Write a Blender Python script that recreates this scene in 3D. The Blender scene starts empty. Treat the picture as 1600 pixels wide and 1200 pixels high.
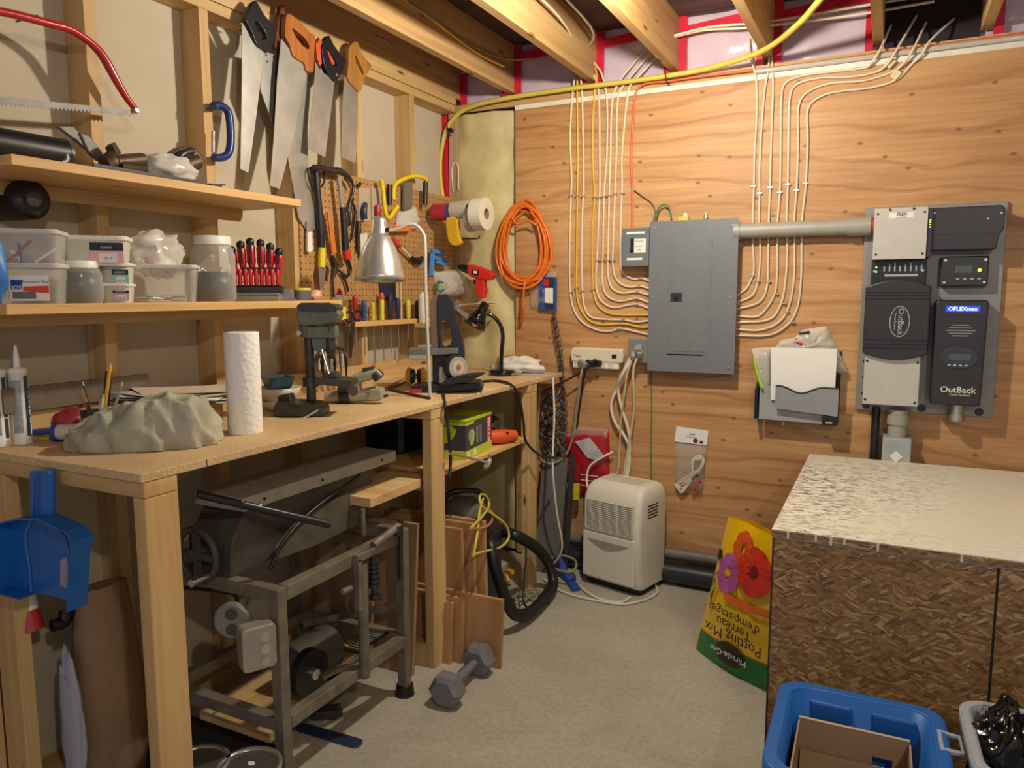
import bpy, bmesh, math, random
from mathutils import Matrix, Vector, noise as mnoise
random.seed(7)
SC = bpy.context.scene
COL = SC.collection
PI = math.pi

# ------------------------------------------------------------------ camera
F = 1172.8; YAW = .46503; PITCH = .1186; ROLL = -.00288
CP = Vector((0, 0, 1.39))
FW = Vector((-math.sin(YAW)*math.cos(PITCH), math.cos(YAW)*math.cos(PITCH), -math.sin(PITCH)))
_r = Vector((math.cos(YAW), math.sin(YAW), 0)); _u = _r.cross(FW)
RT = _r*math.cos(ROLL) + _u*math.sin(ROLL); UP = -_r*math.sin(ROLL) + _u*math.cos(ROLL)
cd = bpy.data.cameras.new('camera'); cam = bpy.data.objects.new('camera', cd); COL.objects.link(cam)
cam.matrix_world = Matrix(((RT.x, UP.x, -FW.x, CP.x), (RT.y, UP.y, -FW.y, CP.y), (RT.z, UP.z, -FW.z, CP.z), (0, 0, 0, 1)))
cd.sensor_width = 36; cd.lens = 36*F/1600; cd.clip_start = .02
SC.camera = cam

# ------------------------------------------------------------------ light and exposure
w = bpy.data.worlds.new('world'); SC.world = w; w.use_nodes = True
w.node_tree.nodes['Background'].inputs[0].default_value = (.62, .7, 1, 1)
w.node_tree.nodes['Background'].inputs[1].default_value = .38
BULBS = [((-.74, 2.34, 2.40), 58, (1, .92, .77)), ((.9, -.3, 2.40), 44, (1, .93, .8))]  # first hangs over the bench; second is an added fill lamp
SC.view_settings.view_transform = 'Standard'
SC.view_settings.look = 'None'
SC.view_settings.exposure = .6
SC.view_settings.gamma = 1
SC.view_settings.use_curve_mapping = False

YB = 3.516       # room face of the plywood wall
XL = -2.17       # back of the drywall between the studs of the left wall
XS = -2.08       # room face of those studs

def ray(px, py): return FW*F + RT*(px-800) + UP*(600-py)
def fz(px, py, z): d = ray(px, py); return CP + d*((z-CP.z)/d.z)
def bw(px, py, o=0): d = ray(px, py); return CP + d*((YB-o)/d.y)
def lw(px, py, o=0): d = ray(px, py); return CP + d*((XS+o)/d.x)
def lx(px, py, x): d = ray(px, py); return CP + d*(x/d.x)
def by(px, py, y): d = ray(px, py); return CP + d*(y/d.y)
def buv(pts, o=0): return [(p.x, p.z) for p in (bw(x, y, o) for x, y in pts)]
def luv(pts, o=0): return [(p.y, p.z) for p in (lw(x, y, o) for x, y in pts)]

# frames: local x = right as seen from the room, local y = up, local z = out of the wall
def FBK(o=0): return Matrix(((1, 0, 0, 0), (0, 0, -1, YB-o), (0, 1, 0, 0), (0, 0, 0, 1)))
def FLF(o=0): return Matrix(((0, 0, 1, XS+o), (1, 0, 0, 0), (0, 1, 0, 0), (0, 0, 0, 1)))
def T(x, y, z): return Matrix.Translation((x, y, z))
def RZ(a): return Matrix.Rotation(math.radians(a), 4, 'Z')
def RX(a): return Matrix.Rotation(math.radians(a), 4, 'X')
def RY(a): return Matrix.Rotation(math.radians(a), 4, 'Y')
def S(x, y, z): return Matrix.Diagonal((x, y, z, 1))
def frame(o, xd, yd):
    x = Vector(xd).normalized(); z = x.cross(Vector(yd)).normalized(); y = z.cross(x)
    return Matrix(((x.x, y.x, z.x, o[0]), (x.y, y.y, z.y, o[1]), (x.z, y.z, z.z, o[2]), (0, 0, 0, 1)))

# ------------------------------------------------------------------ materials
def lin(c):
    if isinstance(c, str): c = [int(c[i:i+2], 16) for i in (0, 2, 4)]
    return tuple((x/12.92 if x <= .04045 else ((x+.055)/1.055)**2.4) for x in (v/255 for v in c)) + (1,)
MC = {}
def newmat(name):
    m = bpy.data.materials.new(name); m.use_nodes = True
    nt = m.node_tree; return m, nt, nt.nodes['Principled BSDF']
def coords(nt, sc=(1, 1, 1), rot=(0, 0, 0)):
    tc = nt.nodes.new('ShaderNodeTexCoord'); mp = nt.nodes.new('ShaderNodeMapping')
    mp.inputs['Scale'].default_value = sc; mp.inputs['Rotation'].default_value = rot
    nt.links.new(tc.outputs['Object'], mp.inputs['Vector']); return mp.outputs[0]
def tnoise(nt, vec, scale, detail=4, rough=.55, dist=0):
    n = nt.nodes.new('ShaderNodeTexNoise'); nt.links.new(vec, n.inputs['Vector'])
    n.inputs['Scale'].default_value = scale; n.inputs['Detail'].default_value = detail
    n.inputs['Roughness'].default_value = rough; n.inputs['Distortion'].default_value = dist
    return n
def ramp(nt, fac, stops):
    r = nt.nodes.new('ShaderNodeValToRGB'); nt.links.new(fac, r.inputs[0])
    e = r.color_ramp.elements
    e[0].position, e[0].color = stops[0]; e[1].position, e[1].color = stops[-1]
    for p, c in stops[1:-1]: x = e.new(p); x.color = c
    return r.outputs[0]
def mixc(nt, fac, a, b, mode='MIX'):
    m = nt.nodes.new('ShaderNodeMix'); m.data_type = 'RGBA'; m.blend_type = mode
    for s, v in ((m.inputs[0], fac), (m.inputs[6], a), (m.inputs[7], b)):
        if isinstance(v, (int, float, tuple)): s.default_value = v
        else: nt.links.new(v, s)
    return m.outputs[2]
def bump(nt, b, h, s, d=.002):
    n = nt.nodes.new('ShaderNodeBump'); n.inputs['Strength'].default_value = s; n.inputs['Distance'].default_value = d
    nt.links.new(h, n.inputs['Height']); nt.links.new(n.outputs[0], b.inputs['Normal'])
def shade(c, k): return tuple(min(1, v*k) for v in c[:3]) + (1,)
def mat(name, col, rough=.5, metal=0, var=.12, vs=14, bmp=0, emit=0, coat=0):
    if name in MC: return MC[name]
    m, nt, b = newmat(name); c = lin(col)
    b.inputs['Roughness'].default_value = rough; b.inputs['Metallic'].default_value = metal
    b.inputs['Coat Weight'].default_value = coat
    if var or bmp:
        n = tnoise(nt, coords(nt), vs, 5)
        if var:
            o = ramp(nt, n.outputs[0], [(.3, shade(c, 1-var)), (.7, shade(c, 1+var))]); nt.links.new(o, b.inputs['Base Color'])
        if bmp: bump(nt, b, n.outputs[0], bmp)
    if not var: b.inputs['Base Color'].default_value = c
    if emit: b.inputs['Emission Color'].default_value = c; b.inputs['Emission Strength'].default_value = emit
    MC[name] = m; return m
def wood(name, a, b_, axis='z', rough=.62, knots=True, dens=1.0, kcol='6b4424'):
    if name in MC: return MC[name]
    m, nt, b = newmat(name); ca, cb = lin(a), lin(b_)
    st = {'x': (1.2, 26, 26), 'y': (26, 1.2, 26), 'z': (26, 26, 1.2)}[axis]
    v = coords(nt, tuple(s*dens for s in st)); n = tnoise(nt, v, 1.0, 5, .6, .6)
    v2 = coords(nt, tuple(s*.22*dens for s in st)); n2 = tnoise(nt, v2, 1.0, 3, .5, 1.2)
    o = ramp(nt, n.outputs[0], [(.32, cb), (.62, ca)])
    o2 = ramp(nt, n2.outputs[0], [(.3, shade(ca, .82)), (.7, (1, 1, 1, 1))])
    o = mixc(nt, .55, o, o2, 'MULTIPLY')
    if knots:
        k = {'x': (3.2, 11, 11), 'y': (11, 3.2, 11), 'z': (11, 11, 3.2)}[axis]
        vo = nt.nodes.new('ShaderNodeTexVoronoi'); nt.links.new(coords(nt, k), vo.inputs['Vector']); vo.inputs['Scale'].default_value = 1
        kf = ramp(nt, vo.outputs['Distance'], [(.05, (1, 1, 1, 1)), (.13, (0, 0, 0, 1))])
        o = mixc(nt, kf, o, lin(kcol))
    nt.links.new(o, b.inputs['Base Color']); b.inputs['Roughness'].default_value = rough
    bump(nt, b, n.outputs[0], .25, .001)
    MC[name] = m; return m
def plywood():
    if 'plywood' in MC: return MC['plywood']
    m, nt, b = newmat('plywood')
    v = coords(nt, (.55, 1, 6.5)); n = tnoise(nt, v, 1.6, 6, .62, 1.6)
    wv = nt.nodes.new('ShaderNodeTexWave'); wv.wave_type = 'BANDS'; wv.bands_direction = 'Z'
    nt.links.new(coords(nt, (.25, 1, 1.0)), wv.inputs['Vector'])
    wv.inputs['Scale'].default_value = 2.4; wv.inputs['Distortion'].default_value = 14; wv.inputs['Detail'].default_value = 3; wv.inputs['Detail Scale'].default_value = 1.1
    base = ramp(nt, n.outputs[0], [(.28, lin('b58858')), (.5, lin('c99d69')), (.74, lin('d3ad7b'))])
    lines = ramp(nt, wv.outputs[0], [(.0, lin('b08a66')), (.10, (1, 1, 1, 1))])
    o = mixc(nt, .34, base, lines, 'MULTIPLY')
    fine = tnoise(nt, coords(nt, (3, 3, 90)), 1, 3)
    o = mixc(nt, .25, o, ramp(nt, fine.outputs[0], [(.35, lin('b98c62')), (.65, (1, 1, 1, 1))]), 'MULTIPLY')
    big = tnoise(nt, coords(nt, (.9, 1, 1.2)), 1, 2); o = mixc(nt, .5, o, ramp(nt, big.outputs[0], [(.35, lin('d2b496')), (.65, (1, 1, 1, 1))]), 'MULTIPLY')
    vo = nt.nodes.new('ShaderNodeTexVoronoi'); vo.voronoi_dimensions = '2D'; sk = nt.nodes.new('ShaderNodeSeparateXYZ'); ck = nt.nodes.new('ShaderNodeCombineXYZ'); nt.links.new(coords(nt, (3.2, 3, 5.2)), sk.inputs[0]); nt.links.new(sk.outputs[0], ck.inputs[0]); nt.links.new(sk.outputs[2], ck.inputs[1]); nt.links.new(ck.outputs[0], vo.inputs['Vector']); vo.inputs['Scale'].default_value = 1.25
    kf = ramp(nt, vo.outputs['Distance'], [(.02, (.8, .8, .8, 1)), (.06, (0, 0, 0, 1))])
    o = mixc(nt, kf, o, lin('6e4526'))
    nt.links.new(o, b.inputs['Base Color']); b.inputs['Roughness'].default_value = .55
    bump(nt, b, fine.outputs[0], .15, .001)
    MC['plywood'] = m; return m
def osb(name='osb', dark=1.0):
    if name in MC: return MC[name]
    m, nt, b = newmat(name); cols = []; hs = []
    for i, (ax, az, sx, sz) in enumerate(((0, .5, 26, 150), (0, -.6, 30, 165), (0, .05, 24, 150))):
        v = coords(nt, (1/sx, 1/sx, 1/sz), (0, az, 0)); v.node.vector_type = 'TEXTURE'
        vo = nt.nodes.new('ShaderNodeTexVoronoi'); nt.links.new(v, vo.inputs['Vector']); vo.inputs['Scale'].default_value = 1
        sp = nt.nodes.new('ShaderNodeSeparateColor'); nt.links.new(vo.outputs['Color'], sp.inputs[0])
        cols.append(ramp(nt, sp.outputs[0], [(.0, shade(lin('6e4c30'), dark)), (.4, shade(lin('8e6a42'), dark)), (.8, shade(lin('a88050'), dark)), (1, shade(lin('c6aa72'), dark))])); hs.append(sp.outputs[1])
    sel = tnoise(nt, coords(nt, (22, 22, 30)), 1, 2); o = mixc(nt, ramp(nt, sel.outputs[0], [(.47, (0, 0, 0, 1)), (.5, (1, 1, 1, 1))]), cols[0], cols[1])
    sel2 = tnoise(nt, coords(nt, (17, 20, 26)), 1.1, 2); o = mixc(nt, ramp(nt, sel2.outputs[0], [(.52, (0, 0, 0, 1)), (.55, (1, 1, 1, 1))]), o, cols[2])
    nt.links.new(o, b.inputs['Base Color']); b.inputs['Roughness'].default_value = .55; bump(nt, b, hs[0], .25, .001)
    MC[name] = m; return m
def clear(name='clear_plastic', col='e8e8e4', op=.22, rough=.12):
    if name in MC: return MC[name]
    m, nt, b = newmat(name); b.inputs['Base Color'].default_value = lin(col); b.inputs['Roughness'].default_value = rough
    t = nt.nodes.new('ShaderNodeBsdfTransparent'); mx = nt.nodes.new('ShaderNodeMixShader')
    fr = nt.nodes.new('ShaderNodeLayerWeight'); fr.inputs[0].default_value = .25
    mr = nt.nodes.new('ShaderNodeMapRange'); nt.links.new(fr.outputs['Facing'], mr.inputs[0]); mr.inputs[3].default_value = op; mr.inputs[4].default_value = min(1, op+.45)
    nt.links.new(mr.outputs[0], mx.inputs[0]); nt.links.new(t.outputs[0], mx.inputs[1]); nt.links.new(b.outputs[0], mx.inputs[2])
    n = tnoise(nt, coords(nt), 30, 3); bump(nt, b, n.outputs[0], .3, .004)
    nt.links.new(mx.outputs[0], nt.nodes['Material Output'].inputs[0]); MC[name] = m; return m
def steel(name='steel', col='b4b4b2', rough=.32, var=.15): return mat(name, col, rough, .9, var, 22)

# ------------------------------------------------------------------ mesh builder
class MB:
    def __init__(s, M=None): s.v = []; s.f = []; s.sm = []; s.M = M or Matrix()
    def add(s, vs, fs, sm=False, M=None):
        X = s.M @ M if M else s.M; n = len(s.v)
        s.v += [X @ Vector(p) for p in vs]; s.f += [[i+n for i in f] for f in fs]
        s.sm += [sm]*len(fs); return s
    def box(s, lo, hi, M=None):
        x0, y0, z0 = lo; x1, y1, z1 = hi
        return s.add([(x0, y0, z0), (x1, y0, z0), (x1, y1, z0), (x0, y1, z0), (x0, y0, z1), (x1, y0, z1), (x1, y1, z1), (x0, y1, z1)],
                     [(0, 3, 2, 1), (4, 5, 6, 7), (0, 1, 5, 4), (1, 2, 6, 5), (2, 3, 7, 6), (3, 0, 4, 7)], False, M)
    def cbox(s, c, d, M=None): return s.box([c[i]-d[i]/2 for i in range(3)], [c[i]+d[i]/2 for i in range(3)], M)
    def bar(s, a, b, wd, ht, up=(0, 0, 1)):          # rectangular bar from a to b
        a, b = Vector(a), Vector(b); d = b-a; M = frame(a, d, up)
        return s.box((0, -ht/2, -wd/2), (d.length, ht/2, wd/2), M)
    def cyl(s, a, b, r0, r1=None, n=16, cap=True):
        a, b = Vector(a), Vector(b); r1 = r0 if r1 is None else r1; d = (b-a)
        q = d.to_track_quat('Z', 'Y').to_matrix(); vs = []
        for p, r in ((a, r0), (b, r1)):
            vs += [p + q @ Vector((r*math.cos(t), r*math.sin(t), 0)) for t in (2*PI*i/n for i in range(n))]
        s.add(vs, [(i, (i+1) % n, n+(i+1) % n, n+i) for i in range(n)], True)
        if cap: s.add(vs, [tuple(range(n-1, -1, -1)), tuple(range(n, 2*n))])
        return s
    def lathe(s, prof, M=None, n=24, seg=1.0, smooth=True, caps=True):   # prof: (r, z) upwards
        vs = []; k = len(prof)
        for r, z in prof: vs += [(r*math.cos(2*PI*seg*i/n), r*math.sin(2*PI*seg*i/n), z) for i in range(n)]
        fs = []
        for j in range(k-1):
            for i in range(n if seg == 1 else n-1): fs.append((j*n+i, j*n+(i+1) % n, (j+1)*n+(i+1) % n, (j+1)*n+i))
        s.add(vs, fs, smooth, M)
        if caps and seg == 1:
            if prof[0][0] > 1e-5: s.add(vs[:n], [tuple(range(n-1, -1, -1))], False, M)
            if prof[-1][0] > 1e-5: s.add(vs[-n:], [tuple(range(n))], False, M)
        return s
    def prism(s, poly, t, z0=0, M=None, holes=()):
        bm = bmesh.new(); loops = []
        for lp in [poly]+list(holes):
            vv = [bm.verts.new((x, y, 0)) for x, y in lp]; loops.append(vv)
            for i in range(len(vv)): bm.edges.new((vv[i], vv[(i+1) % len(vv)]))
        if holes:
            bmesh.ops.triangle_fill(bm, edges=bm.edges[:], use_beauty=True, normal=(0, 0, 1))
        else:
            try: bm.faces.new(loops[0])
            except Exception: pass
        bm.verts.index_update(); n = len(bm.verts); vs = [(v.co.x, v.co.y) for v in bm.verts]
        fs = []
        for f in bm.faces:
            idx = [v.index for v in f.verts]
            if f.normal.z == 0: f.normal_update()
            f.normal_update()
            if f.normal.z < 0: idx.reverse()
            fs.append(tuple(i+n for i in idx)); fs.append(tuple(reversed(idx)))
        for li, lv in enumerate(loops):
            ar = sum(lv[i].co.x*lv[(i+1) % len(lv)].co.y - lv[(i+1) % len(lv)].co.x*lv[i].co.y for i in range(len(lv)))
            for i in range(len(lv)):
                a, b = lv[i].index, lv[(i+1) % len(lv)].index
                q = (a, b, b+n, a+n)
                if (ar < 0) != (li > 0): q = tuple(reversed(q))
                fs.append(q)
        bm.free()
        return s.add([(x, y, z0) for x, y in vs]+[(x, y, z0+t) for x, y in vs], fs, False, M)
    def tube(s, pts, r, n=8, sub=4, closed=False, cap=True, flat=1.0):
        P = [Vector(p) for p in pts]
        if sub > 1 and len(P) > 2: P = spline(P, sub, closed)
        k = len(P); R = r if isinstance(r, (list, tuple)) else None
        vs = []; nv = None
        for i in range(k):
            a = P[i-1] if (i > 0 or closed) else P[i]; b = P[(i+1) % k] if (i < k-1 or closed) else P[i]
            t = (b-a).normalized() if (b-a).length > 1e-9 else Vector((0, 0, 1))
            if nv is None:
                nv = t.orthogonal().normalized()
                if abs(t.z) < .9 and flat != 1: nv = t.cross(Vector((0, 0, 1))).normalized()
            else:
                nv = nv - t*nv.dot(t); nv = nv.normalized() if nv.length > 1e-6 else t.orthogonal().normalized()
            bn = t.cross(nv)
            rr = R[min(len(R)-1, int(round(i*(len(R)-1)/(k-1))))] if R else r
            if R:
                u = i*(len(R)-1)/(k-1); j = min(int(u), len(R)-2); rr = R[j]+(R[j+1]-R[j])*(u-j)
            vs += [P[i] + (nv*math.cos(2*PI*q/n)*flat + bn*math.sin(2*PI*q/n))*rr for q in range(n)]
        fs = [(i*n+q, i*n+(q+1) % n, ((i+1) % k)*n+(q+1) % n, ((i+1) % k)*n+q) for i in range(k if closed else k-1) for q in range(n)]
        s.add(vs, fs, True)
        if cap and not closed: s.add(vs, [tuple(range(n-1, -1, -1)), tuple(range((k-1)*n, k*n))])
        return s
    def ball(s, c, r, M=None, n=14, m=8):
        r = r if isinstance(r, (tuple, list)) else (r, r, r); vs = []; c = Vector(c)
        for j in range(m+1):
            th = PI*j/m
            vs += [(c.x+r[0]*math.sin(th)*math.cos(2*PI*i/n), c.y+r[1]*math.sin(th)*math.sin(2*PI*i/n), c.z-r[2]*math.cos(th)) for i in range(n)]
        return s.add(vs, [(j*n+i, j*n+(i+1) % n, (j+1)*n+(i+1) % n, (j+1)*n+i) for j in range(m) for i in range(n)], True, M)
    def loft(s, rings, cap=True, smooth=True, closed=False, M=None):
        n = len(rings[0]); vs = [p for rg in rings for p in rg]; k = len(rings)
        fs = [(j*n+i, j*n+(i+1) % n, ((j+1) % k)*n+(i+1) % n, ((j+1) % k)*n+i) for j in range(k if closed else k-1) for i in range(n)]
        s.add(vs, fs, smooth, M)
        if cap and not closed: s.add(list(rings[0]), [tuple(range(n-1, -1, -1))], False, M); s.add(list(rings[-1]), [tuple(range(n))], False, M)
        return s
    def build(s, name, m, parent=None, bev=0, solid=0, sub=0):
        me = bpy.data.meshes.new(name)
        Wi = WM[parent.name].inverted() if parent is not None and parent.name in WM else Matrix()
        me.from_pydata([Wi @ p for p in s.v], [], s.f)
        me.polygons.foreach_set('use_smooth', s.sm)
        if isinstance(m, str): m = MC[m]
        me.materials.append(m); me.update()
        o = bpy.data.objects.new(name, me); COL.objects.link(o)
        if parent is not None:
            o.parent = parent; WM[o.name] = WM.get(parent.name, Matrix())
        if bev:
            b = o.modifiers.new('bevel', 'BEVEL'); b.width = bev; b.segments = 2; b.limit_method = 'ANGLE'; b.angle_limit = .7; b.use_clamp_overlap = True
        if solid: sm_ = o.modifiers.new('solid', 'SOLIDIFY'); sm_.thickness = solid; sm_.offset = 0
        if sub: ss = o.modifiers.new('sub', 'SUBSURF'); ss.levels = sub; ss.render_levels = sub
        return o
WM = {}
def spline(P, sub, closed=False):
    out = []; k = len(P)
    for i in range(k if closed else k-1):
        p0 = P[(i-1) % k] if (closed or i > 0) else P[0]*2-P[1]
        p1, p2 = P[i], P[(i+1) % k]
        p3 = P[(i+2) % k] if (closed or i < k-2) else P[k-1]*2-P[k-2]
        for j in range(sub):
            t = j/sub
            out.append(.5*((2*p1)+(p2-p0)*t+(2*p0-5*p1+4*p2-p3)*t*t+(3*p1-p0-3*p2+p3)*t**3))
    if not closed: out.append(P[-1].copy())
    return out
def tag(o, label, cat, group=None):
    o['label'] = label; o['category'] = cat
    if group: o['group'] = group
    return o
def thing(name, label, cat, loc=(0, 0, 0), M=None, group=None):
    o = bpy.data.objects.new(name, None); COL.objects.link(o); o.empty_display_size = .05
    X = M if M is not None else Matrix.Translation(Vector(loc))
    o.matrix_world = X; WM[o.name] = X.copy()
    return tag(o, label, cat, group)
def one(mb, name, m, label, cat, bev=0, group=None, origin=None, **k):
    # a thing that is a single mesh, its origin at its own base
    vs = mb.v; c = Vector((sum(p.x for p in vs)/len(vs), sum(p.y for p in vs)/len(vs), min(p.z for p in vs)))
    mb.v = [p-c for p in vs]; o = mb.build(name, m, None, bev, **k); o.location = c; WM[o.name] = Matrix.Translation(c)
    return tag(o, label, cat, group)
def struct(o): o['kind'] = 'structure'; return o
def part(name, m, parent, fn, M=None, bev=0, label=None, **k):
    b = MB(M); fn(b); o = b.build(name, m, parent, bev, **k)
    if label: o['label'] = label
    return o
def text(body, M, size, m, parent, name='lettering', ext=.0004, align='CENTER', label=None, sx=1.0, bold=0):
    cu = bpy.data.curves.new(name, 'FONT'); cu.body = body; cu.size = size; cu.extrude = ext; cu.align_x = align; cu.align_y = 'CENTER'; cu.resolution_u = 2; cu.offset = bold
    to = bpy.data.objects.new(name, cu); me = bpy.data.meshes.new_from_object(to); me.name = name
    bpy.data.objects.remove(to); bpy.data.curves.remove(cu)
    X = (WM[parent.name].inverted() if parent.name in WM else Matrix()) @ M @ S(sx, 1, 1)
    me.transform(X); me.materials.clear(); me.materials.append(MC[m] if isinstance(m, str) else m)
    o = bpy.data.objects.new(name, me); COL.objects.link(o); o.parent = parent; WM[o.name] = WM.get(parent.name, Matrix())
    if label: o['label'] = label
    return o
def copy_tree(o, parent=None):
    c = o.copy(); COL.objects.link(c); c.parent = parent
    for ch in list(o.children): copy_tree(ch, c)
    return c
def rrect(x0, y0, x1, y1, r, n=4):
    out = []
    for cx, cy, a in ((x1-r, y1-r, 0), (x0+r, y1-r, 90), (x0+r, y0+r, 180), (x1-r, y0+r, 270)):
        out += [(cx+r*math.cos(math.radians(a+90*i/n)), cy+r*math.sin(math.radians(a+90*i/n))) for i in range(n+1)]
    return out
def ell(cx, cy, rx, ry, n=20, a0=0, a1=360):
    return [(cx+rx*math.cos(math.radians(a0+(a1-a0)*i/n)), cy+ry*math.sin(math.radians(a0+(a1-a0)*i/n))) for i in range(n+(a1-a0 != 360))]

# ------------------------------------------------------------------ the setting
def floor_mat():
    m, nt, b = newmat('concrete')
    n = tnoise(nt, coords(nt), 2.2, 6, .6, .5); n2 = tnoise(nt, coords(nt), 60, 4)
    o = ramp(nt, n.outputs[0], [(.3, lin('a09a8a')), (.55, lin('b2ac9c')), (.75, lin('bdb7a8'))])
    o = mixc(nt, .25, o, ramp(nt, n2.outputs[0], [(.35, lin('a09a8c')), (.6, (1, 1, 1, 1))]), 'MULTIPLY')
    vo = nt.nodes.new('ShaderNodeTexVoronoi'); vo.feature = 'DISTANCE_TO_EDGE'; nn = tnoise(nt, coords(nt), 3, 4)
    nt.links.new(mixc(nt, .12, coords(nt), nn.outputs['Color']), vo.inputs['Vector']); vo.inputs['Scale'].default_value = .9
    o = mixc(nt, ramp(nt, vo.outputs['Distance'], [(.0, (.12, .12, .12, 1)), (.004, (0, 0, 0, 1))]), o, lin('7d766a'))
    nt.links.new(o, b.inputs['Base Color']); b.inputs['Roughness'].default_value = .42
    bump(nt, b, n2.outputs[0], .15, .002); return m

MC['concrete'] = floor_mat()
STUD = {a: wood('lumber_'+a, 'd8ba86', 'c8a26a', a, .6) for a in 'xyz'}
SHELFW = wood('pine_board', 'dfba7c', 'cc9f60', 'y', .5)
DARKJ = wood('joist_lumber', 'd2b07c', 'b8945f', 'y', .6)
plywood(); osb(); clear()
DRY = mat('drywall_paper', 'beb29c', .85, 0, .05, 5, .1)
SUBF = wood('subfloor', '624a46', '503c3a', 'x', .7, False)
POLY = clear('poly_film', 'e6d2e0', .62, .16)
RED = mat('red_sheathing_tape', 'c81f38', .3, 0, .15, 10, .2)
WHITE = mat('white_plastic', 'e6e4dc', .4, 0, .03)
BLACK = mat('black_plastic', '17171a', .4, 0, .15)
X1 = 1.95; Y0 = -1.6; ZC = 2.64

fl = MB().box((XL-.1, Y0, -.1), (X1, YB+.12, 0)).build('floor', 'concrete'); struct(fl)

# plywood wall: four sheets laid on their side, on a back wall with insulation left of them
wb = MB().box((XL-.1, YB+.10, 0), (X1, YB+.16, ZC)).build('wall_back', mat('foundation', '8a8478', .9)); struct(wb)
for x0, x1, z0, z1 in ((-1.741, .70, .012, 1.2178), (-1.741, .70, 1.2182, 2.33), (.7004, X1, .012, 1.2178), (.7004, X1, 1.2182, 2.33)):
    MB().box((x0, YB, z0), (x1, YB+.018, z1)).build('plywood_sheet', 'plywood', wb, .0005)
MB().box((-1.741, YB+.018, .0), (X1, YB+.1, .04)).build('bottom_plate', STUD['x'], wb)
MB().box((XL, YB+.01, 2.335), (X1, YB+.1, 2.375)).build('top_plate', STUD['x'], wb)
# yellow insulation behind film
def batt():
    b = MB(); nx, nz = 14, 60; g = []
    for j in range(nz+1):
        for i in range(nx+1):
            x = XL+.03+(.43-.03)*i/nx; z = .02+2.3*j/nz
            d = .022*mnoise.noise(Vector((x*7, 3, z*5)))+.012*mnoise.noise(Vector((x*20, 9, z*17))) - .03*(1-min(1, 4*min(i/nx, 1-i/nx)))
            g.append((x, YB+.012-d-.012, z))
    b.add(g, [(j*(nx+1)+i, j*(nx+1)+i+1, (j+1)*(nx+1)+i+1, (j+1)*(nx+1)+i) for j in range(nz) for i in range(nx)], True)
    return b
INS = mat('yellow_insulation', 'cbbd88', .6, 0, .18, 7, .5, coat=.5)
batt().build('insulation_batt', INS, wb)
MB().box((XL, YB-.012, 1.86), (XL+.036, YB+.02, 2.33)).build('corner_tape', RED, wb)
MB().box((XL, YB-.010, .02), (XL+.04, YB+.02, 1.86)).build('corner_stud', STUD['z'], wb)
MB().box((XL+.045, YB-.016, .02), (XL+.085, YB+.02, 2.33)).build('corner_stud', wood('corner_wood', 'c9a98c', 'b08e70', 'z'), wb)
t1 = MB().box((-1.741, YB-.006, 2.312), (X1, YB, 2.334)).build('trim_1', mat('white_strip', 'ddd6c6', .5)); struct(t1)

# left wall: drywall seen from behind, studs, double top plate
wl = MB().box((XL-.1, Y0, 0), (XL, YB+.1, ZC)).build('wall_left', DRY); struct(wl)
ys = 1.858-.406*8
while ys < YB-.08:
    if ys > Y0: MB().box((XL, ys, .038), (XS, ys+.038, 2.332)).build('stud', STUD['z'], wl, .002)
    ys += .406
MB().box((XL, Y0, 0), (XS, YB-.02, .038)).build('sole_plate', STUD['y'], wl, .002)
MB().box((XL, Y0, 2.332), (XS, YB-.02, 2.368)).build('top_plate', STUD['y'], wl, .002)
MB().box((XL, Y0, 2.370), (XS+.004, YB-.02, 2.406)).build('top_plate', STUD['y'], wl, .002)
wr = MB().box((X1, Y0, 0), (X1+.1, YB+.1, ZC)).build('wall_right', mat('drywall_painted', 'c9c0ae', .85)); struct(wr)

# ceiling: subfloor on joists
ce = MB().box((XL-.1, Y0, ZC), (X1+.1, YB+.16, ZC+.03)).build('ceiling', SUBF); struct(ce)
JX = [-2.12, -1.802, -1.36, -.962, -.549, -.118, .262, .68, 1.09, 1.5]
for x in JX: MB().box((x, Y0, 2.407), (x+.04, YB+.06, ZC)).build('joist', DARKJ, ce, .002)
# film over the rim joist in every bay, its edges taped red
def film(x0, x1):
    b = MB(); nx, nz = 12, 8; g = []
    for j in range(nz+1):
        for i in range(nx+1):
            x = x0+(x1-x0)*i/nx; z = 2.372+(ZC-2.372)*j/nz
            y = YB+.055+.018*mnoise.noise(Vector((x*9, 1, z*13)))+.012*mnoise.noise(Vector((x*26, 5, z*8)))
            g.append((x, y, z))
    return b.add(g, [(j*(nx+1)+i, j*(nx+1)+i+1, (j+1)*(nx+1)+i+1, (j+1)*(nx+1)+i) for j in range(nz) for i in range(nx)], True)
PINK = mat('pink_insulation', 'cdb3bd', .8, 0, .12, 9)
MB().box((XL, YB+.085, 2.372), (X1, YB+.1, ZC)).build('rim_insulation', PINK, ce)
for a, c in zip(JX, JX[1:]):
    if -.2 < a < 0: continue                      # open dark bay where the cables go in
    film(a+.04, c).build('vapor_film', POLY, ce)
    b = MB(); b.box((a+.04, YB+.03, 2.38), (a+.075, YB+.044, ZC)); b.build('tape_strip', RED, ce)
    b = MB(); b.box((c-.03, YB+.03, 2.38), (c, YB+.044, ZC)); b.build('tape_strip', RED, ce)
    b = MB(); b.box((a+.04, YB+.026, 2.565), (c, YB+.04, 2.605), T((a+c)/2, 0, 2.58) @ RY(-4) @ T(-(a+c)/2, 0, -2.58)); b.build('tape_strip', RED, ce)
MB().box((-.078, YB+.062, 2.372), (.262, YB+.084, ZC)).build('bay_shade_slab', mat('bay_shade', '2a2024', .9), ce)  # dark slab gives the open bay its shade as colour

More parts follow.
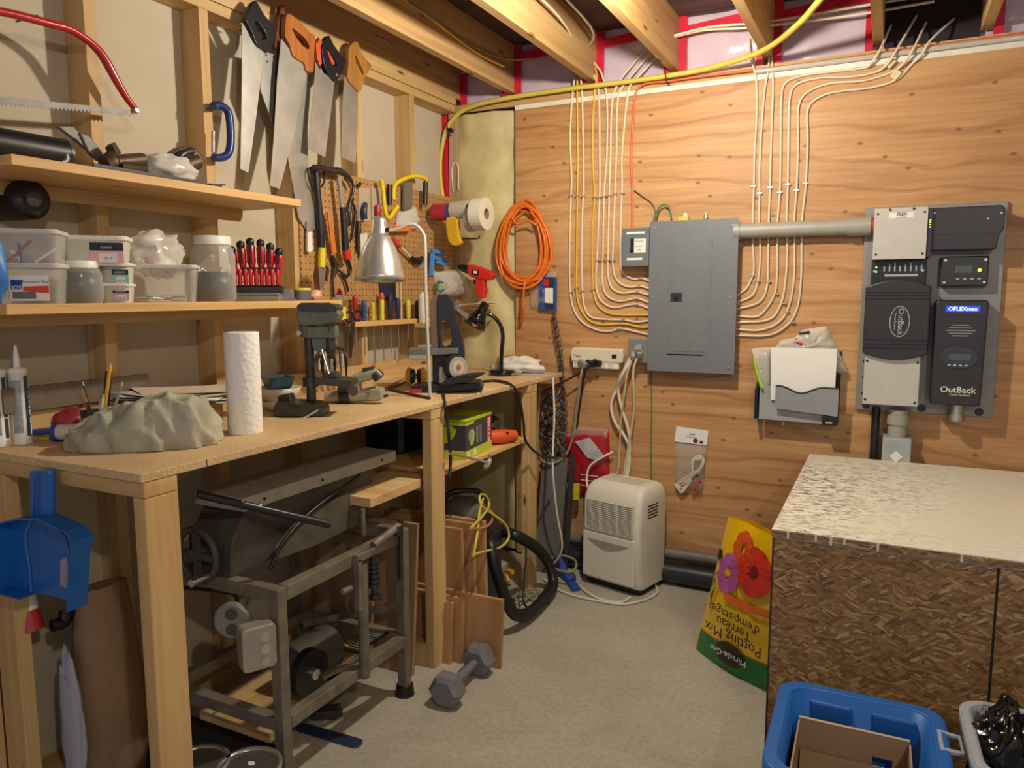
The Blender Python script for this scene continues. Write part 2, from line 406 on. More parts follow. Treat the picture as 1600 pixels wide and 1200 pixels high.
# bare bulb over the bench; the second, behind the camera, is added as fill
for i, (p, e, c) in enumerate(BULBS):
    lp = thing('ceiling_or_fill_lamp', ('bare bulb in white porcelain holder between joists above the workbench', 'added fill bulb behind the camera, above the right side of the room')[i], 'lamp', (p[0], p[1], p[2]))
    part('holder', WHITE, lp, lambda b: b.lathe([(.03, .03), (.045, .05), (.058, .075), (.058, .09)], T(*p)))
    part('mount_board', STUD['x'], lp, lambda b: b.box((p[0]-.26, p[1]-.045, p[2]+.09), (p[0]+.22, p[1]+.045, p[2]+.13)))
    part('bulb', mat('lit_bulb', 'fff2d8', .4, 0, 0, emit=6), lp, lambda b: b.lathe([(.001, -.075), (.02, -.068), (.03, -.045), (.028, -.02), (.016, .01), (.014, .03)], T(*p)))
    L = bpy.data.lights.new('bulb_light', 'POINT'); L.energy = e; L.color = c; L.shadow_soft_size = .035
    lo = bpy.data.objects.new('bulb_light', L); COL.objects.link(lo); lo.location = (p[0], p[1], p[2]-.09)

# ------------------------------------------------------------------ back wall: cables
CABW = mat('cable_white', 'dccbb2', .45, 0, .04); CABY = mat('cable_yellow', 'dcae3a', .45, 0, .06); CABO = mat('cable_orange', 'd9683a', .45, 0, .08)
STAPLE = mat('staple_metal', 'c9c7c2', .35, .8, 0)
def wallpath(px, o=.007): return [bw(x, y, o) for x, y in px]
def cable(px, m, label, pre=(), r=.0052, name='electrical_cable', staples=(), group='electrical cables on the plywood wall', flat=1.0):
    pts = list(pre)+wallpath(px)
    if len(pre) and px[0][0] > 1300 and m is CABW: pts[len(pre)-1] = bw(px[0][0]+14, px[0][1]-22, .03); pts[len(pre)] = bw(*px[0], .026)
    b = MB().tube(pts, r, 8, 5, flat=flat)
    o = thing(name, label, 'cable', pts[len(pre)], group=group); b.build('sheath', m, o)
    for x, y in staples:
        p = bw(x, y, .009); MB().cbox(p, (.02, .011, .006)).build('staple', STAPLE, o)
    return o
def up(px, py, o=-.03): return bw(px, py, o)
L = [(CABW, [(897, 128), (893, 165), (891, 220), (893, 280), (892, 310), (890, 400), (891, 455), (897, 485), (912, 505), (935, 516), (955, 517), (968, 513), (985, 516), (1014, 523)], [(892, 306), (892, 457), (967, 514)]),
     (CABY, [(902, 130), (902, 170), (903, 250), (902, 310), (901, 400), (901, 455), (906, 480), (920, 500), (940, 507), (975, 506), (1000, 511), (1014, 511)], [(902, 306), (901, 450), (974, 507)]),
     (CABW, [(908, 128), (910, 165), (912, 290), (910, 330), (909, 400), (910, 455), (914, 482), (925, 496), (950, 499), (975, 500), (995, 503), (1014, 501)], [(911, 307), (910, 455), (974, 499)]),
     (CABY, [(932, 118), (929, 150), (926, 200), (927, 270), (929, 310), (925, 370), (927, 450), (933, 475), (948, 488), (970, 492), (1014, 492)], [(929, 308), (927, 452)]),
     (CABW, [(931, 125), (936, 155), (937, 250), (937, 300), (933, 400), (931, 440), (936, 465), (950, 478), (965, 480), (985, 476), (998, 476), (1014, 482)], [(937, 309), (934, 407), (996, 476)]),
     (CABW, [(940, 115), (947, 145), (949, 180), (948, 250), (944, 300), (942, 400), (941, 440), (947, 460), (960, 469), (975, 470), (995, 466), (1014, 473)], [(945, 307), (942, 407), (996, 467)]),
     (CABW, [(965, 132), (956, 165), (954, 240), (952, 300), (950, 400), (950, 430), (956, 450), (972, 458), (993, 456), (1014, 461)], [(952, 306), (951, 407), (996, 456)]),
     (CABW, [(975, 132), (965, 160), (963, 240), (961, 300), (958, 380), (958, 420), (966, 440), (982, 448), (1000, 447), (1014, 451)], [(961, 303), (958, 407), (998, 447)]),
     (CABW, [(987, 130), (980, 155), (972, 240), (972, 290), (970, 350), (970, 410), (975, 428), (990, 436), (1003, 435), (1014, 439)], [(973, 302), (1001, 435)])]
nth = ['first', 'second', 'third', 'fourth', 'fifth', 'sixth', 'seventh', 'eighth', 'ninth']
pres = {3: [up(919, 66), up(927, 90)], 4: [Vector((-1.292, 1.2, 2.56)), Vector((-1.29, 2.2, 2.555)), Vector((-1.285, 3.0, 2.53)), up(905, 90, .01), up(922, 110, .005)],
        5: [Vector((-1.262, 1.2, 2.60)), Vector((-1.24, 2.4, 2.59)), Vector((-1.22, 3.2, 2.54)), up(915, 78, 0), up(930, 100, 0)],
        6: [up(1008, 78), up(985, 105, -.01)], 7: [up(1020, 78), up(992, 112, -.01)], 8: [up(1028, 86), up(1003, 114, -.01)], 0: [up(899, 112, -.02)], 1: [up(902, 113, -.02)], 2: [up(906, 113, -.02)]}
for i, (m, px, st) in enumerate(L):
    cable(px, m, f'{"yellow" if m is CABY else "white"} cable, {nth[i]} from left in bundle left of grey panel', pres.get(i, ()), staples=st)
R = [([(1178, 108), (1182, 130), (1182, 190), (1179, 240), (1178, 290), (1176, 350), (1176, 380), (1178, 420), (1172, 440), (1165, 452), (1150, 462)], [(1177, 291), (1175, 430)]),
     ([(1200, 112), (1195, 140), (1190, 200), (1187, 260), (1187, 300), (1186, 350), (1188, 400), (1184, 440), (1175, 462), (1150, 473)], [(1187, 302), (1184, 439)]),
     ([(1207, 110), (1208, 140), (1206, 190), (1204, 260), (1203, 300), (1201, 350), (1200, 410), (1198, 450), (1185, 473), (1150, 483)], [(1203, 293), (1201, 440)]),
     ([(1362, 98), (1350, 106), (1300, 112), (1255, 118), (1227, 130), (1221, 155), (1220, 200), (1219, 290), (1215, 350), (1214, 430), (1210, 460), (1195, 485), (1180, 495), (1150, 493)], [(1218, 301), (1213, 459)]),
     ([(1388, 98), (1370, 112), (1330, 120), (1280, 122), (1245, 132), (1234, 155), (1232, 220), (1231, 290), (1229, 350), (1230, 400), (1226, 450), (1218, 480), (1200, 500), (1150, 504)], [(1231, 288), (1225, 474)]),
     ([(1415, 95), (1395, 112), (1350, 126), (1300, 130), (1265, 142), (1248, 165), (1247, 220), (1245, 290), (1241, 350), (1241, 430), (1232, 480), (1215, 505), (1185, 516), (1150, 514)], [(1244, 297), (1230, 487)]),
     ([(1440, 85), (1425, 100), (1400, 125), (1360, 137), (1310, 143), (1280, 152), (1262, 172), (1262, 220), (1259, 290), (1253, 350), (1252, 430), (1246, 480), (1230, 508), (1200, 524), (1150, 524)], [(1258, 287), (1239, 504)])]
rp = {0: [up(1170, 60), up(1172, 85)], 1: [up(1203, 62), up(1202, 90)], 2: [up(1204, 62), up(1206, 88)], 3: [up(1392, 40, -.05), up(1375, 78, -.01)],
      4: [up(1432, 25, -.05), up(1410, 68, -.01)], 5: [up(1447, 35, -.05), up(1428, 72, -.01)], 6: [up(1490, 30, -.05), up(1462, 62, -.01)]}
for i, (px, st) in enumerate(R):
    cable(px, CABW, f'white cable, {nth[i]} from left in bundle entering right side of grey panel', rp[i], staples=st)
cable([(1600, 52), (1500, 66), (1400, 80), (1250, 101), (1100, 119), (1045, 127), (1008, 131), (993, 147), (989, 190), (986, 250), (988, 300), (988, 358)], CABO, 'orange cable running along plywood top then down to small grey breaker box', [bw(1700, 38, .007)], .006, staples=[(990, 155), (990, 297)])
cable([(990, 297), (1005, 308), (1020, 320), (1026, 342)], mat('wire_dark', '3b3028', .5), 'thin dark bare wire from staple to top of grey panel', r=.0022)
o = thing('ground_wire', 'green ground wire looped over top of grey panel', 'wire', bw(1037, 335)); MB().tube(wallpath([(1025, 342), (1029, 326), (1038, 319), (1046, 325), (1049, 342)], .03), .004, 8).build('sheath', mat('wire_green', '4d7a3f', .5), o)
o = thing('ground_wire', 'green ground wire hanging straight down below grey panel', 'wire', bw(1018, 755)); MB().tube(wallpath([(1017, 575), (1018, 640), (1017, 700), (1018, 770)], .004), .0032, 8).build('sheath', 'wire_green', o)
# pipe-wrapped silver line along top right
one(MB().tube([bw(1180, 112, .012), bw(1300, 97, .012), bw(1450, 77, .012), bw(1600, 58, .012), bw(1720, 42, .012)], .011, 8), 'foil_tube', clear('foil_film', 'cfc8bd', .75, .15), 'silvery film-wrapped line along top edge of plywood', 'tube')
for k, (pts, lb) in enumerate(((((1052, 58), (1100, 47), (1160, 44), (1205, 38)), 'white cable crossing the film bay behind the yellow hose'), (((1052, 56), (1110, 42), (1200, 34), (1330, 12), (1440, -6)), 'upper of two white cables crossing to dark joist bay'), (((1200, 40), (1270, 32), (1345, 22), (1460, 2)), 'lower white cable strung across to dark joist bay'))):
    one(MB().tube([bw(x, y, .04+.012*k) for x, y in pts], .0055, 8), 'electrical_cable', CABW, lb, 'cable', group='electrical cables in the joist bays')
for k, (pts, m, lb) in enumerate(((((540, 40), (600, 62), (650, 95), (690, 118), (730, 112)), mat('cable_grey', '8f8676', .5), 'dusty grey cable sagging along first joist bay above saws'), (((640, 5), (740, 72), (790, 92), (830, 92)), 'cable_grey', 'dusty grey cable sagging in second joist bay'))):
    one(MB().tube([fz(x, y, 2.52) for x, y in pts], .005, 8), 'electrical_cable', m, lb, 'cable', group='electrical cables in the joist bays')
one(MB().tube([Vector((-1.755, .9, 2.55)), Vector((-1.753, 1.8, 2.548)), Vector((-1.752, 2.6, 2.53)), Vector((-1.75, 3.1, 2.49)), Vector((-1.72, 3.35, 2.48))], .006, 8), 'electrical_cable', CABY, 'yellow cable stapled along right face of first ceiling joist', 'cable', group='electrical cables in the joist bays')
# plastic clamp block on right bundle
o = thing('cable_clip', 'pale plastic cable clip over lowest right cable', 'clip', bw(1400, 125))
for x, y in ((1391, 100), (1400, 118)): MB().cbox((0, 0, .01), (.03, .036, .02), frame(bw(x, y), (1, 0, -.9), (.9, 0, 1))).build('block', mat('pale_plastic', 'd8c79a', .5), o, .003)
# yellow hose
hp = [fz(1330, -60, 2.388), fz(1285, -5, 2.388), fz(1245, 40, 2.388), fz(1190, 80, 2.385), bw(1110, 106, .035), bw(1040, 119, .03), bw(960, 130, .03), bw(880, 140, .03), bw(800, 152, .03), bw(745, 164, .03), bw(716, 178, .03), bw(698, 202, .03), bw(689, 240, .03), bw(688, 275, .03), bw(692, 310, .03), bw(697, 360, .03)]
o = thing('air_hose', 'long yellow hose curving along top of wall and down the corner', 'hose', hp[5])
MB().tube(hp, .0115, 12, 6).build('hose', mat('hose_yellow', 'cfbd50', .45, 0, .08), o)
for x, y in ((1040, 119), (699, 200)): MB().tube([bw(x-1, y-8, .046), bw(x, y, .05), bw(x+2, y+9, .046), bw(x+6, y+12, .02)], .003, 6).build('tie', BLACK, o)
MB().cbox(bw(704, 204, .03), (.02, .03, .02)).build('clip', BLACK, o)

# ------------------------------------------------------------------ grey electrical panel
PG = mat('panel_grey', '73787c', .45, .15, .05, 30, .05); PGD = mat('panel_dark', '4a4d50', .5)
D = .07
x0, z1 = -1.014, 1.722; x1, z0 = -.612, 1.030
p = thing('breaker_panel', 'large grey metal electrical panel with hinged door', 'electrical panel', (x0, YB, z0))
part('box', PGD, p, lambda b: b.box((x0+.012, z0+.012, 0), (x1-.012, z1-.012, D-.004)), FBK(), .003)
part('cover', PG, p, lambda b: b.box((x0, z0, D-.006), (x1, z1, D)), FBK(), .002)
dx0, dx1, dz0, dz1 = x0+.098, x1-.112, z0+.085, z1-.085
part('door', PG, p, lambda b: b.box((dx0, dz0, D), (dx1, dz1, D+.003)).box((dx0+.012, dz0+.012, D+.003), (dx1-.012, dz1-.012, D+.0045)), FBK(), .0015)
lt = part('latch', mat('latch_black', '303336', .4), p, lambda b: b.box((dx0+.008, 1.355, D+.003), (dx0+.062, 1.398, D+.007)), FBK(), .002)
part('pull', BLACK, lt, lambda b: b.box((dx0+.026, 1.364, D+.007), (dx0+.046, 1.390, D+.012)), FBK(), .002)
for u in (x0+.025, x1-.025):
    for v in (z0+.03, (z0+z1)/2, z1-.03): part('screw', STAPLE, p, lambda b: b.cyl((u, v, D), (u, v, D+.004), .006, .004, 10), FBK())
part('gap_line', BLACK, p, lambda b: b.box((dx0-.004, dz0-.006, D), (dx1-.03, dz0-.001, D+.001)), FBK())
# yellow level / fitting and screws on top
p2 = bw(1070, 334, .03)
o = thing('wire_connector', 'yellow fitting with white cap on top of grey panel', 'fitting', (p2.x, p2.y, z1))
part('body', mat('fit_yellow', 'dcc032', .4), o, lambda b: b.box((p2.x-.03, p2.y-.012, z1), (p2.x+.02, p2.y+.012, z1+.02)), None, .003)
part('cap', WHITE, o, lambda b: b.cyl((p2.x+.003, p2.y, z1+.02), (p2.x+.003, p2.y, z1+.036), .011, .007))
one(MB().tube([bw(1021, 345, .02), bw(1024, 333, .02), bw(1028, 330, .022)], .006, 8), 'ground_clamp', steel(), 'small bare metal clamp at top left corner of grey panel', 'clamp')
one(MB().cyl(bw(1103, 341, .035), bw(1103, 333, .035), .012, .006, 10), 'locknut', STAPLE, 'small metal nut on top right of grey panel', 'nut')
# small breaker box
D = .075; a = buv([(972, 357), (1013, 416)], D); u0, v1 = a[0]; u1, v0 = a[1]
p = thing('disconnect_box', 'small grey switch box with black lever left of panel', 'switch box', (u0, YB, v0))
part('box', mat('box_grey', '6c7579', .45, .15, .05), p, lambda b: b.box((u0, v0, 0), (u1, v1, D)), FBK(), .004)
part('label_strip', WHITE, p, lambda b: b.box((u0+.022, v1-.028, D), (u1-.02, v1-.018, D+.0006)), FBK())
part('label_strip', WHITE, p, lambda b: b.box((u0+.026, v0+.030, D), (u1-.03, v0+.040, D+.0006)), FBK())
part('face_label', WHITE, p, lambda b: b.box((u0+.060, v0+.064, D), (u1-.014, v1-.05, D+.0006)), FBK())
text('EATON', FBK(D+.001) @ T(u0+.084, v1-.062, 0), .011, BLACK, p); text('CAUTION', FBK(D+.001) @ T(u0+.084, v1-.085, 0), .009, mat('red_ink', 'c03030', .5, 0, 0), p); text('ON', FBK(D+.001) @ T(u0+.084, v1-.102, 0), .009, BLACK, p)
part('switch_slot', BLACK, p, lambda b: b.box((u0+.042, v0+.064, D), (u0+.058, v1-.048, D+.001)), FBK())
part('switch_lever', BLACK, p, lambda b: b.box((u0+.045, v0+.075, D), (u0+.055, v0+.1, D+.016)), FBK(), .002)

# conduit between panel and inverter box
CG = mat('conduit_grey', '9a9a90', .45, 0, .05)
c0 = bw(1150, 360, .045); c1 = bw(1366, 354, .045); zc = c0.z-.004
p = thing('conduit', 'thick grey conduit pipe from panel to silver inverter box', 'pipe', c0)
part('pipe', CG, p, lambda b: b.cyl((c0.x, c0.y, zc), (c1.x-.02, c0.y, zc), .033, None, 20))
part('coupling', CG, p, lambda b: b.cyl((c1.x-.1, c0.y, zc), (c1.x-.012, c0.y, zc), .039, None, 20))
part('locknut', CG, p, lambda b: b.cyl((c0.x-.005, c0.y, zc), (c0.x+.02, c0.y, zc), .039, None, 12))
part('red_ring', mat('ring_red', 'b23a3a', .5), p, lambda b: b.cyl((c1.x-.012, c0.y, zc), (c1.x, c0.y, zc), .036, None, 20), label='red ring')

# ------------------------------------------------------------------ inverter board
q = buv([(1352, 324), (1577, 315), (1550, 652), (1337, 640)], .018)
u0 = (q[0][0]+q[3][0])/2; u1 = (q[1][0]+q[2][0])/2; v1 = (q[0][1]+q[1][1])/2; v0 = (q[2][1]+q[3][1])/2
INV = thing('inverter_panel', 'grey board with solar inverter, charge controller and displays bolted on', 'inverter', (u0, YB, v0))
BG = mat('board_grey', '8d8b86', .45, .2, .04); SIL = mat('cover_silver', 'c2beb4', .4, .2, .04); CHAR = mat('charcoal_case', '2e2d2f', .42, .1, .08)
part('mounting_board', BG, INV, lambda b: b.box((u0, v0, 0), (u1, v1, .018)), FBK(), .003)
def pr(xa, ya, xb, yb, o):
    a = buv([(xa, ya), (xb, yb)], o); return a[0][0], a[1][1], a[1][0], a[0][1]   # u0 v0 u1 v1
for x, y in ((1353, 633), (1440, 638), (1530, 644)): 
    a = buv([(x, y)], .02)[0]; part('bolt_cap', BLACK, INV, lambda b: b.cyl((*a, .018), (*a, .026), .016, .014, 14), FBK())
# upper silver box
O = .12; a0, b0, a1, b1 = pr(1367, 326, 1446, 404, O)
ub = part('wiring_box', SIL, INV, lambda b: b.box((a0, b0, .018), (a1, b1, O)), FBK(), .003)
part('cover_plate', SIL, ub, lambda b: b.box((a0, b0, O), (a1, b1-.012, O+.003)), FBK(), .001)
for u, v in ((a0+.012, b1-.022), (a1-.012, b1-.022), (a0+.012, b0+.02), (a1-.012, b0+.02), (a0+.055, b1-.007), (a1-.05, b1-.007)):
    part('screw', BLACK, ub, lambda b: b.cyl((u, v, O), (u, v, O+.006), .005, .004, 10), FBK())
part('badge', WHITE, ub, lambda b: b.box((a0+.052, b1-.042, O+.003), (a1-.05, b1-.02, O+.004)), FBK())
text('FLEX', FBK(O+.0045) @ T((a0+a1)/2+.004, b1-.027, 0), .016, BLACK, ub, bold=.0004); text('power one', FBK(O+.0045) @ T((a0+a1)/2+.002, b1-.038, 0), .008, BLACK, ub)
# dark finned surge unit right of it
a2, b2, a3, b3 = pr(1447, 326, 1566, 389, .09)
sg = part('surge_cover', CHAR, INV, lambda b: b.prism([(a2, b2), (a3-.02, b2), (a3-.015, b2+.05), (a3, b2+.075), (a3, b3-.012), (a3-.012, b3), (a2, b3)], .085, .018), FBK(), .004)
part('side_strip', mat('strip_violet', '2c2838', .4), sg, lambda b: b.box((a1, b0+.005, .018), (a1+.018, b1-.01, O-.005)), FBK(), .002)
GLED = mat('green_led', '9be03c', .4, 0, 0, emit=1.2)
for k in range(4): part('status_light', GLED, sg, lambda b: b.box((a1+.006, b1-.055-.009*k, O-.005), (a1+.012, b1-.051-.009*k, O-.003)), FBK())
for u, v in ((a2+.03, b3-.02), (a3-.055, b3-.05), (a3-.012, b3-.03)): part('screw', STAPLE, sg, lambda b: b.cyl((u, v, .103), (u, v, .106), .0035, .003, 8), FBK())
part('cover_rib', CHAR, sg, lambda b: b.box((a2+.04, b2+.060, .103), (a3-.03, b2+.063, .105)), FBK())
# inverter body
O = .115; a0, b0, a1, b1 = pr(1362, 404, 1447, 446, O)
iu = part('inverter_base', mat('board_black', '19191d', .45), INV, lambda b: b.box((a0, b0-.3, .018), (a1, b1, .085)), FBK(), .003)
for k in range(2): part('status_light', GLED, iu, lambda b: b.cyl((a0+.018, b1-.035-.018*k, .085), (a0+.018, b1-.035-.018*k, .088), .004, None, 8), FBK())
GT = mat('grey_print', 'aab0b4', .5, 0, 0)
for k in range(8): part('connector_slot', GT, iu, lambda b: b.box((a0+.045+.019*k, b1-.052, .085), (a0+.050+.019*k, b1-.03+.006*(k % 3), .0855)), FBK())
part('terminal_strip', GT, iu, lambda b: b.box((a0+.05, b1-.072, .085), (a1-.03, b1-.063, .0865)), FBK())
for u in (a0+.012, a1-.014): part('screw', STAPLE, iu, lambda b: b.cyl((u, b1-.05, .085), (u, b1-.05, .089), .006, .005, 8), FBK())
O = .15; e0, f0, e1, f1 = pr(1353, 437, 1449, 565, O)
em = (e0+e1)/2; ew = (e1-e0)/2
out = [(e0+ew*2*i/12, f1-.028+.028*math.sin(PI*i/12)) for i in range(13)][::-1]+[(e0+ew*2*i/12, f0+.025-.025*math.sin(PI*i/12)) for i in range(13)]
cov = part('fin_cover', CHAR, INV, lambda b: b.prism(out, .075, .06), FBK(), .006)
for v in (f1-.048, f1-.06, f1-.075, f0+.085, f0+.068, f0+.052): part('fin', CHAR, cov, lambda b: b.box((e0+.004, v-.0025, .135), (e1-.004, v+.0025, .139)), FBK())
cy = (f0+f1)/2-.006
def oval(b): b.prism(ell(0, 0, .036, .062, 28), .0008, 0, None, [ell(0, 0, .0335, .0595, 28)[::-1]])
part('logo_ring', SIL, cov, oval, FBK(.1352) @ T(em+.012, cy, 0))
text('OutBack', FBK(.1355) @ T(em+.016, cy, 0) @ RZ(-90), .03, SIL, cov); text('Power Systems', FBK(.1355) @ T(em-.004, cy, 0) @ RZ(-90), .011, SIL, cov)
# lower silver box
O = .115; a0, b0, a1, b1 = pr(1351, 556, 1434, 636, O)
lb = part('wiring_box', SIL, INV, lambda b: b.box((a0, b0, .018), (a1, b1+.02, O)), FBK(), .003)
for u, v in ((a0+.01, b1-.02), (a1-.01, b1-.02), (a0+.01, b0+.02), (a1-.012, b0+.016)): part('screw', BLACK, lb, lambda b: b.cyl((u, v, O), (u, v, O+.004), .005, .004, 10), FBK())
for k in range(5): part('side_hole', BLACK, INV, lambda b: b.cyl((u0+.025+.006*(k % 2), b1-.03-.034*k, .018), (u0+.025+.006*(k % 2), b1-.03-.034*k, .019), .006, None, 8), FBK())
# remote display
O = .062; a0, b0, a1, b1 = pr(1471, 401, 1543, 447, O)
rd = part('remote_display', CHAR, INV, lambda b: b.box((a0, b0, .018), (a1, b1, O)), FBK(), .005)
part('screen', mat('lcd_grey', '4b5558', .25), rd, lambda b: b.box((a0+.05, b0+.052, O), (a1-.055, b0+.08, O+.001)), FBK())
part('status_light', GLED, rd, lambda b: b.cyl((a1-.03, b1-.055, O), (a1-.03, b1-.055, O+.004), .007, None, 10), FBK())
for k in range(4): part('button', GT, rd, lambda b: b.box((a0+.055+.024*k, b0+.026, O), (a0+.066+.024*k, b0+.032, O+.003)), FBK())
for u in (a0+.015, a1-.012):
    for v in (b0+.015, b1-.015): part('screw', STAPLE, rd, lambda b: b.cyl((u, v, O), (u, v, O+.003), .006, .005, 8), FBK())
# charge controller
O = .11; a0, b0, a1, b1 = pr(1463, 469, 1534, 636, O); am = (a0+a1)/2
cc = part('charge_controller', CHAR, INV, lambda b: b.prism([(a0, b0), (a1-.005, b0), (a1, b1-.01), (a1-.006, b1), (a0+.006, b1), (a0, b1-.01)], O-.018, .018), FBK(), .006)
part('screen', mat('lcd_blue', '1a2cf0', .3, 0, 0, emit=1.5), cc, lambda b: b.box((am-.055, b1-.046, O), (am+.06, b1-.022, O+.001)), FBK())
text('OFLEXmax', FBK(O+.0012) @ T(am+.003, b1-.034, 0), .021, mat('lcd_text', '9fb4ff', .4, 0, 0, emit=1.6), cc, bold=.0004)
for k in range(5): part('vent_slot', GT, cc, lambda b: b.box((am-.05+.011*abs(k-2), b1-.098-.0105*k, O), (am+.05-.011*abs(k-2), b1-.0955-.0105*k, O+.0006)), FBK())
part('display_oval', mat('oval_grey', '38383c', .3), cc, lambda b: b.prism(ell(am, b0+.19, .066, .045, 24), .004, O), FBK(), .002)
part('lcd_window', 'lcd_grey', cc, lambda b: b.box((am-.035, b0+.18, O+.004), (am+.04, b0+.205, O+.005)), FBK())
for k in range(4): part('button', WHITE, cc, lambda b: b.box((am-.035+.019*k, b0+.158, O+.003), (am-.026+.019*k, b0+.162, O+.006)), FBK())
text('OutBack', FBK(O+.0008) @ T(am+.004, b0+.062, 0), .034, WHITE, cc, bold=.0003); text('Power Systems', FBK(O+.0008) @ T(am+.012, b0+.043, 0), .0115, WHITE, cc)
g = bw(1494, 640, .065); part('gland', steel(), INV, lambda b: b.cyl((g.x, g.y, g.z+.02), (g.x, g.y, g.z-.02), .026, None, 14).cyl((g.x, g.y, g.z-.02), (g.x, g.y, g.z-.045), .032, .03, 8))
# pipes below
g = bw(1404, 640, .06); g2 = bw(1404, 682, .06)
p = thing('conduit', 'grey conduit stub and junction box below inverter, behind white chest top', 'pipe', (g2.x, g2.y, g2.z-.12))
part('pipe', CG, p, lambda b: b.cyl(g, (g.x, g.y, g2.z-.01), .036, None, 18).cyl((g.x, g.y, g.z-.02), (g.x, g.y, g.z-.06), .042, None, 18))
part('junction_box', mat('jb_grey', 'a2a9ac', .45), p, lambda b: b.box((g.x-.053, g.y-.05, g2.z-.16), (g.x+.053, YB, g2.z)), None, .005)
part('diamond', WHITE, p, lambda b: b.prism([(g.x-.025, g2.z-.075), (g.x, g2.z-.1), (g.x+.025, g2.z-.075), (g.x, g2.z-.05)], .001, .112), FBK())
g = bw(1369, 640, .03); one(MB().cyl((g.x, g.y, g.z+.01), (g.x, g.y, .1), .016, None, 14), 'cable_conduit', mat('conduit_black', '1d1d20', .5), 'black vertical pipe below left edge of inverter board', 'pipe')

# ------------------------------------------------------------------ wall file with papers
O = .10; u0, v0, u1, v1 = pr(1180, 562, 1308, 664, O)
p = thing('wall_file', 'black wall file pocket holding a white sheet, beside grey panel', 'wall file', (u0, YB, v0))
part('back_plate', BLACK, p, lambda b: b.box((u0, v0, .002), (u1, v1+.04, .006)), FBK())
GP = mat('smoke_plastic', '8f9092', .3, 0, .05)
n = 16; wav = [(u0+.09+(u1-u0-.09)*i/n, v0+.155-.028*math.sin(PI*min(1, max(0, (i-1)/11)))**2) for i in range(n+1)]
part('front_pocket', GP, p, lambda b: b.prism([(u0+.09, v0+.055), (u1, v0+.035)]+wav[::-1], .003, O-.002), FBK())
part('pocket_rim', BLACK, p, lambda b: b.tube([(a, c, O+.001) for a, c in wav], .0035, 6, 1), FBK())
part('side_wall', mat('file_grey', '9a9d9c', .35), p, lambda b: b.prism([(u0+.02, v0), (u1-.06, v0-.004), (u1, v0+.04), (u0+.09, v0+.055), (u0+.09, v0+.15), (u0+.02, v0+.15)], .004, O-.03), FBK())
part('left_cheek', BLACK, p, lambda b: b.prism([(.003, v0), (O-.02, v0), (O-.02, v0+.13), (.003, v0+.17)], .014), Matrix(((0, 0, 1, u0), (-1, 0, 0, YB), (0, 1, 0, 0), (0, 0, 0, 1))))
part('right_foot', BLACK, p, lambda b: b.box((u1-.06, v0-.006, .004), (u1, v0+.034, O-.002)), FBK(), .003)
part('maker_plate', SIL, p, lambda b: b.box((u1-.045, v0+.004, O-.002), (u1-.02, v0+.01, O)), FBK())
a = buv([(1204, 543), (1308, 545), (1304, 625), (1204, 625)], .085)
one(MB(FBK()).prism(a, .002, .083), 'paper_sheet', mat('paper_white', 'e8e6e0', .7, 0, .02), 'large white sheet standing in black wall file', 'paper')
def bag(name, label, cat, outline, depth, frame_, m, base_o=.01, amp=.35, parent=None, seed=0):
    # a crumpled pouch: outline in the wall frame, swollen towards the room
    n = len(outline); cx = sum(a for a, _ in outline)/n; cy = sum(b for _, b in outline)/n; rings = []
    for k, sc in enumerate((1, .93, .78, .5, .2)):
        zz = depth*(0, .55, .85, 1, 1.02)[k]; rg = []
        for i, (a, b_) in enumerate(outline):
            w_ = mnoise.noise(Vector((a*25+seed, b_*25, k*.7)))*amp*depth*(0 if k == 0 else 1)
            rg.append((cx+(a-cx)*sc, cy+(b_-cy)*sc, base_o+zz+w_))
        rings.append(rg)
    b = MB(frame_); b.loft(rings, cap=True)
    if parent is not None: return b.build(name, m, parent)
    return one(b, name, m, label, cat)
def dense(poly, k=5):
    out = []
    for i, (x, y) in enumerate(poly):
        x2, y2 = poly[(i+1) % len(poly)]; out += [(x+(x2-x)*j/k, y+(y2-y)*j/k) for j in range(k)]
    return out
bo = dense(buv([(1208, 545), (1218, 532), (1240, 528), (1252, 516), (1275, 512), (1290, 510), (1300, 530), (1308, 545), (1324, 582), (1310, 585), (1304, 560), (1210, 556)], .06))
p = thing('plastic_bag', 'clear crumpled plastic bag with red tool stuffed behind white sheet', 'bag', bw(1260, 560))
bag('pouch', '', '', bo, .05, FBK(), clear('bag_film', 'ece9e0', .38, .15), .02, parent=p)
part('contents', mat('tool_red', 'b3262a', .4), p, lambda b: b.tube([bw(1242, 532, .06), bw(1254, 538, .06)], .011, 8, 1), label='red tool inside bag')
part('contents', BLACK, p, lambda b: b.tube([bw(1248, 521, .06), bw(1265, 519, .06)], .006, 8, 1), label='black tool inside bag')
p = thing('plastic_bag', 'clear bag with neon green strip at left of wall file', 'bag', bw(1190, 600))
bag('pouch', '', '', dense(buv([(1173, 545), (1204, 543), (1204, 600), (1196, 622), (1186, 606), (1180, 575)], .07)), .03, FBK(), 'bag_film' and MC['bag_film'], .05, parent=p, seed=3)
part('strip', mat('neon_green', 'a8e03a', .4), p, lambda b: b.tube([bw(1178, 560, .09), bw(1182, 580, .09), bw(1190, 606, .09)], .009, 6, 3, flat=.5), label='neon green strip')

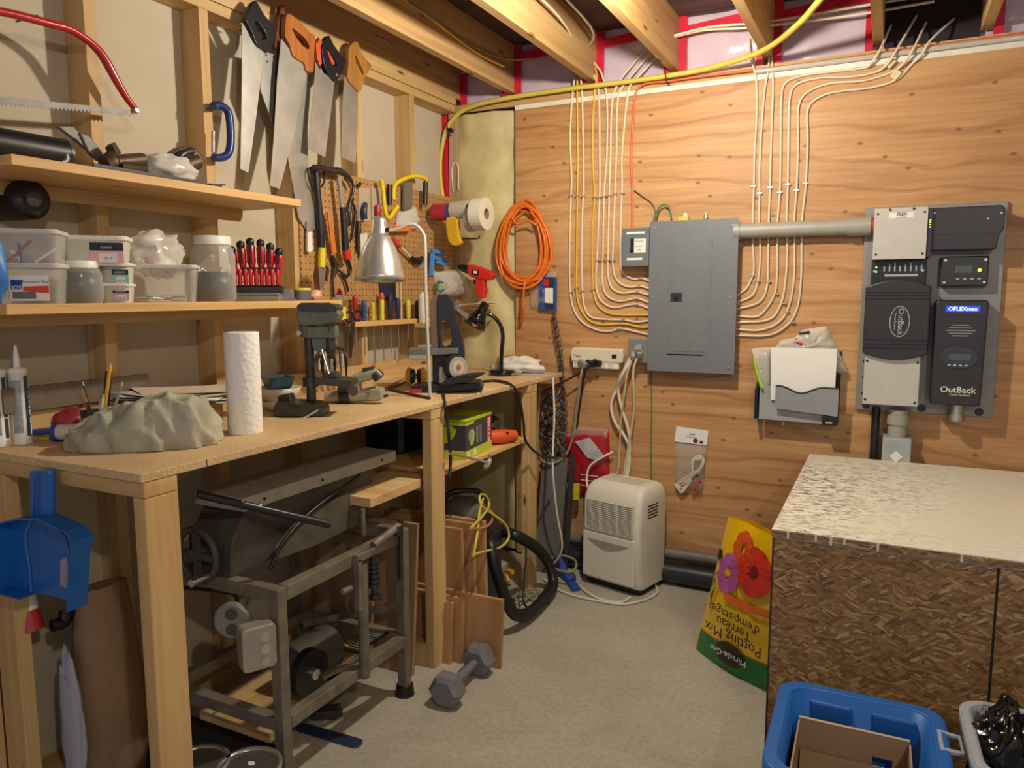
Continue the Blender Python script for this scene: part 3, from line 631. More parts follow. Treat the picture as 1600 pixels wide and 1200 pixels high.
# ------------------------------------------------------------------ surge strip, outlet and their cords
IV = mat('ivory_plastic', 'd8cdb4', .4, 0, .04)
O = .045; u0, v0, u1, v1 = pr(892, 543, 972, 578, O)
p = thing('surge_strip', 'ivory surge protector bar screwed to plywood left of outlet', 'power strip', (u0, YB, v0))
part('body', IV, p, lambda b: b.prism([(u0, v0+.03), (u1, v0+.03), (u1+.005, v0+.07), (u1, v1), (u0+.006, v1), (u0-.004, v1-.02)], O, .0), FBK(), .008)
part('outlet_bar', WHITE, p, lambda b: b.box((u0+.01, v0, 0), (u1-.02, v0+.038, O-.005)), FBK(), .004)
part('switch', BLACK, p, lambda b: b.box((u1-.052, v0+.056, O), (u1-.028, v0+.074, O+.006)), FBK(), .002)
part('label_strip', mat('label_grey', '6e6a60', .5), p, lambda b: b.box((u0+.028, v0+.055, O), (u0+.052, v0+.061, O+.0005)), FBK())
part('label_strip', mat('label_red', 'c8543c', .5), p, lambda b: b.box((u0+.012, v0+.062, O), (u0+.03, v0+.067, O+.0005)), FBK())
for k in range(6):
    so = part('socket', IV, p, lambda b: b.box((u0+.018+.035*k, v0+.006, O-.005), (u0+.042+.035*k, v0+.034, O-.003)), FBK())
    for s in (-.005, .005): part('slot', BLACK, so, lambda b: b.box((u0+.029+.035*k+s, v0+.02, O-.003), (u0+.031+.035*k+s, v0+.028, O-.0025)), FBK())
GCO = mat('cord_grey', '8d8672', .5, 0, .05); BCO = mat('cord_black', '222022', .45, 0, .05); WCO = mat('cord_white', 'd8d2c0', .45, 0, .04)
def cord(name, pts, r, m, label, plug=None, pm=None, cat='cord', group=None):
    o = thing(name, label, cat, pts[0], group=group); MB().tube(pts, r, 8, 6).build('cable', m, o)
    if plug: MB().bar(plug[0], plug[1], .026, .03).build('plug', pm or m, o, .005)
    return o
cord('power_cord', [bw(911, 573, .06), bw(907, 590, .09), bw(900, 640, .07), bw(893, 690, .06), bw(880, 715, .08), bw(862, 724, .1), bw(845, 717, .12), bw(840, 690, .14), bw(842, 630, .15), bw(842, 600, .12), bw(835, 589, .12), by(808, 585, 3.25), fz(790, 586, 1.006)], .006, GCO, 'grey cord drooping from surge strip to workbench edge', (bw(906, 565, .04), bw(915, 572, .07)))
cord('power_cord', [bw(926, 568, .06), bw(915, 580, .08), bw(905, 640, .012), bw(899, 690, .012), bw(890, 740, .012)], .005, BCO, 'thin black cord running down plywood from surge strip', (bw(918, 566, .04), bw(928, 570, .07)), BLACK)
o = cord('power_cord', [bw(935, 568, .05), bw(922, 572, .07), bw(893, 590, .08), bw(860, 606, .1), bw(843, 615, .12)], .005, BCO, 'short black cord from surge strip towards workbench leg', (bw(928, 565, .04), bw(938, 569, .06)), BLACK)
O = .05; u0, v0, u1, v1 = pr(984, 530, 1012, 566, O)
p = thing('outlet_box', 'grey metal outlet box crowded with plugs left of panel', 'outlet', (u0, YB, v0))
part('box', mat('galvanised', '9a9a96', .4, .6, .1), p, lambda b: b.box((u0, v0, 0), (u1, v1, O)), FBK(), .004)
part('cover', 'galvanised', p, lambda b: b.box((u0-.004, v0-.004, O), (u1+.002, v1+.004, O+.004)), FBK(), .003)
GPL = mat('plug_grey', '8d8a84', .4)
wp = [([(996, 546), (985, 560), (975, 580), (970, 600), (958, 620), (955, 640), (962, 662), (975, 680), (983, 700), (983, 730), (977, 755)], WCO, 'thick white cord bowing left below outlet box', .0075),
      ([(999, 545), (985, 565), (970, 590), (966, 610), (972, 640), (980, 665), (984, 690), (982, 720), (974, 765)], WCO, 'white cord straight down from outlet to dehumidifier', .0075),
      ([(1000, 552), (990, 575), (990, 610), (990, 645), (984, 685), (978, 720), (972, 760)], mat('cord_cream', 'c5b898', .5), 'cream cord at right of the outlet cord cluster', .006),
      ([(990, 556), (980, 585), (975, 620), (970, 660), (968, 700), (962, 745), (930, 765)], 'cord_cream', 'thin cream cord hanging behind white cords', .004)]
for i, (px, m, lb, r) in enumerate(wp):
    m = MC[m] if isinstance(m, str) else m
    cord('power_cord', [bw(x, y, .03+.008*i if j > 2 else .07) for j, (x, y) in enumerate(px)], r, m, lb, (bw(px[0][0]+1, px[0][1]-4, .05), bw(px[0][0]-1, px[0][1]+4, .085)), GPL, group='cords hanging from the outlet box')
cord('power_cord', [bw(958, 706, .03), bw(940, 715, .05), bw(922, 728, .06), bw(917, 745, .07), bw(918, 762, .1)], .006, WCO, 'pale cord arching onto left top of dehumidifier')
# packaged cable
p = thing('packaged_cable', 'white coiled cable in clear bag with white header card', 'package', bw(1080, 770))
cdp = buv([(1057, 666), (1107, 673), (1105, 696), (1054, 690)], .008)
part('header_card', mat('paper_white', 'e8e6e0', .7, 0, .02), p, lambda b: b.prism(cdp[::-1], .002, .008), FBK())
part('hang_hole', BLACK, p, lambda b: b.box((cdp[0][0]+.062, cdp[0][1]-.034, .0101), (cdp[0][0]+.09, cdp[0][1]-.03, .0106)), FBK())
part('card_picture', mat('pic_maroon', '5a3434', .5), p, lambda b: b.cyl((cdp[2][0]-.055, cdp[2][1]+.018, .01), (cdp[2][0]-.055, cdp[2][1]+.018, .0106), .012, None, 12).box((cdp[2][0]-.035, cdp[2][1]+.006, .01), (cdp[2][0]-.02, cdp[2][1]+.02, .0106)), FBK())
text('LIGHTED', FBK(.0104) @ T(cdp[0][0]+.075, cdp[0][1]-.048, 0) @ RZ(-7), .014, mat('grey_ink', '8a8a8a', .5, 0, 0), p)
bag('pouch', '', '', dense(buv([(1054, 692), (1105, 697), (1101, 738), (1098, 770), (1086, 766), (1054, 756)], .01)), .035, FBK(), clear('thin_film', 'ddd3c4', .2, .1), .004, .2, p)
part('coil', WCO, p, lambda b: [b.tube([bw(1090+dx, 712+dy, .02+.004*k), bw(1098+dx, 716, .024), bw(1096+dx, 730, .026), bw(1078, 742+dy, .024), bw(1062+dx, 752+dy, .022), bw(1057+dx, 758, .022), bw(1065, 763+dy, .024), bw(1078+dx, 752, .026), bw(1082, 735+dy, .028), bw(1083+dx, 720, .026)], .0045, 6, 4, True) for k, (dx, dy) in enumerate(((0, 0), (-2, 4), (1, 7)))])
part('plug', mat('plug_red', 'b8402e', .4), p, lambda b: b.tube([bw(1083, 766, .025), bw(1094, 750, .03)], .009, 8, 1), label='red plug'); part('plug', BLACK, p, lambda b: b.tube([bw(1082, 748, .028), bw(1090, 742, .03)], .009, 8, 1), label='black plug')

# ------------------------------------------------------------------ pipes at the foot of the wall
g = bw(1100, 872, .04); one(MB().cyl((-1.45, g.y, g.z), (1.6, g.y, g.z), .024, None, 16), 'wall_pipe', mat('pipe_grey', '6e6a66', .45), 'grey pipe along foot of plywood wall, upper of two', 'pipe')
one(MB().cyl((-1.45, YB-.052, .056), (1.6, YB-.052, .056), .05, None, 18), 'wall_pipe', mat('pipe_black', '26262a', .4), 'thick black pipe lying on floor along plywood wall', 'pipe')

# ------------------------------------------------------------------ dehumidifier
A = fz(910, 908, 0); B = fz(999, 935, 0); ex = (B-A); W = ex.length; ex.normalize(); ey = Vector((-ex.y, ex.x, 0))
Mh = Matrix(((ex.x, ey.x, 0, A.x), (ex.y, ey.y, 0, A.y), (0, 0, 1, 0), (0, 0, 0, 1)))
dh = thing('dehumidifier', 'cream dehumidifier with louvred front standing on concrete floor', 'dehumidifier', M=Mh)
HH = .505; DD = .24
CRM = mat('cream_plastic', 'dcd6c4', .4, 0, .03)
def hull(b):
    rings = []
    for z, i, s in ((.03, .0, .010), (.05, 0, 0), (.30, 0, -.012), (HH-.07, 0, 0), (HH-.03, .006, .018), (HH-.008, .018, .042), (HH, .03, .07)):
        rings.append([(x, y, z) for x, y in rrect(i, s, W-i, DD-i, .025, 4)])
    b.loft(rings)
part('shell', CRM, dh, hull, Mh)
part('base', BLACK, dh, lambda b: b.box((.015, .02, 0), (W-.015, DD-.01, .035)), Mh)
gx0, gx1, gz0, gz1 = .032, W-.035, .285, .425
part('grille_recess', mat('recess_dark', '2c2a26', .7), dh, lambda b: b.box((gx0, -.0165, gz0), (gx1, -.004, gz1)), Mh)
for k in range(17):
    z = gz0+(gz1-gz0)*k/16; part('louvre', CRM, dh, lambda b: b.box((gx0-.003, -.022, z-.0023), (gx1+.003, -.012, z+.0023)), Mh)
for x in (gx0-.002, gx0+.09*W/.36, gx1-.09*W/.36, gx1+.002): part('grille_bar', CRM, dh, lambda b: b.box((x-.0025, -.0225, gz0), (x+.0025, -.012, gz1)), Mh)
part('bucket_panel', CRM, dh, lambda b: b.box((.012, -.018, .045), (W-.02, 0, .268)), Mh, .006)
part('grip', mat('grip_taupe', '9c9484', .5), dh, lambda b: b.prism([(.045+(W-.1)*i/14, .235-.012*math.sin(0)-.0*i) for i in range(15)]+[(.045+(W-.1)*i/14, .235-.038*math.sin(PI*i/14)) for i in range(13, 0, -1)], .004), Mh @ Matrix(((1, 0, 0, 0), (0, 0, -1, -.0175), (0, 1, 0, 0), (0, 0, 0, 1))))
part('control_panel', mat('cream_grey', 'c9c3b2', .4), dh, lambda b: b.box((.06, .075, HH-.002), (W-.06, DD-.06, HH+.002)), Mh, .002)
for k in range(5): part('side_vent', mat('recess_dark', '2c2a26', .7), dh, lambda b: b.box((W-.001, .06, .36+.014*k), (W+.001, .15, .366+.014*k)), Mh)
for i, (px, lb) in enumerate((([(985, 933), (970, 941), (940, 937), (918, 926), (905, 915)], 'white cord looping on floor in front of dehumidifier'), ([(1020, 908), (1027, 925), (1005, 938), (970, 944), (930, 938), (895, 930), (870, 920), (850, 905)], 'long white cord curling from right of dehumidifier along floor'))):
    cord('power_cord', [fz(x, y, .007) for x, y in px], .006, WCO, lb)

# ------------------------------------------------------------------ chest of strand board with white painted lid
cx0, cy0, cy1, CH = -.272, 2.262, 3.40, .705
ch = thing('storage_chest', 'large strand board chest with white painted top', 'chest', (cx0, cy0, 0))
for xa, xb in ((cx0, .285), (.291, 1.45)): part('front_panel', osb(), ch, lambda b: b.box((xa, cy0, .0), (xb, cy0+.018, CH-.02)), None, .001)
part('side_panel', wood('chest_side', '5e4630', '4a3626', 'y'), ch, lambda b: b.box((cx0, cy0+.019, 0), (cx0+.018, cy1, CH-.02)))
part('corner_strip', mat('strip_dark', '3a2c22', .6), ch, lambda b: b.box((cx0-.004, cy0-.002, 0), (cx0+.001, cy0+.02, CH-.022)))
part('seam_strip', mat('seam_dark', '2c2420', .7), ch, lambda b: b.box((.285, cy0+.004, 0), (.291, cy0+.016, CH-.02)))
part('back_panel', osb(), ch, lambda b: b.box((cx0+.02, cy1-.018, 0), (1.45, cy1, CH-.02)))
def lidmat():
    m, nt, b = newmat('white_lid'); v = coords(nt)
    n = tnoise(nt, coords(nt, (30, 60, 30)), 1, 5, .7, .8); n2 = tnoise(nt, coords(nt, (2.6, 2.2, 1)), 1, 3)
    sx = nt.nodes.new('ShaderNodeSeparateXYZ'); nt.links.new(v, sx.inputs[0])
    mk = nt.nodes.new('ShaderNodeMapRange'); nt.links.new(sx.outputs[0], mk.inputs[0]); mk.inputs[1].default_value = .05; mk.inputs[2].default_value = .62; mk.inputs[3].default_value = 1; mk.inputs[4].default_value = .15
    mm = nt.nodes.new('ShaderNodeMath'); mm.operation = 'MULTIPLY'; nt.links.new(mk.outputs[0], mm.inputs[0]); nt.links.new(ramp(nt, n2.outputs[0], [(.32, (0, 0, 0, 1)), (.58, (1, 1, 1, 1))]), mm.inputs[1])
    m2 = nt.nodes.new('ShaderNodeMath'); m2.operation = 'MULTIPLY'; nt.links.new(mm.outputs[0], m2.inputs[0]); nt.links.new(ramp(nt, n.outputs[0], [(.46, (0, 0, 0, 1)), (.62, (1, 1, 1, 1))]), m2.inputs[1])
    base = ramp(nt, n2.outputs[0], [(.3, lin('ded8c4')), (.7, lin('e9e5d8'))])
    nt.links.new(mixc(nt, m2.outputs[0], base, lin('5e482c')), b.inputs['Base Color']); b.inputs['Roughness'].default_value = .5
    bump(nt, b, tnoise(nt, coords(nt, (20, 40, 20)), 1, 3).outputs[0], .12, .002); MC['white_lid'] = m
lidmat()
lid = part('lid', 'white_lid', ch, lambda b: b.box((cx0-.006, cy0-.012, CH-.003), (1.47, cy1+.01, CH)))
part('lid_core', osb(), ch, lambda b: b.box((cx0-.006, cy0-.012, CH-.022), (1.47, cy1+.01, CH-.0032)))
part('metal_edge', mat('edge_grey', '9d9a92', .4, .4), ch, lambda b: b.box((cx0-.004, cy0-.006, CH-.028), (1.45, cy0+.002, CH-.0222)))
for x in (-.235, -.16, -.12, -.085, .0, .2): part('paint_drip', WHITE, ch, lambda b: b.box((x, cy0-.0135, CH-.018-.012*random.random()), (x+.006, cy0-.0118, CH-.002)))

# ------------------------------------------------------------------ potting soil bag leaning on the chest
PY = mat('bag_yellow', 'f2c311', .3, 0, .05, 8, .3, coat=.3); PGN = mat('bag_green', '1d7a36', .3, 0, .08)
base = fz(1152, 972, 0)
xr = cx0-.02
def bagpt(s, t, k):   # s across 0..1, t up 0..1, k front(1)/back(-1)
    x = -.62+.02*t+s*(xr+.62-.02*t)+.10*t*(1-s); y = 2.85-.05*t-.22*s*(1-t)-.16*s*t
    z = .575*t*(1-.05*abs(s-.4))
    th = .055*math.sin(PI*min(1, max(0, s)))**.7*(.25+.75*math.sin(PI*(.12+.8*t)))
    wr = .006*mnoise.noise(Vector((s*9, t*9, k)))
    return Vector((x, y, z))+Vector((-.35, -.94, .1))*(k*th+wr)
NS, NT = 16, 20
def gridm(b, s0, s1, t0, t1, off=.0, k=1, ns=NS, ntt=NT):
    g = [bagpt(s0+(s1-s0)*i/ns, t0+(t1-t0)*j/ntt, k)+Vector((-.35, -.94, .1))*off for j in range(ntt+1) for i in range(ns+1)]
    b.add(g, [(j*(ns+1)+i, j*(ns+1)+i+1, (j+1)*(ns+1)+i+1, (j+1)*(ns+1)+i) for j in range(ntt) for i in range(ns)], True)
def bagbody(b):
    gridm(b, 0, 1, 0, 1, 0, 1); gridm(b, 0, 1, 0, 1, 0, -1)
ps = thing('potting_soil_bag', 'yellow and green potting mix bag standing upside down beside chest', 'bag', (base.x, base.y, 0))
part('sack', PY, ps, bagbody)
part('green_band', PGN, ps, lambda b: gridm(b, .02, 1, .0, .17, .004, 1))
def decal(b, s, t, rs, rt, n=24, off=.007):
    c = bagpt(s, t, 1); vs = [c+Vector((-.35, -.94, .1))*off]+[bagpt(s+rs*math.cos(2*PI*i/n), t+rt*math.sin(2*PI*i/n), 1)+Vector((-.35, -.94, .1))*off for i in range(n)]
    b.add(vs, [(0, 1+i, 1+(i+1) % n) for i in range(n)])
part('round_badge', BLACK, ps, lambda b: decal(b, .5, .125, .19, .08, off=.008))
part('round_badge', BLACK, ps, lambda b: decal(b, .06, .74, .06, .04, off=.008))
PK = mat('petal_magenta', 'b25aa0', .4, 0, .15); PRD = mat('petal_red', 'd43322', .4, 0, .15); POR = mat('strip_orange', 'e8702a', .4, 0, .05)
for s, t, R, m, n in ((.32, .655, .22, PK, 9), (.70, .73, .26, PRD, 11), (.48, .84, .19, mat('petal_orange', 'cf5a2a', .4, 0, .15), 8)):
    for k in range(n):
        a = 2*PI*k/n; part('petal', m, ps, lambda b: decal(b, s+R*.55*math.cos(a), t+R*.4*math.sin(a), R*.42, R*.22, 12, .007+.0004*(k % 3)))
part('flower_heart', mat('heart_yellow', 'e6b51e', .4), ps, lambda b: decal(b, .32, .655, .055, .03, 12, .0095))
part('flower_heart', mat('heart_dark', '7a1a18', .4), ps, lambda b: decal(b, .70, .73, .05, .034, 12, .0095))
part('orange_strip', POR, ps, lambda b: gridm(b, .34, .98, .475, .525, .006, 1, 8, 2))
nrm = Vector((-.35, -.94, .1)).normalized()
def btext(body, s, t, size, m, sx=1.0, rot=0, off=.011):
    c = bagpt(s, t, 1)+nrm*(off+.004); xd = -(bagpt(s+.1, t, 1)-bagpt(s-.1, t, 1)).normalized(); M_ = frame(c, xd, (0, 0, -1)); 
    text(body, M_ @ RZ(rot), size, m, ps, sx=sx)
INK = mat('ink_brown', '2a2416', .5, 0, 0)
btext('Potting Mix', .54, .255, .056, INK); btext('Terreau', .54, .33, .05, INK); btext('d\'empotage', .56, .40, .048, INK); btext('Miracle-Gro', .5, .125, .034, WHITE, off=.012)
btext('Potting Mix', .08, .52, .028, INK, 1, 68); btext('Terreau d\'empotage', .14, .50, .022, INK, 1, 68)

# ------------------------------------------------------------------ totes in front of the chest
BLU = mat('tote_blue', '1f62b0', .38, 0, .05)
def tote(name, label, c, ang, lx_, ly_, h, m, rim=.028, cat='bin'):
    M_ = T(*c) @ RZ(ang); t = thing(name, label, cat, M=M_)
    def sh(b):
        o = [[(x, y, z) for x, y in rrect(-lx_/2*k, -ly_/2*k, lx_/2*k, ly_/2*k, .05, 5)] for z, k in ((0, .82), (h, 1))]
        i = [[(x, y, z) for x, y in rrect(-lx_/2*k+.004, -ly_/2*k+.004, lx_/2*k-.004, ly_/2*k-.004, .046, 5)] for z, k in ((h, 1), (.006, .82))]
        b.loft(o+i)
    part('tub', m, t, sh, M_)
    def rm(b):
        a = rrect(-lx_/2-rim, -ly_/2-rim, lx_/2+rim, ly_/2+rim, .06, 5); c_ = rrect(-lx_/2+.002, -ly_/2+.002, lx_/2-.002, ly_/2-.002, .05, 5)
        b.prism(a, .012, h-.008, None, [c_[::-1]])
    part('rim', m, t, rm, M_, .005)
    part('rim_skirt', m, t, lambda b: b.loft([[(x, y, z) for x, y in rrect(-lx_/2-rim, -ly_/2-rim, lx_/2+rim, ly_/2+rim, .06, 5)] for z in (h-.03, h)], cap=False), M_, solid=.004)
    return t, M_
ZR = .36
A = fz(1222, 1060, ZR); B = fz(1474, 1112, ZR); ex = (B-A).normalized(); ang = math.degrees(math.atan2(ex.y, ex.x)); W = (B-A).length-.056
Ly = .38; cen = (A+B)/2+Vector((ex.y, -ex.x, 0))*(Ly/2+.028)
bt, Mb = tote('storage_tote', 'blue plastic tote with cardboard box inside, before chest', (cen.x, cen.y, 0), ang, W, Ly, ZR, BLU)
for x in (-W*.2, W*.25): part('rib', BLU, bt, lambda b: b.box((x-.05, Ly/2-.02, .05), (x+.05, Ly/2-.008, ZR-.02)), Mb, .006)
CB = mat('cardboard', 'a88a68', .8, 0, .06, 12); CBE = mat('cardboard_edge', 'c4a882', .8)
cb = thing('cardboard_box', 'open brown cardboard box inside blue tote', 'box', M=Mb @ T(-.01, -.01, .01))
bx, byy, bz = W*.78, Ly*.74, .30
hole = [(bx*.18, bz-.06), (bx*.36, bz-.06), (bx*.36, bz-.16), (bx*.29, bz-.16), (bx*.29, bz-.085), (bx*.18, bz-.085)]
part('wall', CB, cb, lambda b: b.prism([(-bx/2, 0), (bx/2, 0), (bx/2, bz), (-bx/2, bz)], .004, 0, Matrix(((1, 0, 0, 0), (0, 0, 1, byy/2), (0, 1, 0, 0), (0, 0, 0, 1))), [hole]), WM[cb.name])
part('wall', CB, cb, lambda b: b.box((-bx/2, -byy/2, 0), (bx/2, -byy/2+.004, bz-.02)), WM[cb.name])
for s in (-1, 1): part('wall', CB, cb, lambda b: b.box((s*bx/2-.002, -byy/2, 0), (s*bx/2+.002, byy/2, bz-.006)), WM[cb.name])
part('bottom', CB, cb, lambda b: b.box((-bx/2, -byy/2, 0), (bx/2, byy/2, .004)), WM[cb.name])
part('flap', CB, cb, lambda b: b.box((-bx/2+.006, -.002, .0), (bx/2-.006, .002, .15), T(0, byy/2-.008, bz-.08) @ RX(160)), WM[cb.name])
part('edge_strip', CBE, cb, lambda b: b.box((-bx/2, byy/2-.003, bz), (bx/2, byy/2+.006, bz+.0015)), WM[cb.name])
GRY = mat('tub_grey', 'a4aab2', .4, 0, .04)
ZR2 = .40
A = fz(1490, 1082, ZR2); gc = A+Vector((.24, -.17, 0))
gt, Mg = tote('laundry_tub', 'grey plastic tub with black bag, right of blue tote', (gc.x, gc.y-.01, 0), 2, .42, .30, ZR2, GRY, .018)
part('handle', GRY, gt, lambda b: b.prism([(-.23-.05, -.03), (-.23, -.03), (-.23, .05), (-.23-.05, .06)], .01, ZR2-.045, None, [[(-.27, -.018), (-.27, .048), (-.236, .04), (-.236, -.018)]]), Mg, .003)
def crumple(b, c, r, amp, f_, n=26, m=16, seed=0):
    vs = []
    for j in range(m+1):
        for i in range(n):
            th = PI*j/m; ph = 2*PI*i/n; d = Vector((math.sin(th)*math.cos(ph), math.sin(th)*math.sin(ph), -math.cos(th)))
            k = 1+amp*mnoise.noise(d*f_+Vector((seed, 0, 0)))+amp*.5*mnoise.noise(d*f_*2.7+Vector((seed, 4, 0)))
            vs.append((c[0]+d.x*r[0]*k, c[1]+d.y*r[1]*k, c[2]+d.z*r[2]*k))
    b.add(vs, [(j*n+i, j*n+(i+1) % n, (j+1)*n+(i+1) % n, (j+1)*n+i) for j in range(m) for i in range(n)], True)
b = MB(); qg = fz(1572, 1128, .42); crumple(b, (qg.x, qg.y, .34), (.075, .08, .10), .4, 2.6, 40, 26, 2); one(b, 'garbage_bag', mat('black_film', '0d0d10', .18, 0, .1), 'crumpled black plastic bag in grey tub', 'bag')
b = MB(); crumple(b, (gc.x-.09, gc.y-.04, .22), (.06, .09, .09), .5, 3, 30, 18, 7); one(b, 'cloth_bundle', mat('cloth_mauve', '9c7f84', .8, 0, .25, 20), 'pinkish crumpled cloth in grey tub beside black bag', 'cloth')

# ------------------------------------------------------------------ left wall: saws
def z2(pts): return [(350+x/4, y/4) for x, y in pts]
def z1(pts): return [(x/4, y/4) for x, y in pts]
def z4(pts): return [(300+x/5, 250+y/5) for x, y in pts]
def z5(pts): return [(560+x/5, 250+y/5) for x, y in pts]
DKS0 = mat('nail_steel', '55524e', .4, .7, 0); SAWB = mat('saw_steel', 'b9b8b4', .42, .8, .18, 9); BLKH = mat('handle_black', '1c1d24', .35, 0, .1)
HW1 = wood('handle_wood', 'c07a3c', 'a5622c', 'z', .4, False); HW2 = wood('handle_tan', 'b8843f', '99692c', 'z', .4, False)
def smooth_poly(p, k=3):
    q = spline([Vector((x, y, 0)) for x, y in p], k, True); return [(v.x, v.y) for v in q]
def hsaw(name, label, blade, handle, hole, hm, o, rivets=(), extra=()):
    B = luv(blade, o); Hh = luv(handle, o)
    t = thing(name, label, 'saw', (XS, min(a for a, _ in B), min(b for _, b in B)), group='handsaws hung on the studs')
    part('blade', SAWB, t, lambda b: b.prism(B, .0018, o), FLF())
    if handle:
        h = part('handle', hm, t, lambda b: b.prism(smooth_poly(Hh), .022, o-.010, None, [smooth_poly(luv(hole, o))] if hole else ()), FLF(), .004)
        for x, y in rivets:
            a = luv([(x, y)], o)[0]; part('rivet', STAPLE, h, lambda b: b.cyl((*a, o+.011), (*a, o+.0145), .006, .005, 10), FLF())
    for nm, pl, m, th in extra: part(nm, m, t, lambda b: b.prism(luv(pl, o), th, o-th/2), FLF(), .002)
    return t
hsaw('handsaw', 'long handsaw with solid black handle, nearest the blue clamp',
     z2([(110, 140), (130, 170), (180, 270), (250, 330), (215, 600), (190, 800), (150, 1080), (100, 1055), (105, 800), (110, 500)]),
     z2([(125, 130), (140, 60), (180, 10), (200, 30), (240, 100), (290, 155), (305, 180), (300, 260), (265, 330), (235, 315), (190, 280), (160, 200)]),
     z2([(180, 150), (200, 140), (250, 215), (240, 250), (215, 240)]), BLKH, .05)
hsaw('back_saw', 'short saw blade with black spine hung edge-on between two handsaws',
     z2([(245, 320), (325, 345), (312, 600), (300, 770), (225, 560)]), z2([(345, 40), (372, 70), (360, 200), (345, 305), (305, 300), (318, 180)]), None, wood('handle_dark', '7a4a26', '5a3418', 'z', .4, False), .035,
     extra=[('spine', z2([(348, 160), (356, 165), (335, 500), (315, 790), (300, 770), (322, 450)]), BLACK, .008)])
part('rivet_hole', BLACK, [o for o in COL.objects if o.name == 'back_saw'][0], lambda b: [b.cyl((*a, .0368), (*a, .0374), .004, None, 8) for a in luv(z2([(268, 385), (308, 360), (262, 345)]), .036)], FLF())
hsaw('handsaw', 'handsaw with plain wide blade hung behind the orange wooden handled saw', [(455, 108), (486, 118), (480, 200), (481, 262), (484, 300), (494, 340), (494, 358), (480, 362), (466, 340), (457, 290), (450, 250), (448, 180)],
     [(452, 40), (470, 45), (484, 75), (482, 112), (458, 108)], None, HW2, .012)
hsaw('handsaw', 'large handsaw with riveted orange-brown wooden handle',
     z2([(355, 240), (400, 300), (430, 360), (490, 400), (515, 470), (475, 650), (430, 850), (380, 1050), (345, 1180), (285, 1160), (310, 850), (330, 500)]),
     z2([(380, 90), (420, 105), (470, 150), (520, 205), (555, 230), (550, 330), (545, 440), (525, 452), (500, 440), (490, 400), (450, 375), (420, 350), (400, 290), (370, 230), (370, 150)]),
     z2([(410, 180), (430, 190), (490, 240), (520, 290), (510, 310), (480, 290), (440, 240)]), HW1, .062, z2([(450, 330), (495, 375), (518, 430), (430, 185)]))
ORG = mat('orange_plastic', 'd2552a', .4, 0, .06)
hsaw('handsaw', 'handsaw with black and orange plastic handle', z2([(570, 390), (600, 440), (690, 510), (660, 750), (630, 985), (525, 930), (545, 700), (560, 550)]),
     z2([(600, 290), (640, 225), (665, 270), (720, 350), (750, 380), (735, 430), (690, 510), (660, 490), (625, 440), (605, 370)]), z2([(630, 300), (650, 320), (695, 400), (685, 415), (655, 390)]), BLKH, .05,
     z2([(690, 470)]), [('grip_insert', z2([(565, 275), (590, 245), (605, 262), (592, 300), (602, 400), (590, 412), (570, 350)]), ORG, .018), ('grip_insert', z2([(632, 305), (645, 312), (690, 395), (683, 410), (660, 388)]), ORG, .008)])
hsaw('handsaw', 'handsaw with pale tan wooden handle, nearest the corner', z2([(750, 470), (800, 545), (835, 580), (835, 800), (820, 1020), (730, 985), (735, 700)]),
     z2([(770, 300), (800, 265), (825, 270), (850, 340), (910, 410), (900, 430), (870, 490), (840, 575), (800, 545), (760, 490), (765, 400)]), z2([(805, 345), (830, 380), (862, 455), (850, 465), (818, 400)]), HW2, .05, z2([(800, 500), (825, 530), (812, 490)]))
# nails the saws hang from
for x, y, o_ in ((402, 42, .066), (452, 42, .04), (462, 52, .022), (465, 58, .078), (508, 86, .066), (556, 98, .066), (60, 24, .076), (340, 168, .05)):
    a = luv([(x, y)], o_)[0]; part('hang_nail', DKS0, wl, lambda b: b.cyl((*a, -.02), (*a, o_), .0025, None, 6), FLF())
# bow saw
REDP = mat('red_paint', 'b0282c', .25, 0, .08, coat=.4)
BO = .06
pl = z1([(-420, 130), (-340, 70), (-200, 45), (0, 72), (150, 105), (300, 145), (430, 180), (530, 240), (610, 310), (660, 380), (720, 490), (790, 610), (860, 700)])
t = thing('bow_saw', 'red tubular bow saw with toothed blade hung above upper shelf', 'saw', lw(60, 170, BO))
part('frame', REDP, t, lambda b: b.tube([lw(x, y, BO) for x, y in pl], [.011]*9+[.0125, .013, .012, .010, .009], 12, 5))
top = luv(z1([(-400, 560), (840, 690)]), BO); bot = luv(z1([(-400, 610), (835, 712)]), BO)
teeth = []
for i in range(96):
    f_ = i/95; teeth.append((bot[0][0]+(bot[1][0]-bot[0][0])*f_, bot[0][1]+(bot[1][1]-bot[0][1])*f_-(.007 if i % 2 else 0)))
part('blade', mat('blade_oiled', '8a8884', .6, .35, .15, 30), t, lambda b: b.prism(teeth+[top[1], top[0]], .0016, BO), FLF())
a = luv(z1([(838, 692)]), BO)[0]; part('blade_bolt', STAPLE, t, lambda b: b.cyl((*a, BO-.012), (*a, BO+.014), .006, None, 10), FLF())
# blue clamp
t = thing('clamp', 'dark blue C-shaped clamp hanging right of the stud', 'clamp', lw(352, 245, .03))
part('frame', mat('clamp_blue', '1c3470', .3, .1, .08), t, lambda b: b.tube([lw(x, y, .03) for x, y in z1([(1330, 662), (1380, 662), (1425, 700), (1440, 800), (1440, 900), (1425, 960), (1385, 985), (1335, 985)])], .0135, 10, 5))
part('screw', steel(), t, lambda b: b.cyl(lw(333, 238, .03), lw(333, 205, .03), .006, None, 10))

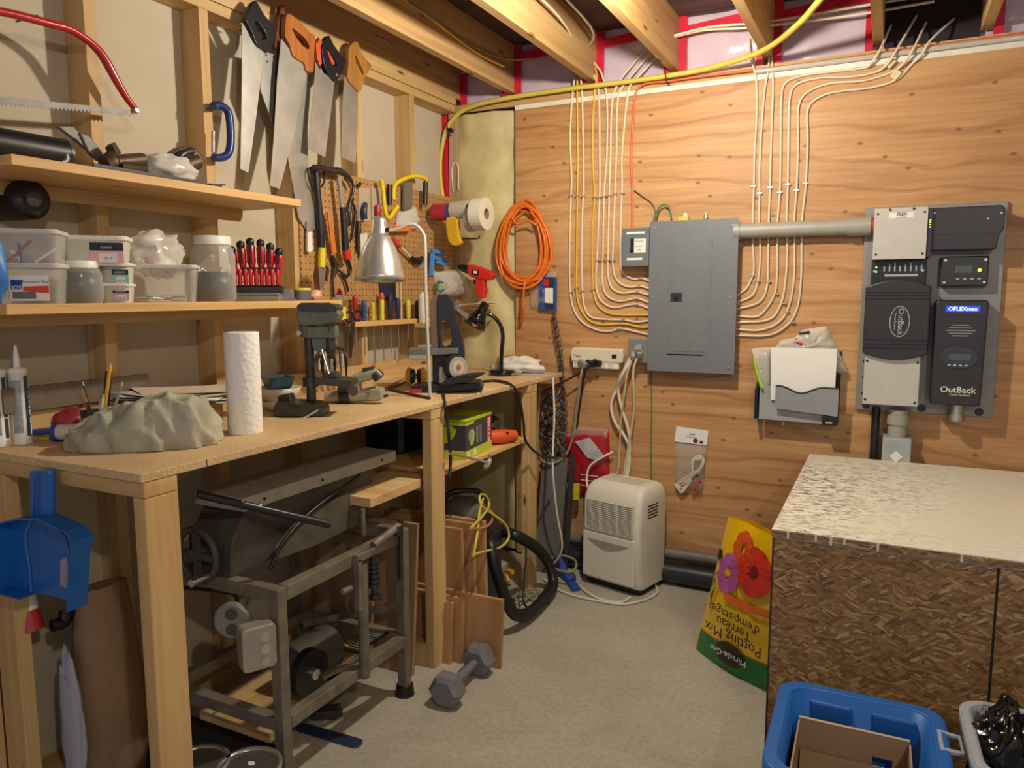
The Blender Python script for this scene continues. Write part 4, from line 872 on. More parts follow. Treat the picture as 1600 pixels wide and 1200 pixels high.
# ------------------------------------------------------------------ shelves
S1, S2, XF = 1.711, 1.371, -1.80
s1 = thing('wall_shelf', 'upper pine wall shelf below the bow saw', 'shelf', (XS, 1.057, S1-.024))
part('board', SHELFW, s1, lambda b: b.box((XS, 1.057, S1-.024), (XF, 2.0, S1)), None, .002)
part('cleat', STUD['y'], s1, lambda b: b.box((XS, 1.06, S1-.062), (XS+.02, 1.99, S1-.0245)))
s2 = thing('wall_shelf', 'lower pine wall shelf holding plastic tubs and jars', 'shelf', (XS, 1.02, S2-.024))
part('board', SHELFW, s2, lambda b: b.box((XS, 1.02, S2-.024), (XF, 2.225, S2)), None, .002)
part('cleat', STUD['y'], s2, lambda b: b.box((XS, 1.03, S2-.062), (XS+.02, 2.2, S2-.0245)))
AY = math.degrees(YAW)
def spot(px, x, z):
    d = ray(px, 480); P = CP+d*(x/d.x); P.z = z; return P, (P-CP).dot(FW)/F
def fm(P, extra=18): return T(*P) @ RZ(AY+extra)
# upper shelf goods
P, s = spot(40, -1.93, S1)
a = lx(-70, 231, -1.93); c = lx(97, 231, -1.93); r = .040; a.z = c.z = S1+r
t = thing('pipe_tube', 'thick black tube lying on left end of upper shelf', 'tube', (c.x, c.y, S1)); part('barrel', BLACK, t, lambda b: b.cyl((a.x, 1.065, S1+r), c, r, None, 22))
part('end_ring', mat('ring_grey', '4a4a4c', .4), t, lambda b: b.cyl(c, (c.x, c.y+.008, c.z), r*1.03, None, 22))
P, s = spot(116, -1.90, S1+.028)
t = thing('pipe_stub', 'dark pipe stub with white ringed mouth on upper shelf', 'pipe fitting', (P.x, P.y, S1))
vd = (CP-P).normalized(); vd.z = 0
part('body', mat('iron_dark', '2f2a26', .5, .4), t, lambda b: b.cyl(P-vd*.05, P, .027, .024, 16)); part('mouth', WHITE, t, lambda b: b.cyl(P, P+vd*.006, .0135, None, 16)); part('bore', BLACK, t, lambda b: b.cyl(P+vd*.006, P+vd*.007, .008, None, 14))
for k, (pa, lb) in enumerate((([(340, 790), (440, 790), (560, 910), (640, 980), (600, 1000), (480, 900)], 'long grey steel plate leaning on upper shelf behind black tube'), ([(480, 830), (540, 850), (650, 980), (600, 1010), (540, 960)], 'shorter grey steel plate leaning on upper shelf'))):
    o_ = .10+.03*k; one(MB(FLF()).prism(luv(z1(pa), o_), .012, o_), 'steel_plate', mat('plate_grey', '6f6c68', .5, .2, .15), lb, 'metal plate', .003)
IR = mat('iron_brown', '54402f', .5, .35, .2)
t = thing('tool_tray', 'long shallow black tray on upper shelf holding fittings', 'tray', (-1.86, 1.5, S1)); ta = spot(150, -1.86, 0)[0].y; tb = spot(306, -1.86, 0)[0].y
part('tray', BLACK, t, lambda b: b.box((-1.96, ta, S1), (-1.83, tb, S1+.006)).box((-1.834, ta, S1), (-1.83, tb, S1+.014)).box((-1.96, ta, S1), (-1.956, tb, S1+.014)))
t = thing('pipe_fitting', 'brown iron elbow fitting with square plug on upper shelf', 'pipe fitting', spot(190, -1.9, S1+.006)[0]); P, s = spot(188, -1.9, S1+.006)
part('elbow', IR, t, lambda b: b.tube([P+Vector((0, -.02, .02)), P+Vector((0, 0, .03)), P+Vector((-.005, .012, .055))], [.024, .028, .018], 12, 3)); part('plug', IR, t, lambda b: b.cbox((0, 0, 0), (.024, .024, .03), T(P.x-.005, P.y+.012, P.z+.065) @ RX(35) @ RZ(30)), None, .002)
t = thing('pipe_fitting', 'brown iron nipple fitting lying across tray on upper shelf', 'pipe fitting', spot(215, -1.89, S1+.006)[0]); P, s = spot(215, -1.89, S1+.006)
part('body', IR, t, lambda b: b.tube([P+Vector((0, -.04, .03)), P+Vector((0, .045, .05))], .021, 6, 1)); part('stub', IR, t, lambda b: b.cyl(P+Vector((.01, -.03, .018)), P+Vector((.03, .03, .018)), .017, None, 12))
P, s = spot(275, -1.9, S1+.006); b = MB(); crumple(b, (P.x, P.y, P.z+.036), (.05, .085, .042), .3, 2.5, 30, 18, 3)
one(b, 'plastic_bag', clear('milky_film', 'dcd8d0', .7, .25), 'milky crumpled plastic bag on upper shelf near the stud', 'bag')
t = thing('caster_clamp', 'dark brown roller clamp standing at end of upper shelf', 'clamp', spot(298, -1.97, S1)[0]); P, s = spot(298, -1.97, S1)
part('yoke', mat('yoke_brown', '4a382c', .45, .2, .15), t, lambda b: b.prism(smooth_poly([(-.06, .01), (.05, .0), (.07, .06), (.05, .12), (0, .135), (-.05, .11), (-.07, .08)], 2), .035), frame(P+Vector((-.01, 0, 0)), (0, 1, 0), (0, 0, 1)), .006)
part('roller', IR, t, lambda b: b.cyl(P+Vector((.028, -.02, .07)), P+Vector((.028, .03, .09)), .022, None, 14)); part('grip', mat('grip_dark', '2e2622', .4), t, lambda b: b.tube([P+Vector((.03, -.06, .06)), P+Vector((.035, -.035, .10)), P+Vector((.03, .01, .12))], .012, 8, 3))
t = thing('spring_clip', 'small black clip at right end of upper shelf', 'clip', spot(346, -1.84, S1)[0]); P, s = spot(346, -1.84, S1); part('jaw', BLACK, t, lambda b: b.box((P.x-.01, P.y-.025, S1), (P.x+.008, P.y+.02, S1+.012)), None, .003); part('lever', BLACK, t, lambda b: b.bar(P+Vector((0, -.03, .006)), P+Vector((0, .035, .016)), .008, .004))

# lower shelf goods
CONT = {}
def tub(name, label, px, w_px, h_px, x, z, d=.11, m=None, lid=WHITE, ang=18, lidh=.012, lab=None, fill=None, taper=.9, tilt=0, group=None):
    P, s = spot(px, x, z); W = w_px*s; Hh = h_px*s; M_ = fm(P, ang) @ RY(tilt)
    t = thing(name, label, 'container', M=M_, group=group); m = m or MC['clear_plastic']
    def sh(b):
        b.loft([[(a, c, zz) for a, c in rrect(-W/2*k, -d/2*k, W/2*k, d/2*k, .018, 3)] for zz, k in ((0, taper), (Hh-lidh, 1))], cap=False)
        b.add([(a, c, .001) for a, c in rrect(-W/2*taper, -d/2*taper, W/2*taper, d/2*taper, .018, 3)], [tuple(range(15, -1, -1))])
    part('body', m, t, sh, M_)
    part('lid', lid, t, lambda b: b.prism(rrect(-W/2-.005, -d/2-.005, W/2+.005, d/2+.005, .02, 4), lidh, Hh-lidh), M_, .003)
    if fill: fill(t, M_, W, d, Hh)
    if lab: lab(t, M_, W, d, Hh)
    return t
FACE = lambda M_, d, off=.002: M_ @ Matrix(((1, 0, 0, 0), (0, 0, -1, -d/2-off), (0, 1, 0, 0), (0, 0, 0, 1)))
LIDC = clear('lid_clear', 'e6e4de', .6, .2)
def pens(t, M_, W, d, Hh):
    for k, (m, x) in enumerate(((mat('pen_red', '9c2c34', .4), -.03), (mat('pen_blue', '2c3c8c', .4), .005), (WHITE, .03), (WHITE, -.005))):
        part('pen', m, t, lambda b: b.cyl((x-.02, -.02+.01*k, .008+.004*k), (x+.03*(-1)**k, .02-.01*k, Hh*(.75-.1*k)), .004, None, 6), M_)
def kis(t, M_, W, d, Hh):
    Fm = FACE(M_, d, .001); w_, h_ = W*.62, Hh*.62
    lb = part('front_label', mat('paper_white', 'e8e6e0', .7, 0, .02), t, lambda b: b.box((-w_*.45, -h_*.02+.008, 0), (w_*.55, h_+.008, .0008)), Fm)
    part('blue_square', mat('kis_blue', '1d3f9c', .4, 0, 0), lb, lambda b: b.box((-w_*.42, h_*.55, .0008), (-w_*.13, h_*.95, .0012)), Fm)
    part('red_flash', mat('kis_red', 'd63a28', .4, 0, 0), lb, lambda b: b.prism([(-w_*.12, h_*.5), (w_*.54, h_*.42), (w_*.54, h_*.72), (-w_*.1, h_*.68)], .0005, .0008), Fm)
    part('grey_field', mat('kis_grey', '6c6a66', .5, 0, 0), lb, lambda b: b.box((-w_*.4, .012, .0008), (w_*.2, h_*.48, .0011)), Fm)
    text('KIS', Fm @ T(-w_*.27, h_*.62, .0014), .016, WHITE, lb); text('Accessory Box', Fm @ T(w_*.2, h_*.88, .001), .0095, mat('kis_ink', '2a3c6c', .5, 0, 0), lb)
tub('plastic_tub', 'clear plastic tub labelled KIS under another tub', 57, 84, 61, -1.93, S2, lab=kis, lid=LIDC, d=.12)
tub('plastic_tub', 'clear lidded tub with pens stacked on labelled tub', 53, 92, 58, -1.93, S2+.088, fill=pens, lid=LIDC, d=.12)
P, s = spot(4, -1.9, S2); b = MB(); crumple(b, (P.x, P.y-.012, S2+.085), (.03, .025, .085), .25, 2, 20, 16, 5); one(b, 'blue_pouch', mat('pouch_blue', '3c7ac4', .4, 0, .25, 25), 'light blue plastic pouch at left end of lower shelf', 'pouch')
def jar(name, label, px, w_px, h_px, x, z, lid_w, lid_h, fillm, fill_h=.75, neck=.82):
    P, s = spot(px, x, z); R_ = w_px*s/2; Hh = h_px*s; lr = lid_w*s/2; lh = lid_h*s; t = thing(name, label, 'jar', (P.x, P.y, z)); M_ = T(*P)
    part('glass', MC['clear_plastic'], t, lambda b: b.lathe([(R_*.9, 0), (R_, .01), (R_, Hh*.68), (R_*.93, Hh*.8), (lr*.95, Hh-lh)], M_, 24, caps=False))
    part('lid', WHITE, t, lambda b: b.lathe([(lr, Hh-lh), (lr, Hh-.003), (lr-.003, Hh)], M_, 24), None, .0)
    part('contents', fillm, t, lambda b: b.lathe([(.0, .004), (R_*.9, .004), (R_*.95, Hh*fill_h*.6), (R_*.8, Hh*fill_h), (0, Hh*fill_h*1.03)], M_, 18))
    return t, P, R_, Hh
SCR = mat('screws_dark', '33363a', .35, .6, .6, 60, 1.0)
jar('screw_jar', 'squat jar of dark screws with white lid on lower shelf', 129, 62, 65, -1.92, S2, 54, 11, SCR, .72)
def lab(colr, body):
    def f_(t, M_, W, d, Hh):
        Fm = FACE(M_, d, .0015); lb = part('front_label', mat('lbl_'+colr, colr, .5, 0, .02), t, lambda b: b.box((-W*.05, .006, 0), (W*.46, Hh-.018, .0008)), Fm)
        part('dark_band', BLACK, lb, lambda b: b.box((-W*.05, Hh*.5, .0008), (W*.46, Hh-.018, .0012)), Fm)
        part('white_field', WHITE, lb, lambda b: b.box((W*.08, .009, .0008), (W*.36, Hh*.42, .0012)), Fm); text(body, Fm @ T(W*.2, Hh*.6, .0014), .007, WHITE, lb); text('No. 8', Fm @ T(W*.22, Hh*.24, .0014), .007, INK, lb)
    return f_
MILK = mat('milky_plastic', 'cfc9bb', .4, 0, .05)
tub('screw_tub', 'small tub with purple label, bottom of stack of three', 185, 44, 29, -1.92, S2, .09, MILK, lab=lab('c9a8d8', 'SCREWS'), lidh=.008)
tub('screw_tub', 'small tub with teal label, middle of stack of three', 186, 44, 36, -1.92, S2+.0435, .09, MILK, lab=lab('8ecfc0', 'SCREWS'), lidh=.009)
tub('screw_tub', 'wide tub with pink label, top of stack of three', 158, 90, 45, -1.92, S2+.0985, .10, MILK, lab=lab('e8b4b0', 'SCREWS'), lidh=.012)
def loose(t, M_, W, d, Hh):
    rr = random.Random(4)
    def f_(b):
        for _ in range(26):
            a = rr.uniform(0, PI); x, y = rr.uniform(-W*.32, W*.32), rr.uniform(-d*.3, d*.3); l = .018; z = .006+rr.random()*.012
            b.cyl((x-l*math.cos(a), y-l*math.sin(a), z), (x+l*math.cos(a), y+l*math.sin(a), z+rr.uniform(-.004, .006)), .0022, None, 5)
    o = part('loose_screws', STAPLE, t, f_, M_); o['kind'] = 'stuff'
tub('plastic_tub', 'clear open-looking tub with a few silver screws', 256, 102, 57, -1.92, S2, .12, fill=loose, lid=LIDC)
# bagged tubs
P, s = spot(245, -1.93, S2+.082); t = thing('plastic_bag', 'clear bag of white tubs piled on tub with silver screws', 'bag', P)
b = MB(); crumple(b, (P.x, P.y, P.z+.06), (.05, .088, .062), .32, 2.4, 34, 20, 11); b.build('film', MC['bag_film'], t)
Mq = fm(P+Vector((.02, .0, .004)), 18) @ RY(-14)
part('tub', MILK, t, lambda b: b.lathe([(.022, 0), (.03, .085)], Mq, 18)); part('tub_lid', WHITE, t, lambda b: b.lathe([(.034, .085), (.034, .1), (.031, .103)], Mq, 18))
part('tub_label', mat('lbl_pink2', 'd88a80', .5), t, lambda b: b.box((-.016, -.029, .03), (.016, -.0285, .06)), Mq); part('tub_band', BLACK, t, lambda b: b.box((-.016, -.0305, .06), (.016, -.030, .076)), Mq)
Mq2 = T(P.x-.02, P.y+.07, P.z+.015) @ RX(75); part('tub', WHITE, t, lambda b: b.lathe([(.03, 0), (.034, .05)], Mq2, 18))
t, P, R_, Hh = jar('screw_jar', 'tall jar half full of long screws with white lid', 336, 66, 100, -1.92, S2, 56, 13, SCR, .45)
rr = random.Random(9)
def longs(b):
    for _ in range(40):
        a = rr.uniform(0, 2*PI); q = R_*.8*rr.random()**.5; c = P+Vector((q*math.cos(a), q*math.sin(a), Hh*rr.uniform(.25, .5))); d = Vector((rr.uniform(-1, 1), rr.uniform(-1, 1), rr.uniform(-.4, 1))).normalized()*.02; b.cyl(c-d, c+d, .002, None, 5)
part('screws', steel(), t, longs)['kind'] = 'stuff'
# red screwdriver set
P, s = spot(404, -1.95, S2+.052)
t = thing('screwdriver_stand', 'black stand with small red screwdrivers on lower shelf', 'stand', P); Ms = fm(P, 12)
part('rail', BLACK, t, lambda b: b.box((-.05, -.022, .050), (.078, -.012, .062)), Ms, .002)
part('base', CHAR, t, lambda b: b.box((-.085, -.045, -.026), (.085, .04, -.004)).box((-.075, -.035, -.004), (.08, .03, .002)), Ms, .004)
REDH = mat('handle_red', 'c6202a', .32, 0, .06)
for k in range(9):
    x = -.07+.0175*k; part('small_driver', REDH, t, lambda b: b.lathe([(.006, 0), (.008, .01), (.007, .03), (.0085, .045+.004*(k % 2)), (.005, .055)], T(x, -.03, 0), 8), Ms)
for k, (x, h) in enumerate(((-.072, .1), (-.044, .118), (-.016, .128), (.014, .124), (.042, .112), (.068, .095))):
    Mk = Ms @ T(x, .008, .035) @ RY(-6+2*k); o = thing('screwdriver', f'red and black handled screwdriver, {nth[k]} from left in black stand', 'screwdriver', M=Mk, group='screwdrivers in the black stand')
    part('handle', REDH, o, lambda b: b.lathe([(.007, 0), (.012, .012), (.010, .03), (.0145, .045), (.0145, h-.03), (.011, h-.024)], None, 12), Mk); part('cap', BLACK, o, lambda b: b.lathe([(.0115, h-.026), (.0142, h-.018), (.0125, h-.006), (.003, h)], None, 12), Mk)
    part('grip_stripe', BLACK, o, lambda b: b.box((-.004, -.0155, .04), (.004, -.010, h-.02)), Mk, .001)
P, s = spot(403, -1.93, S2); tin = mat('tin_grey', '8c8a7c', .45, .3, .08)
t = thing('flat_tin', 'flat grey rectangular tin under black screwdriver stand', 'tin', M=fm(P, 10)); part('tray', tin, t, lambda b: b.box((-.075, -.05, 0), (.075, .05, .02)), fm(P, 10), .003); part('lid', tin, t, lambda b: b.box((-.077, -.052, .0203), (.077, .052, .0262)), fm(P, 10), .002)
P, s = spot(447, -1.9, S2); t = thing('tape_measure', 'grey tape measure lying on lower shelf beside flat tin', 'tape measure', P); part('case', mat('case_silver', '8f9094', .35, .4), t, lambda b: b.prism(rrect(-.028, 0, .028, .04, .012, 4), .035, -.017, FACE(fm(P, 10), 0, 0).inverted() @ FACE(fm(P, 10), 0, 0)), FACE(fm(P, 10), 0, 0), .004); part('hook', steel(), t, lambda b: b.box((.026, -.012, .002), (.036, .012, .006)), fm(P, 10))
P, s = spot(471, -1.9, S2); t = thing('round_tin', 'low round tin with yellow lid on lower shelf', 'tin', P); part('body', mat('tin_dark', '6f7076', .4, .4), t, lambda b: b.lathe([(.034, 0), (.036, .036)], T(*P), 20)); part('lid', mat('lid_yellow', 'c8b440', .4), t, lambda b: b.lathe([(.0365, .036), (.0365, .043), (.033, .045)], T(*P), 20))
P, s = spot(494, -1.9, S2); b = MB(); crumple(b, (P.x, P.y, S2+.018), (.018, .026, .02), .4, 3, 18, 12, 8); one(b, 'small_packet', mat('packet_mixed', 'd8a890', .5, 0, .4, 40), 'crumpled orange and white packet beside round tin', 'packet')
P, s = spot(531, -1.87, S2); t = thing('glue_bottle', 'small white glue bottle with red cap at shelf end', 'bottle', P); part('bottle', WHITE, t, lambda b: b.lathe([(.016, 0), (.017, .014), (.012, .02)], T(*P), 16)); part('cap', REDH, t, lambda b: b.lathe([(.012, .02), (.010, .03), (.003, .045)], T(*P), 12))
P = lw(48, 312, .05); t = thing('round_knob', 'black round knob on drywall below upper shelf', 'disc', (XS+.0, P.y, P.z)); part('disc', BLACK, t, lambda b: b.lathe([(.05, -.14), (.052, .0), (.045, .012), (.03, .016)], frame(P, (0, 1, 0), (0, 0, 1)), 24)); part('hub', mat('hub_grey', '55555a', .35), t, lambda b: b.lathe([(.022, .014), (.018, .022), (.004, .026)], frame(P, (0, 1, 0), (0, 0, 1)), 18))  # round black knob reaching back to the wall

# ------------------------------------------------------------------ pegboard and the tools on it
def pegmat():
    m, nt, b = newmat('pegboard'); v = coords(nt, (1, 39.4, 39.4))
    fr = nt.nodes.new('ShaderNodeVectorMath'); fr.operation = 'FRACTION'; nt.links.new(v, fr.inputs[0])
    sb = nt.nodes.new('ShaderNodeVectorMath'); sb.operation = 'SUBTRACT'; nt.links.new(fr.outputs[0], sb.inputs[0]); sb.inputs[1].default_value = (.5, .5, .5)
    ml = nt.nodes.new('ShaderNodeVectorMath'); ml.operation = 'MULTIPLY'; nt.links.new(sb.outputs[0], ml.inputs[0]); ml.inputs[1].default_value = (0, 1, 1)
    ln = nt.nodes.new('ShaderNodeVectorMath'); ln.operation = 'LENGTH'; nt.links.new(ml.outputs[0], ln.inputs[0])
    f_ = ramp(nt, ln.outputs['Value'], [(.125, (1, 1, 1, 1)), (.15, (0, 0, 0, 1))])
    n = tnoise(nt, coords(nt), 30, 4); base = ramp(nt, n.outputs[0], [(.3, lin('a27a4c')), (.7, lin('b58c5a'))])
    nt.links.new(mixc(nt, f_, base, lin('2a1c10')), b.inputs['Base Color']); b.inputs['Roughness'].default_value = .6; MC['pegboard'] = m
pegmat()
one(MB().box((XS, 2.29, 1.275), (XS+.006, 3.44, 1.893)), 'pegboard', 'pegboard', 'brown perforated pegboard panel fixed to studs', 'pegboard')
PO = .03
def pt(pts, o=PO): return [lw(x, y, o) for x, y in pts]
def y8(pts): return [(460+x/8, 250+y/8) for x, y in pts]
GRIPY = mat('grip_yellow', 'e0cf2a', .35, 0, .05); DKS = mat('dark_steel', '4a4846', .35, .7, .2)
t = thing('pruning_shears', 'long black shears with yellow grip hanging on pegboard', 'shears', lw(504, 420, PO))
part('handle', BLKH, t, lambda b: b.tube(pt(y8([(270, 130), (285, 330), (310, 600), (330, 900), (335, 1090)])), [.011, .012, .013, .016, .014], 10, 4))
part('grip', GRIPY, t, lambda b: b.tube(pt([(503, 388), (502, 418)]), .015, 10, 1)); part('loop', BLACK, t, lambda b: b.tube(pt(y8([(250, 80), (175, 130), (190, 260), (240, 350), (330, 340), (380, 240), (350, 120)])), .004, 6, 4, True))
part('blade', mat('blade_dull', '8a7a68', .5, .4), t, lambda b: b.prism(luv([(496, 418), (508, 418), (504, 450), (498, 452)], PO), .006, PO), FLF())
t = thing('claw_hammer', 'claw hammer with chrome shaft, black grip and red end', 'hammer', lw(540, 405, .05))
part('head', DKS, t, lambda b: b.tube(pt(y8([(240, 90), (330, 95), (450, 130), (560, 140), (640, 180), (700, 240), (740, 320)]), .05), [.010, .011, .014, .015, .012, .009, .004], 10, 4))
part('shaft', steel('chrome', 'd6d4d2', .15), t, lambda b: b.tube(pt(y8([(555, 210), (600, 600)]), .05), .011, 10, 1)); part('grip', BLKH, t, lambda b: b.tube(pt(y8([(600, 590), (620, 800), (640, 1130)]), .05), [.0125, .014, .0155], 10, 3)); part('butt', mat('butt_red', 'c8321e', .35), t, lambda b: b.tube(pt([(541, 390), (543, 405)], .05), .0175, 10, 1), label='red end cap')
t = thing('paint_stick', 'orange flat stick hanging between shears and hammer', 'stick', lw(518, 395, PO)); part('stick', mat('stick_orange', 'd0742a', .5), t, lambda b: b.prism(luv(y8([(400, 650), (430, 640), (520, 1160), (460, 1160)]), PO), .006, PO), FLF(), .001)
t = thing('tongs', 'thin dark pliers hanging right of the claw hammer', 'pliers', lw(552, 375, PO)); part('jaw', DKS, t, lambda b: b.tube(pt(y8([(650, 190), (740, 330), (700, 520), (670, 640)]), .022), .006, 8, 3)); part('handle', BLKH, t, lambda b: b.tube(pt(y8([(700, 500), (760, 640), (740, 900), (720, 1000)]), .022), .006, 8, 3)); part('handle', BLKH, t, lambda b: b.tube(pt(y8([(740, 480), (690, 640), (700, 820)]), .018), .005, 8, 3))
t = thing('pry_hook', 'black hooked bar below the red hammer end', 'hook', lw(545, 425, .02)); part('bar', BLKH, t, lambda b: b.tube(pt([(541, 400), (547, 415), (547, 426), (541, 432), (536, 428)], .02), .007, 8, 4))
t = thing('putty_knife', 'dark knife with white handle hanging at pegboard left edge', 'knife', lw(482, 395, .02)); part('handle', WHITE, t, lambda b: b.prism(luv(y8([(150, 920), (205, 890), (215, 1130), (180, 1165), (150, 1140)]), .02), .014, .014), FLF(), .003); part('blade', SAWB, t, lambda b: b.prism(luv([(479, 345), (484, 345), (485, 364), (479, 366)], .02), .002, .019), FLF())
t = thing('needle_pliers', 'open grey needle-nose pliers at bottom of tool cluster', 'pliers', lw(530, 450, .02))
part('jaw', DKS, t, lambda b: b.tube(pt([(519, 400), (524, 416), (521, 432)], .02), [.009, .012, .006], 8, 3)); part('handle', DKS, t, lambda b: b.tube(pt([(522, 418), (535, 428), (543, 450), (544, 456)], .02), .0055, 8, 3)); part('handle', DKS, t, lambda b: b.tube(pt([(522, 420), (520, 440), (522, 465)], .02), .0055, 8, 3))
for k, (a_, lb) in enumerate((((508, 425), 'small dark pliers hanging under the yellow grip'), ((559, 290), 'small black peg hook at top right of hammer'))):
    t = thing('small_pliers' if k == 0 else 'peg_hook', lb, 'pliers' if k == 0 else 'hook', lw(*a_, .02)); part('body', DKS, t, lambda b: b.tube(pt([(a_[0], a_[1]-8*(k == 0)), (a_[0]+4, a_[1]-4), (a_[0]+2, a_[1]+12*(k == 0)+2)], .02), .006, 8, 3))
# blister packs
for k, (poly, body, m, lb) in enumerate(((y8([(800, 350), (950, 350), (950, 760), (800, 770)]), y8([(890, 540), (870, 640), (880, 740)]), mat('blister_navy', '2a2c44', .4), 'blister pack with navy tool on pegboard'), (y8([(960, 350), (1075, 360), (1085, 720), (965, 720)]), y8([(1040, 560), (1045, 640), (1045, 700)]), mat('blister_red', 'a8242e', .4), 'blister pack with red tool on pegboard'))):
    t = thing('blister_pack', lb, 'package', lw(*poly[2], .012)); part('card', clear('pack_card', 'c9bda4', .45, .2), t, lambda b: b.prism(luv(poly, .01)[::-1], .003, .008), FLF()); part('tool', m, t, lambda b: b.tube(pt(body, .026), [.010, .014, .012], 10, 3))
t = thing('knife_pack', 'dark cutter with pale sleeve hanging behind lamp shade', 'cutter', lw(565, 395, .02)); part('cutter', BLKH, t, lambda b: b.tube(pt(y8([(800, 760), (800, 900), (790, 1130)]), .02), [.010, .012, .006], 8, 3)); part('sleeve', MILK, t, lambda b: b.prism(luv([(562, 366), (573, 364), (572, 395), (563, 398)], .03), .006, .028), FLF())
# yellow hacksaw frame
YT = mat('tube_yellow', 'e2c414', .3, 0, .05)
t = thing('hacksaw', 'yellow tube-framed hacksaw with black grips on pegboard', 'saw', lw(600, 340, .05))
part('frame', YT, t, lambda b: b.tube(pt(y8([(1085, 240), (1110, 380), (1125, 560), (1150, 700), (1190, 720), (1240, 650), (1290, 580)]), .05), .0095, 10, 4).tube(pt([(615, 312), (616, 292), (626, 282), (648, 275), (664, 279), (667, 286)], .05), .0095, 10, 4))
part('grip', BLACK, t, lambda b: b.tube(pt([(665, 284), (664, 320)], .05), .0125, 10, 1)); part('grip', BLACK, t, lambda b: b.tube(pt(y8([(1185, 310), (1190, 560)]), .04), .012, 10, 1))
part('blade_case', mat('case_taupe', '6b645a', .4), t, lambda b: b.prism(luv([(631, 286), (644, 284), (643, 326), (631, 328)], .03), .014, .02), FLF(), .002)
t = thing('plastic_bag', 'clear bag of pale beads hanging on pegboard below hacksaw', 'bag', lw(640, 350, .02)); bag('pouch', '', '', dense(luv([(624, 332), (648, 322), (656, 345), (652, 358), (620, 358)], .02)), .03, FLF(), MC['bag_film'], .01, parent=t)
part('card', POR, t, lambda b: b.prism(luv([(616, 353), (645, 352), (642, 361), (614, 362)], .04), .004, .035), FLF(), label='orange card')
t = thing('paint_brush', 'small brush with red ferrule hanging behind lamp shade', 'brush', lw(640, 400, .03)); part('handle', mat('brush_red', 'c0463a', .4), t, lambda b: b.tube(pt([(613, 374), (625, 385)], .03), [.016, .012], 8, 1)); part('stem', MILK, t, lambda b: b.tube(pt([(625, 385), (642, 402)], .03), .006, 8, 1)); part('bristles', BLACK, t, lambda b: b.tube(pt([(641, 401), (652, 408), (660, 404)], .03), [.007, .018, .014], 8, 3))
BLC = mat('clamp_bright_blue', '3f7fc0', .4, 0, .1)
t = thing('spring_clamp', 'bright blue plastic clamps cluster at pegboard right edge', 'clamp', lw(685, 420, .03))
for a_, c_ in (((674, 392), (692, 396)), ((676, 402), (700, 408)), ((680, 408), (696, 414)), ((676, 396), (674, 432))): part('jaw', BLC, t, lambda b: b.bar(lw(*a_, .04), lw(*c_, .06), .022, .02), None, .003)
t = thing('plastic_bag', 'clear bag with green wire hanging near the corner', 'bag', lw(700, 460, .03)); bag('pouch', '', '', dense(luv([(682, 425), (720, 420), (735, 445), (725, 462), (688, 462)], .03)), .05, FLF(), MC['bag_film'], .01, parent=t)
part('wire', mat('wire_bright_green', '3f8a50', .5), t, lambda b: b.tube([lw(690+10*math.cos(k*2.1)*(1+.3*math.sin(k)), 447+9*math.sin(k*2.1), .03+.004*(k % 5)) for k in range(16)], .003, 6, 3), label='green wire')
# rolls of tape on a peg that sticks out of the wall
Pw = by(761, 334, 3.2); py_, pz_ = 3.2, Pw.z
t = thing('tape_peg', 'steel peg sticking out from pegboard through tape rolls', 'peg', (XS, py_, pz_)); part('rod', steel(), t, lambda b: b.cyl((XS+.006, py_, pz_), (-1.742, py_, pz_), .006, None, 8))
def roll(xa, xb, R_, r_, m, label, mi=None, dz=0):
    M_ = frame((xa, py_, pz_+dz), (0, 1, 0), (0, 0, 1)); o = thing('tape_roll', label, 'tape roll', (xa, py_, pz_+dz-R_), group='tape rolls on the peg')
    part('tape', m, o, lambda b: b.lathe([(r_, 0), (R_, 0), (R_, xb-xa), (r_, xb-xa), (r_, 0)], M_, 30, caps=False, smooth=False))
    part('core', mi or MILK, o, lambda b: b.lathe([(r_-.003, 0), (r_, 0), (r_, xb-xa), (r_-.003, xb-xa), (r_-.003, 0)], M_, 24, caps=False, smooth=False))
roll(-1.80, -1.738, .076, .026, mat('tape_cream', 'd8d0bc', .6, 0, .03), 'large cream roll of joint tape, outermost on the peg', mat('core_brown', '9a8468', .7))
roll(-1.835, -1.803, .058, .030, mat('tape_silver', 'a8a8aa', .3, .5), 'silver tape roll behind the large cream roll', dz=-.022)
roll(-1.925, -1.838, .042, .030, mat('tape_grey', 'b4b09c', .5, 0, .03), 'beige-grey wide tape roll in middle of the peg', dz=.026)
roll(-1.945, -1.927, .040, .028, mat('tape_blue', '2c4494', .4), 'blue tape roll beside the red one', dz=.018)
roll(-2.03, -1.947, .041, .014, mat('tape_red', 'a82c38', .4), 'red tape roll innermost on the peg', dz=.02)
P = by(708, 360, 3.18); one(MB().prism(smooth_poly([(-.03, .06), (.03, .05), (.035, -.03), (.05, -.06), (.02, -.075), (-.02, -.05)], 2), .03, -.015, frame(P, (1, 0, 0), (0, 0, 1))), 'tape_dispenser', mat('disp_yellow', 'd6a820', .4), 'yellow tape dispenser hanging under the tape rolls', 'tape dispenser', .004)
one(MB().tube([lw(716, 372, .01), by(735, 373, 3.3), by(748, 372, 3.3), by(749, 368, 3.3)], .004, 6), 'peg_hook', DKS, 'empty steel peg hook below the tape rolls', 'hook')
one(MB().tube([bw(708, 300, .02), bw(706, 265, .02), bw(711, 254, .02), bw(716, 262, .02), bw(716, 296, .02)], .004, 6), 'wire_loop', WCO, 'thin white wire loop hanging above the tape rolls', 'wire')

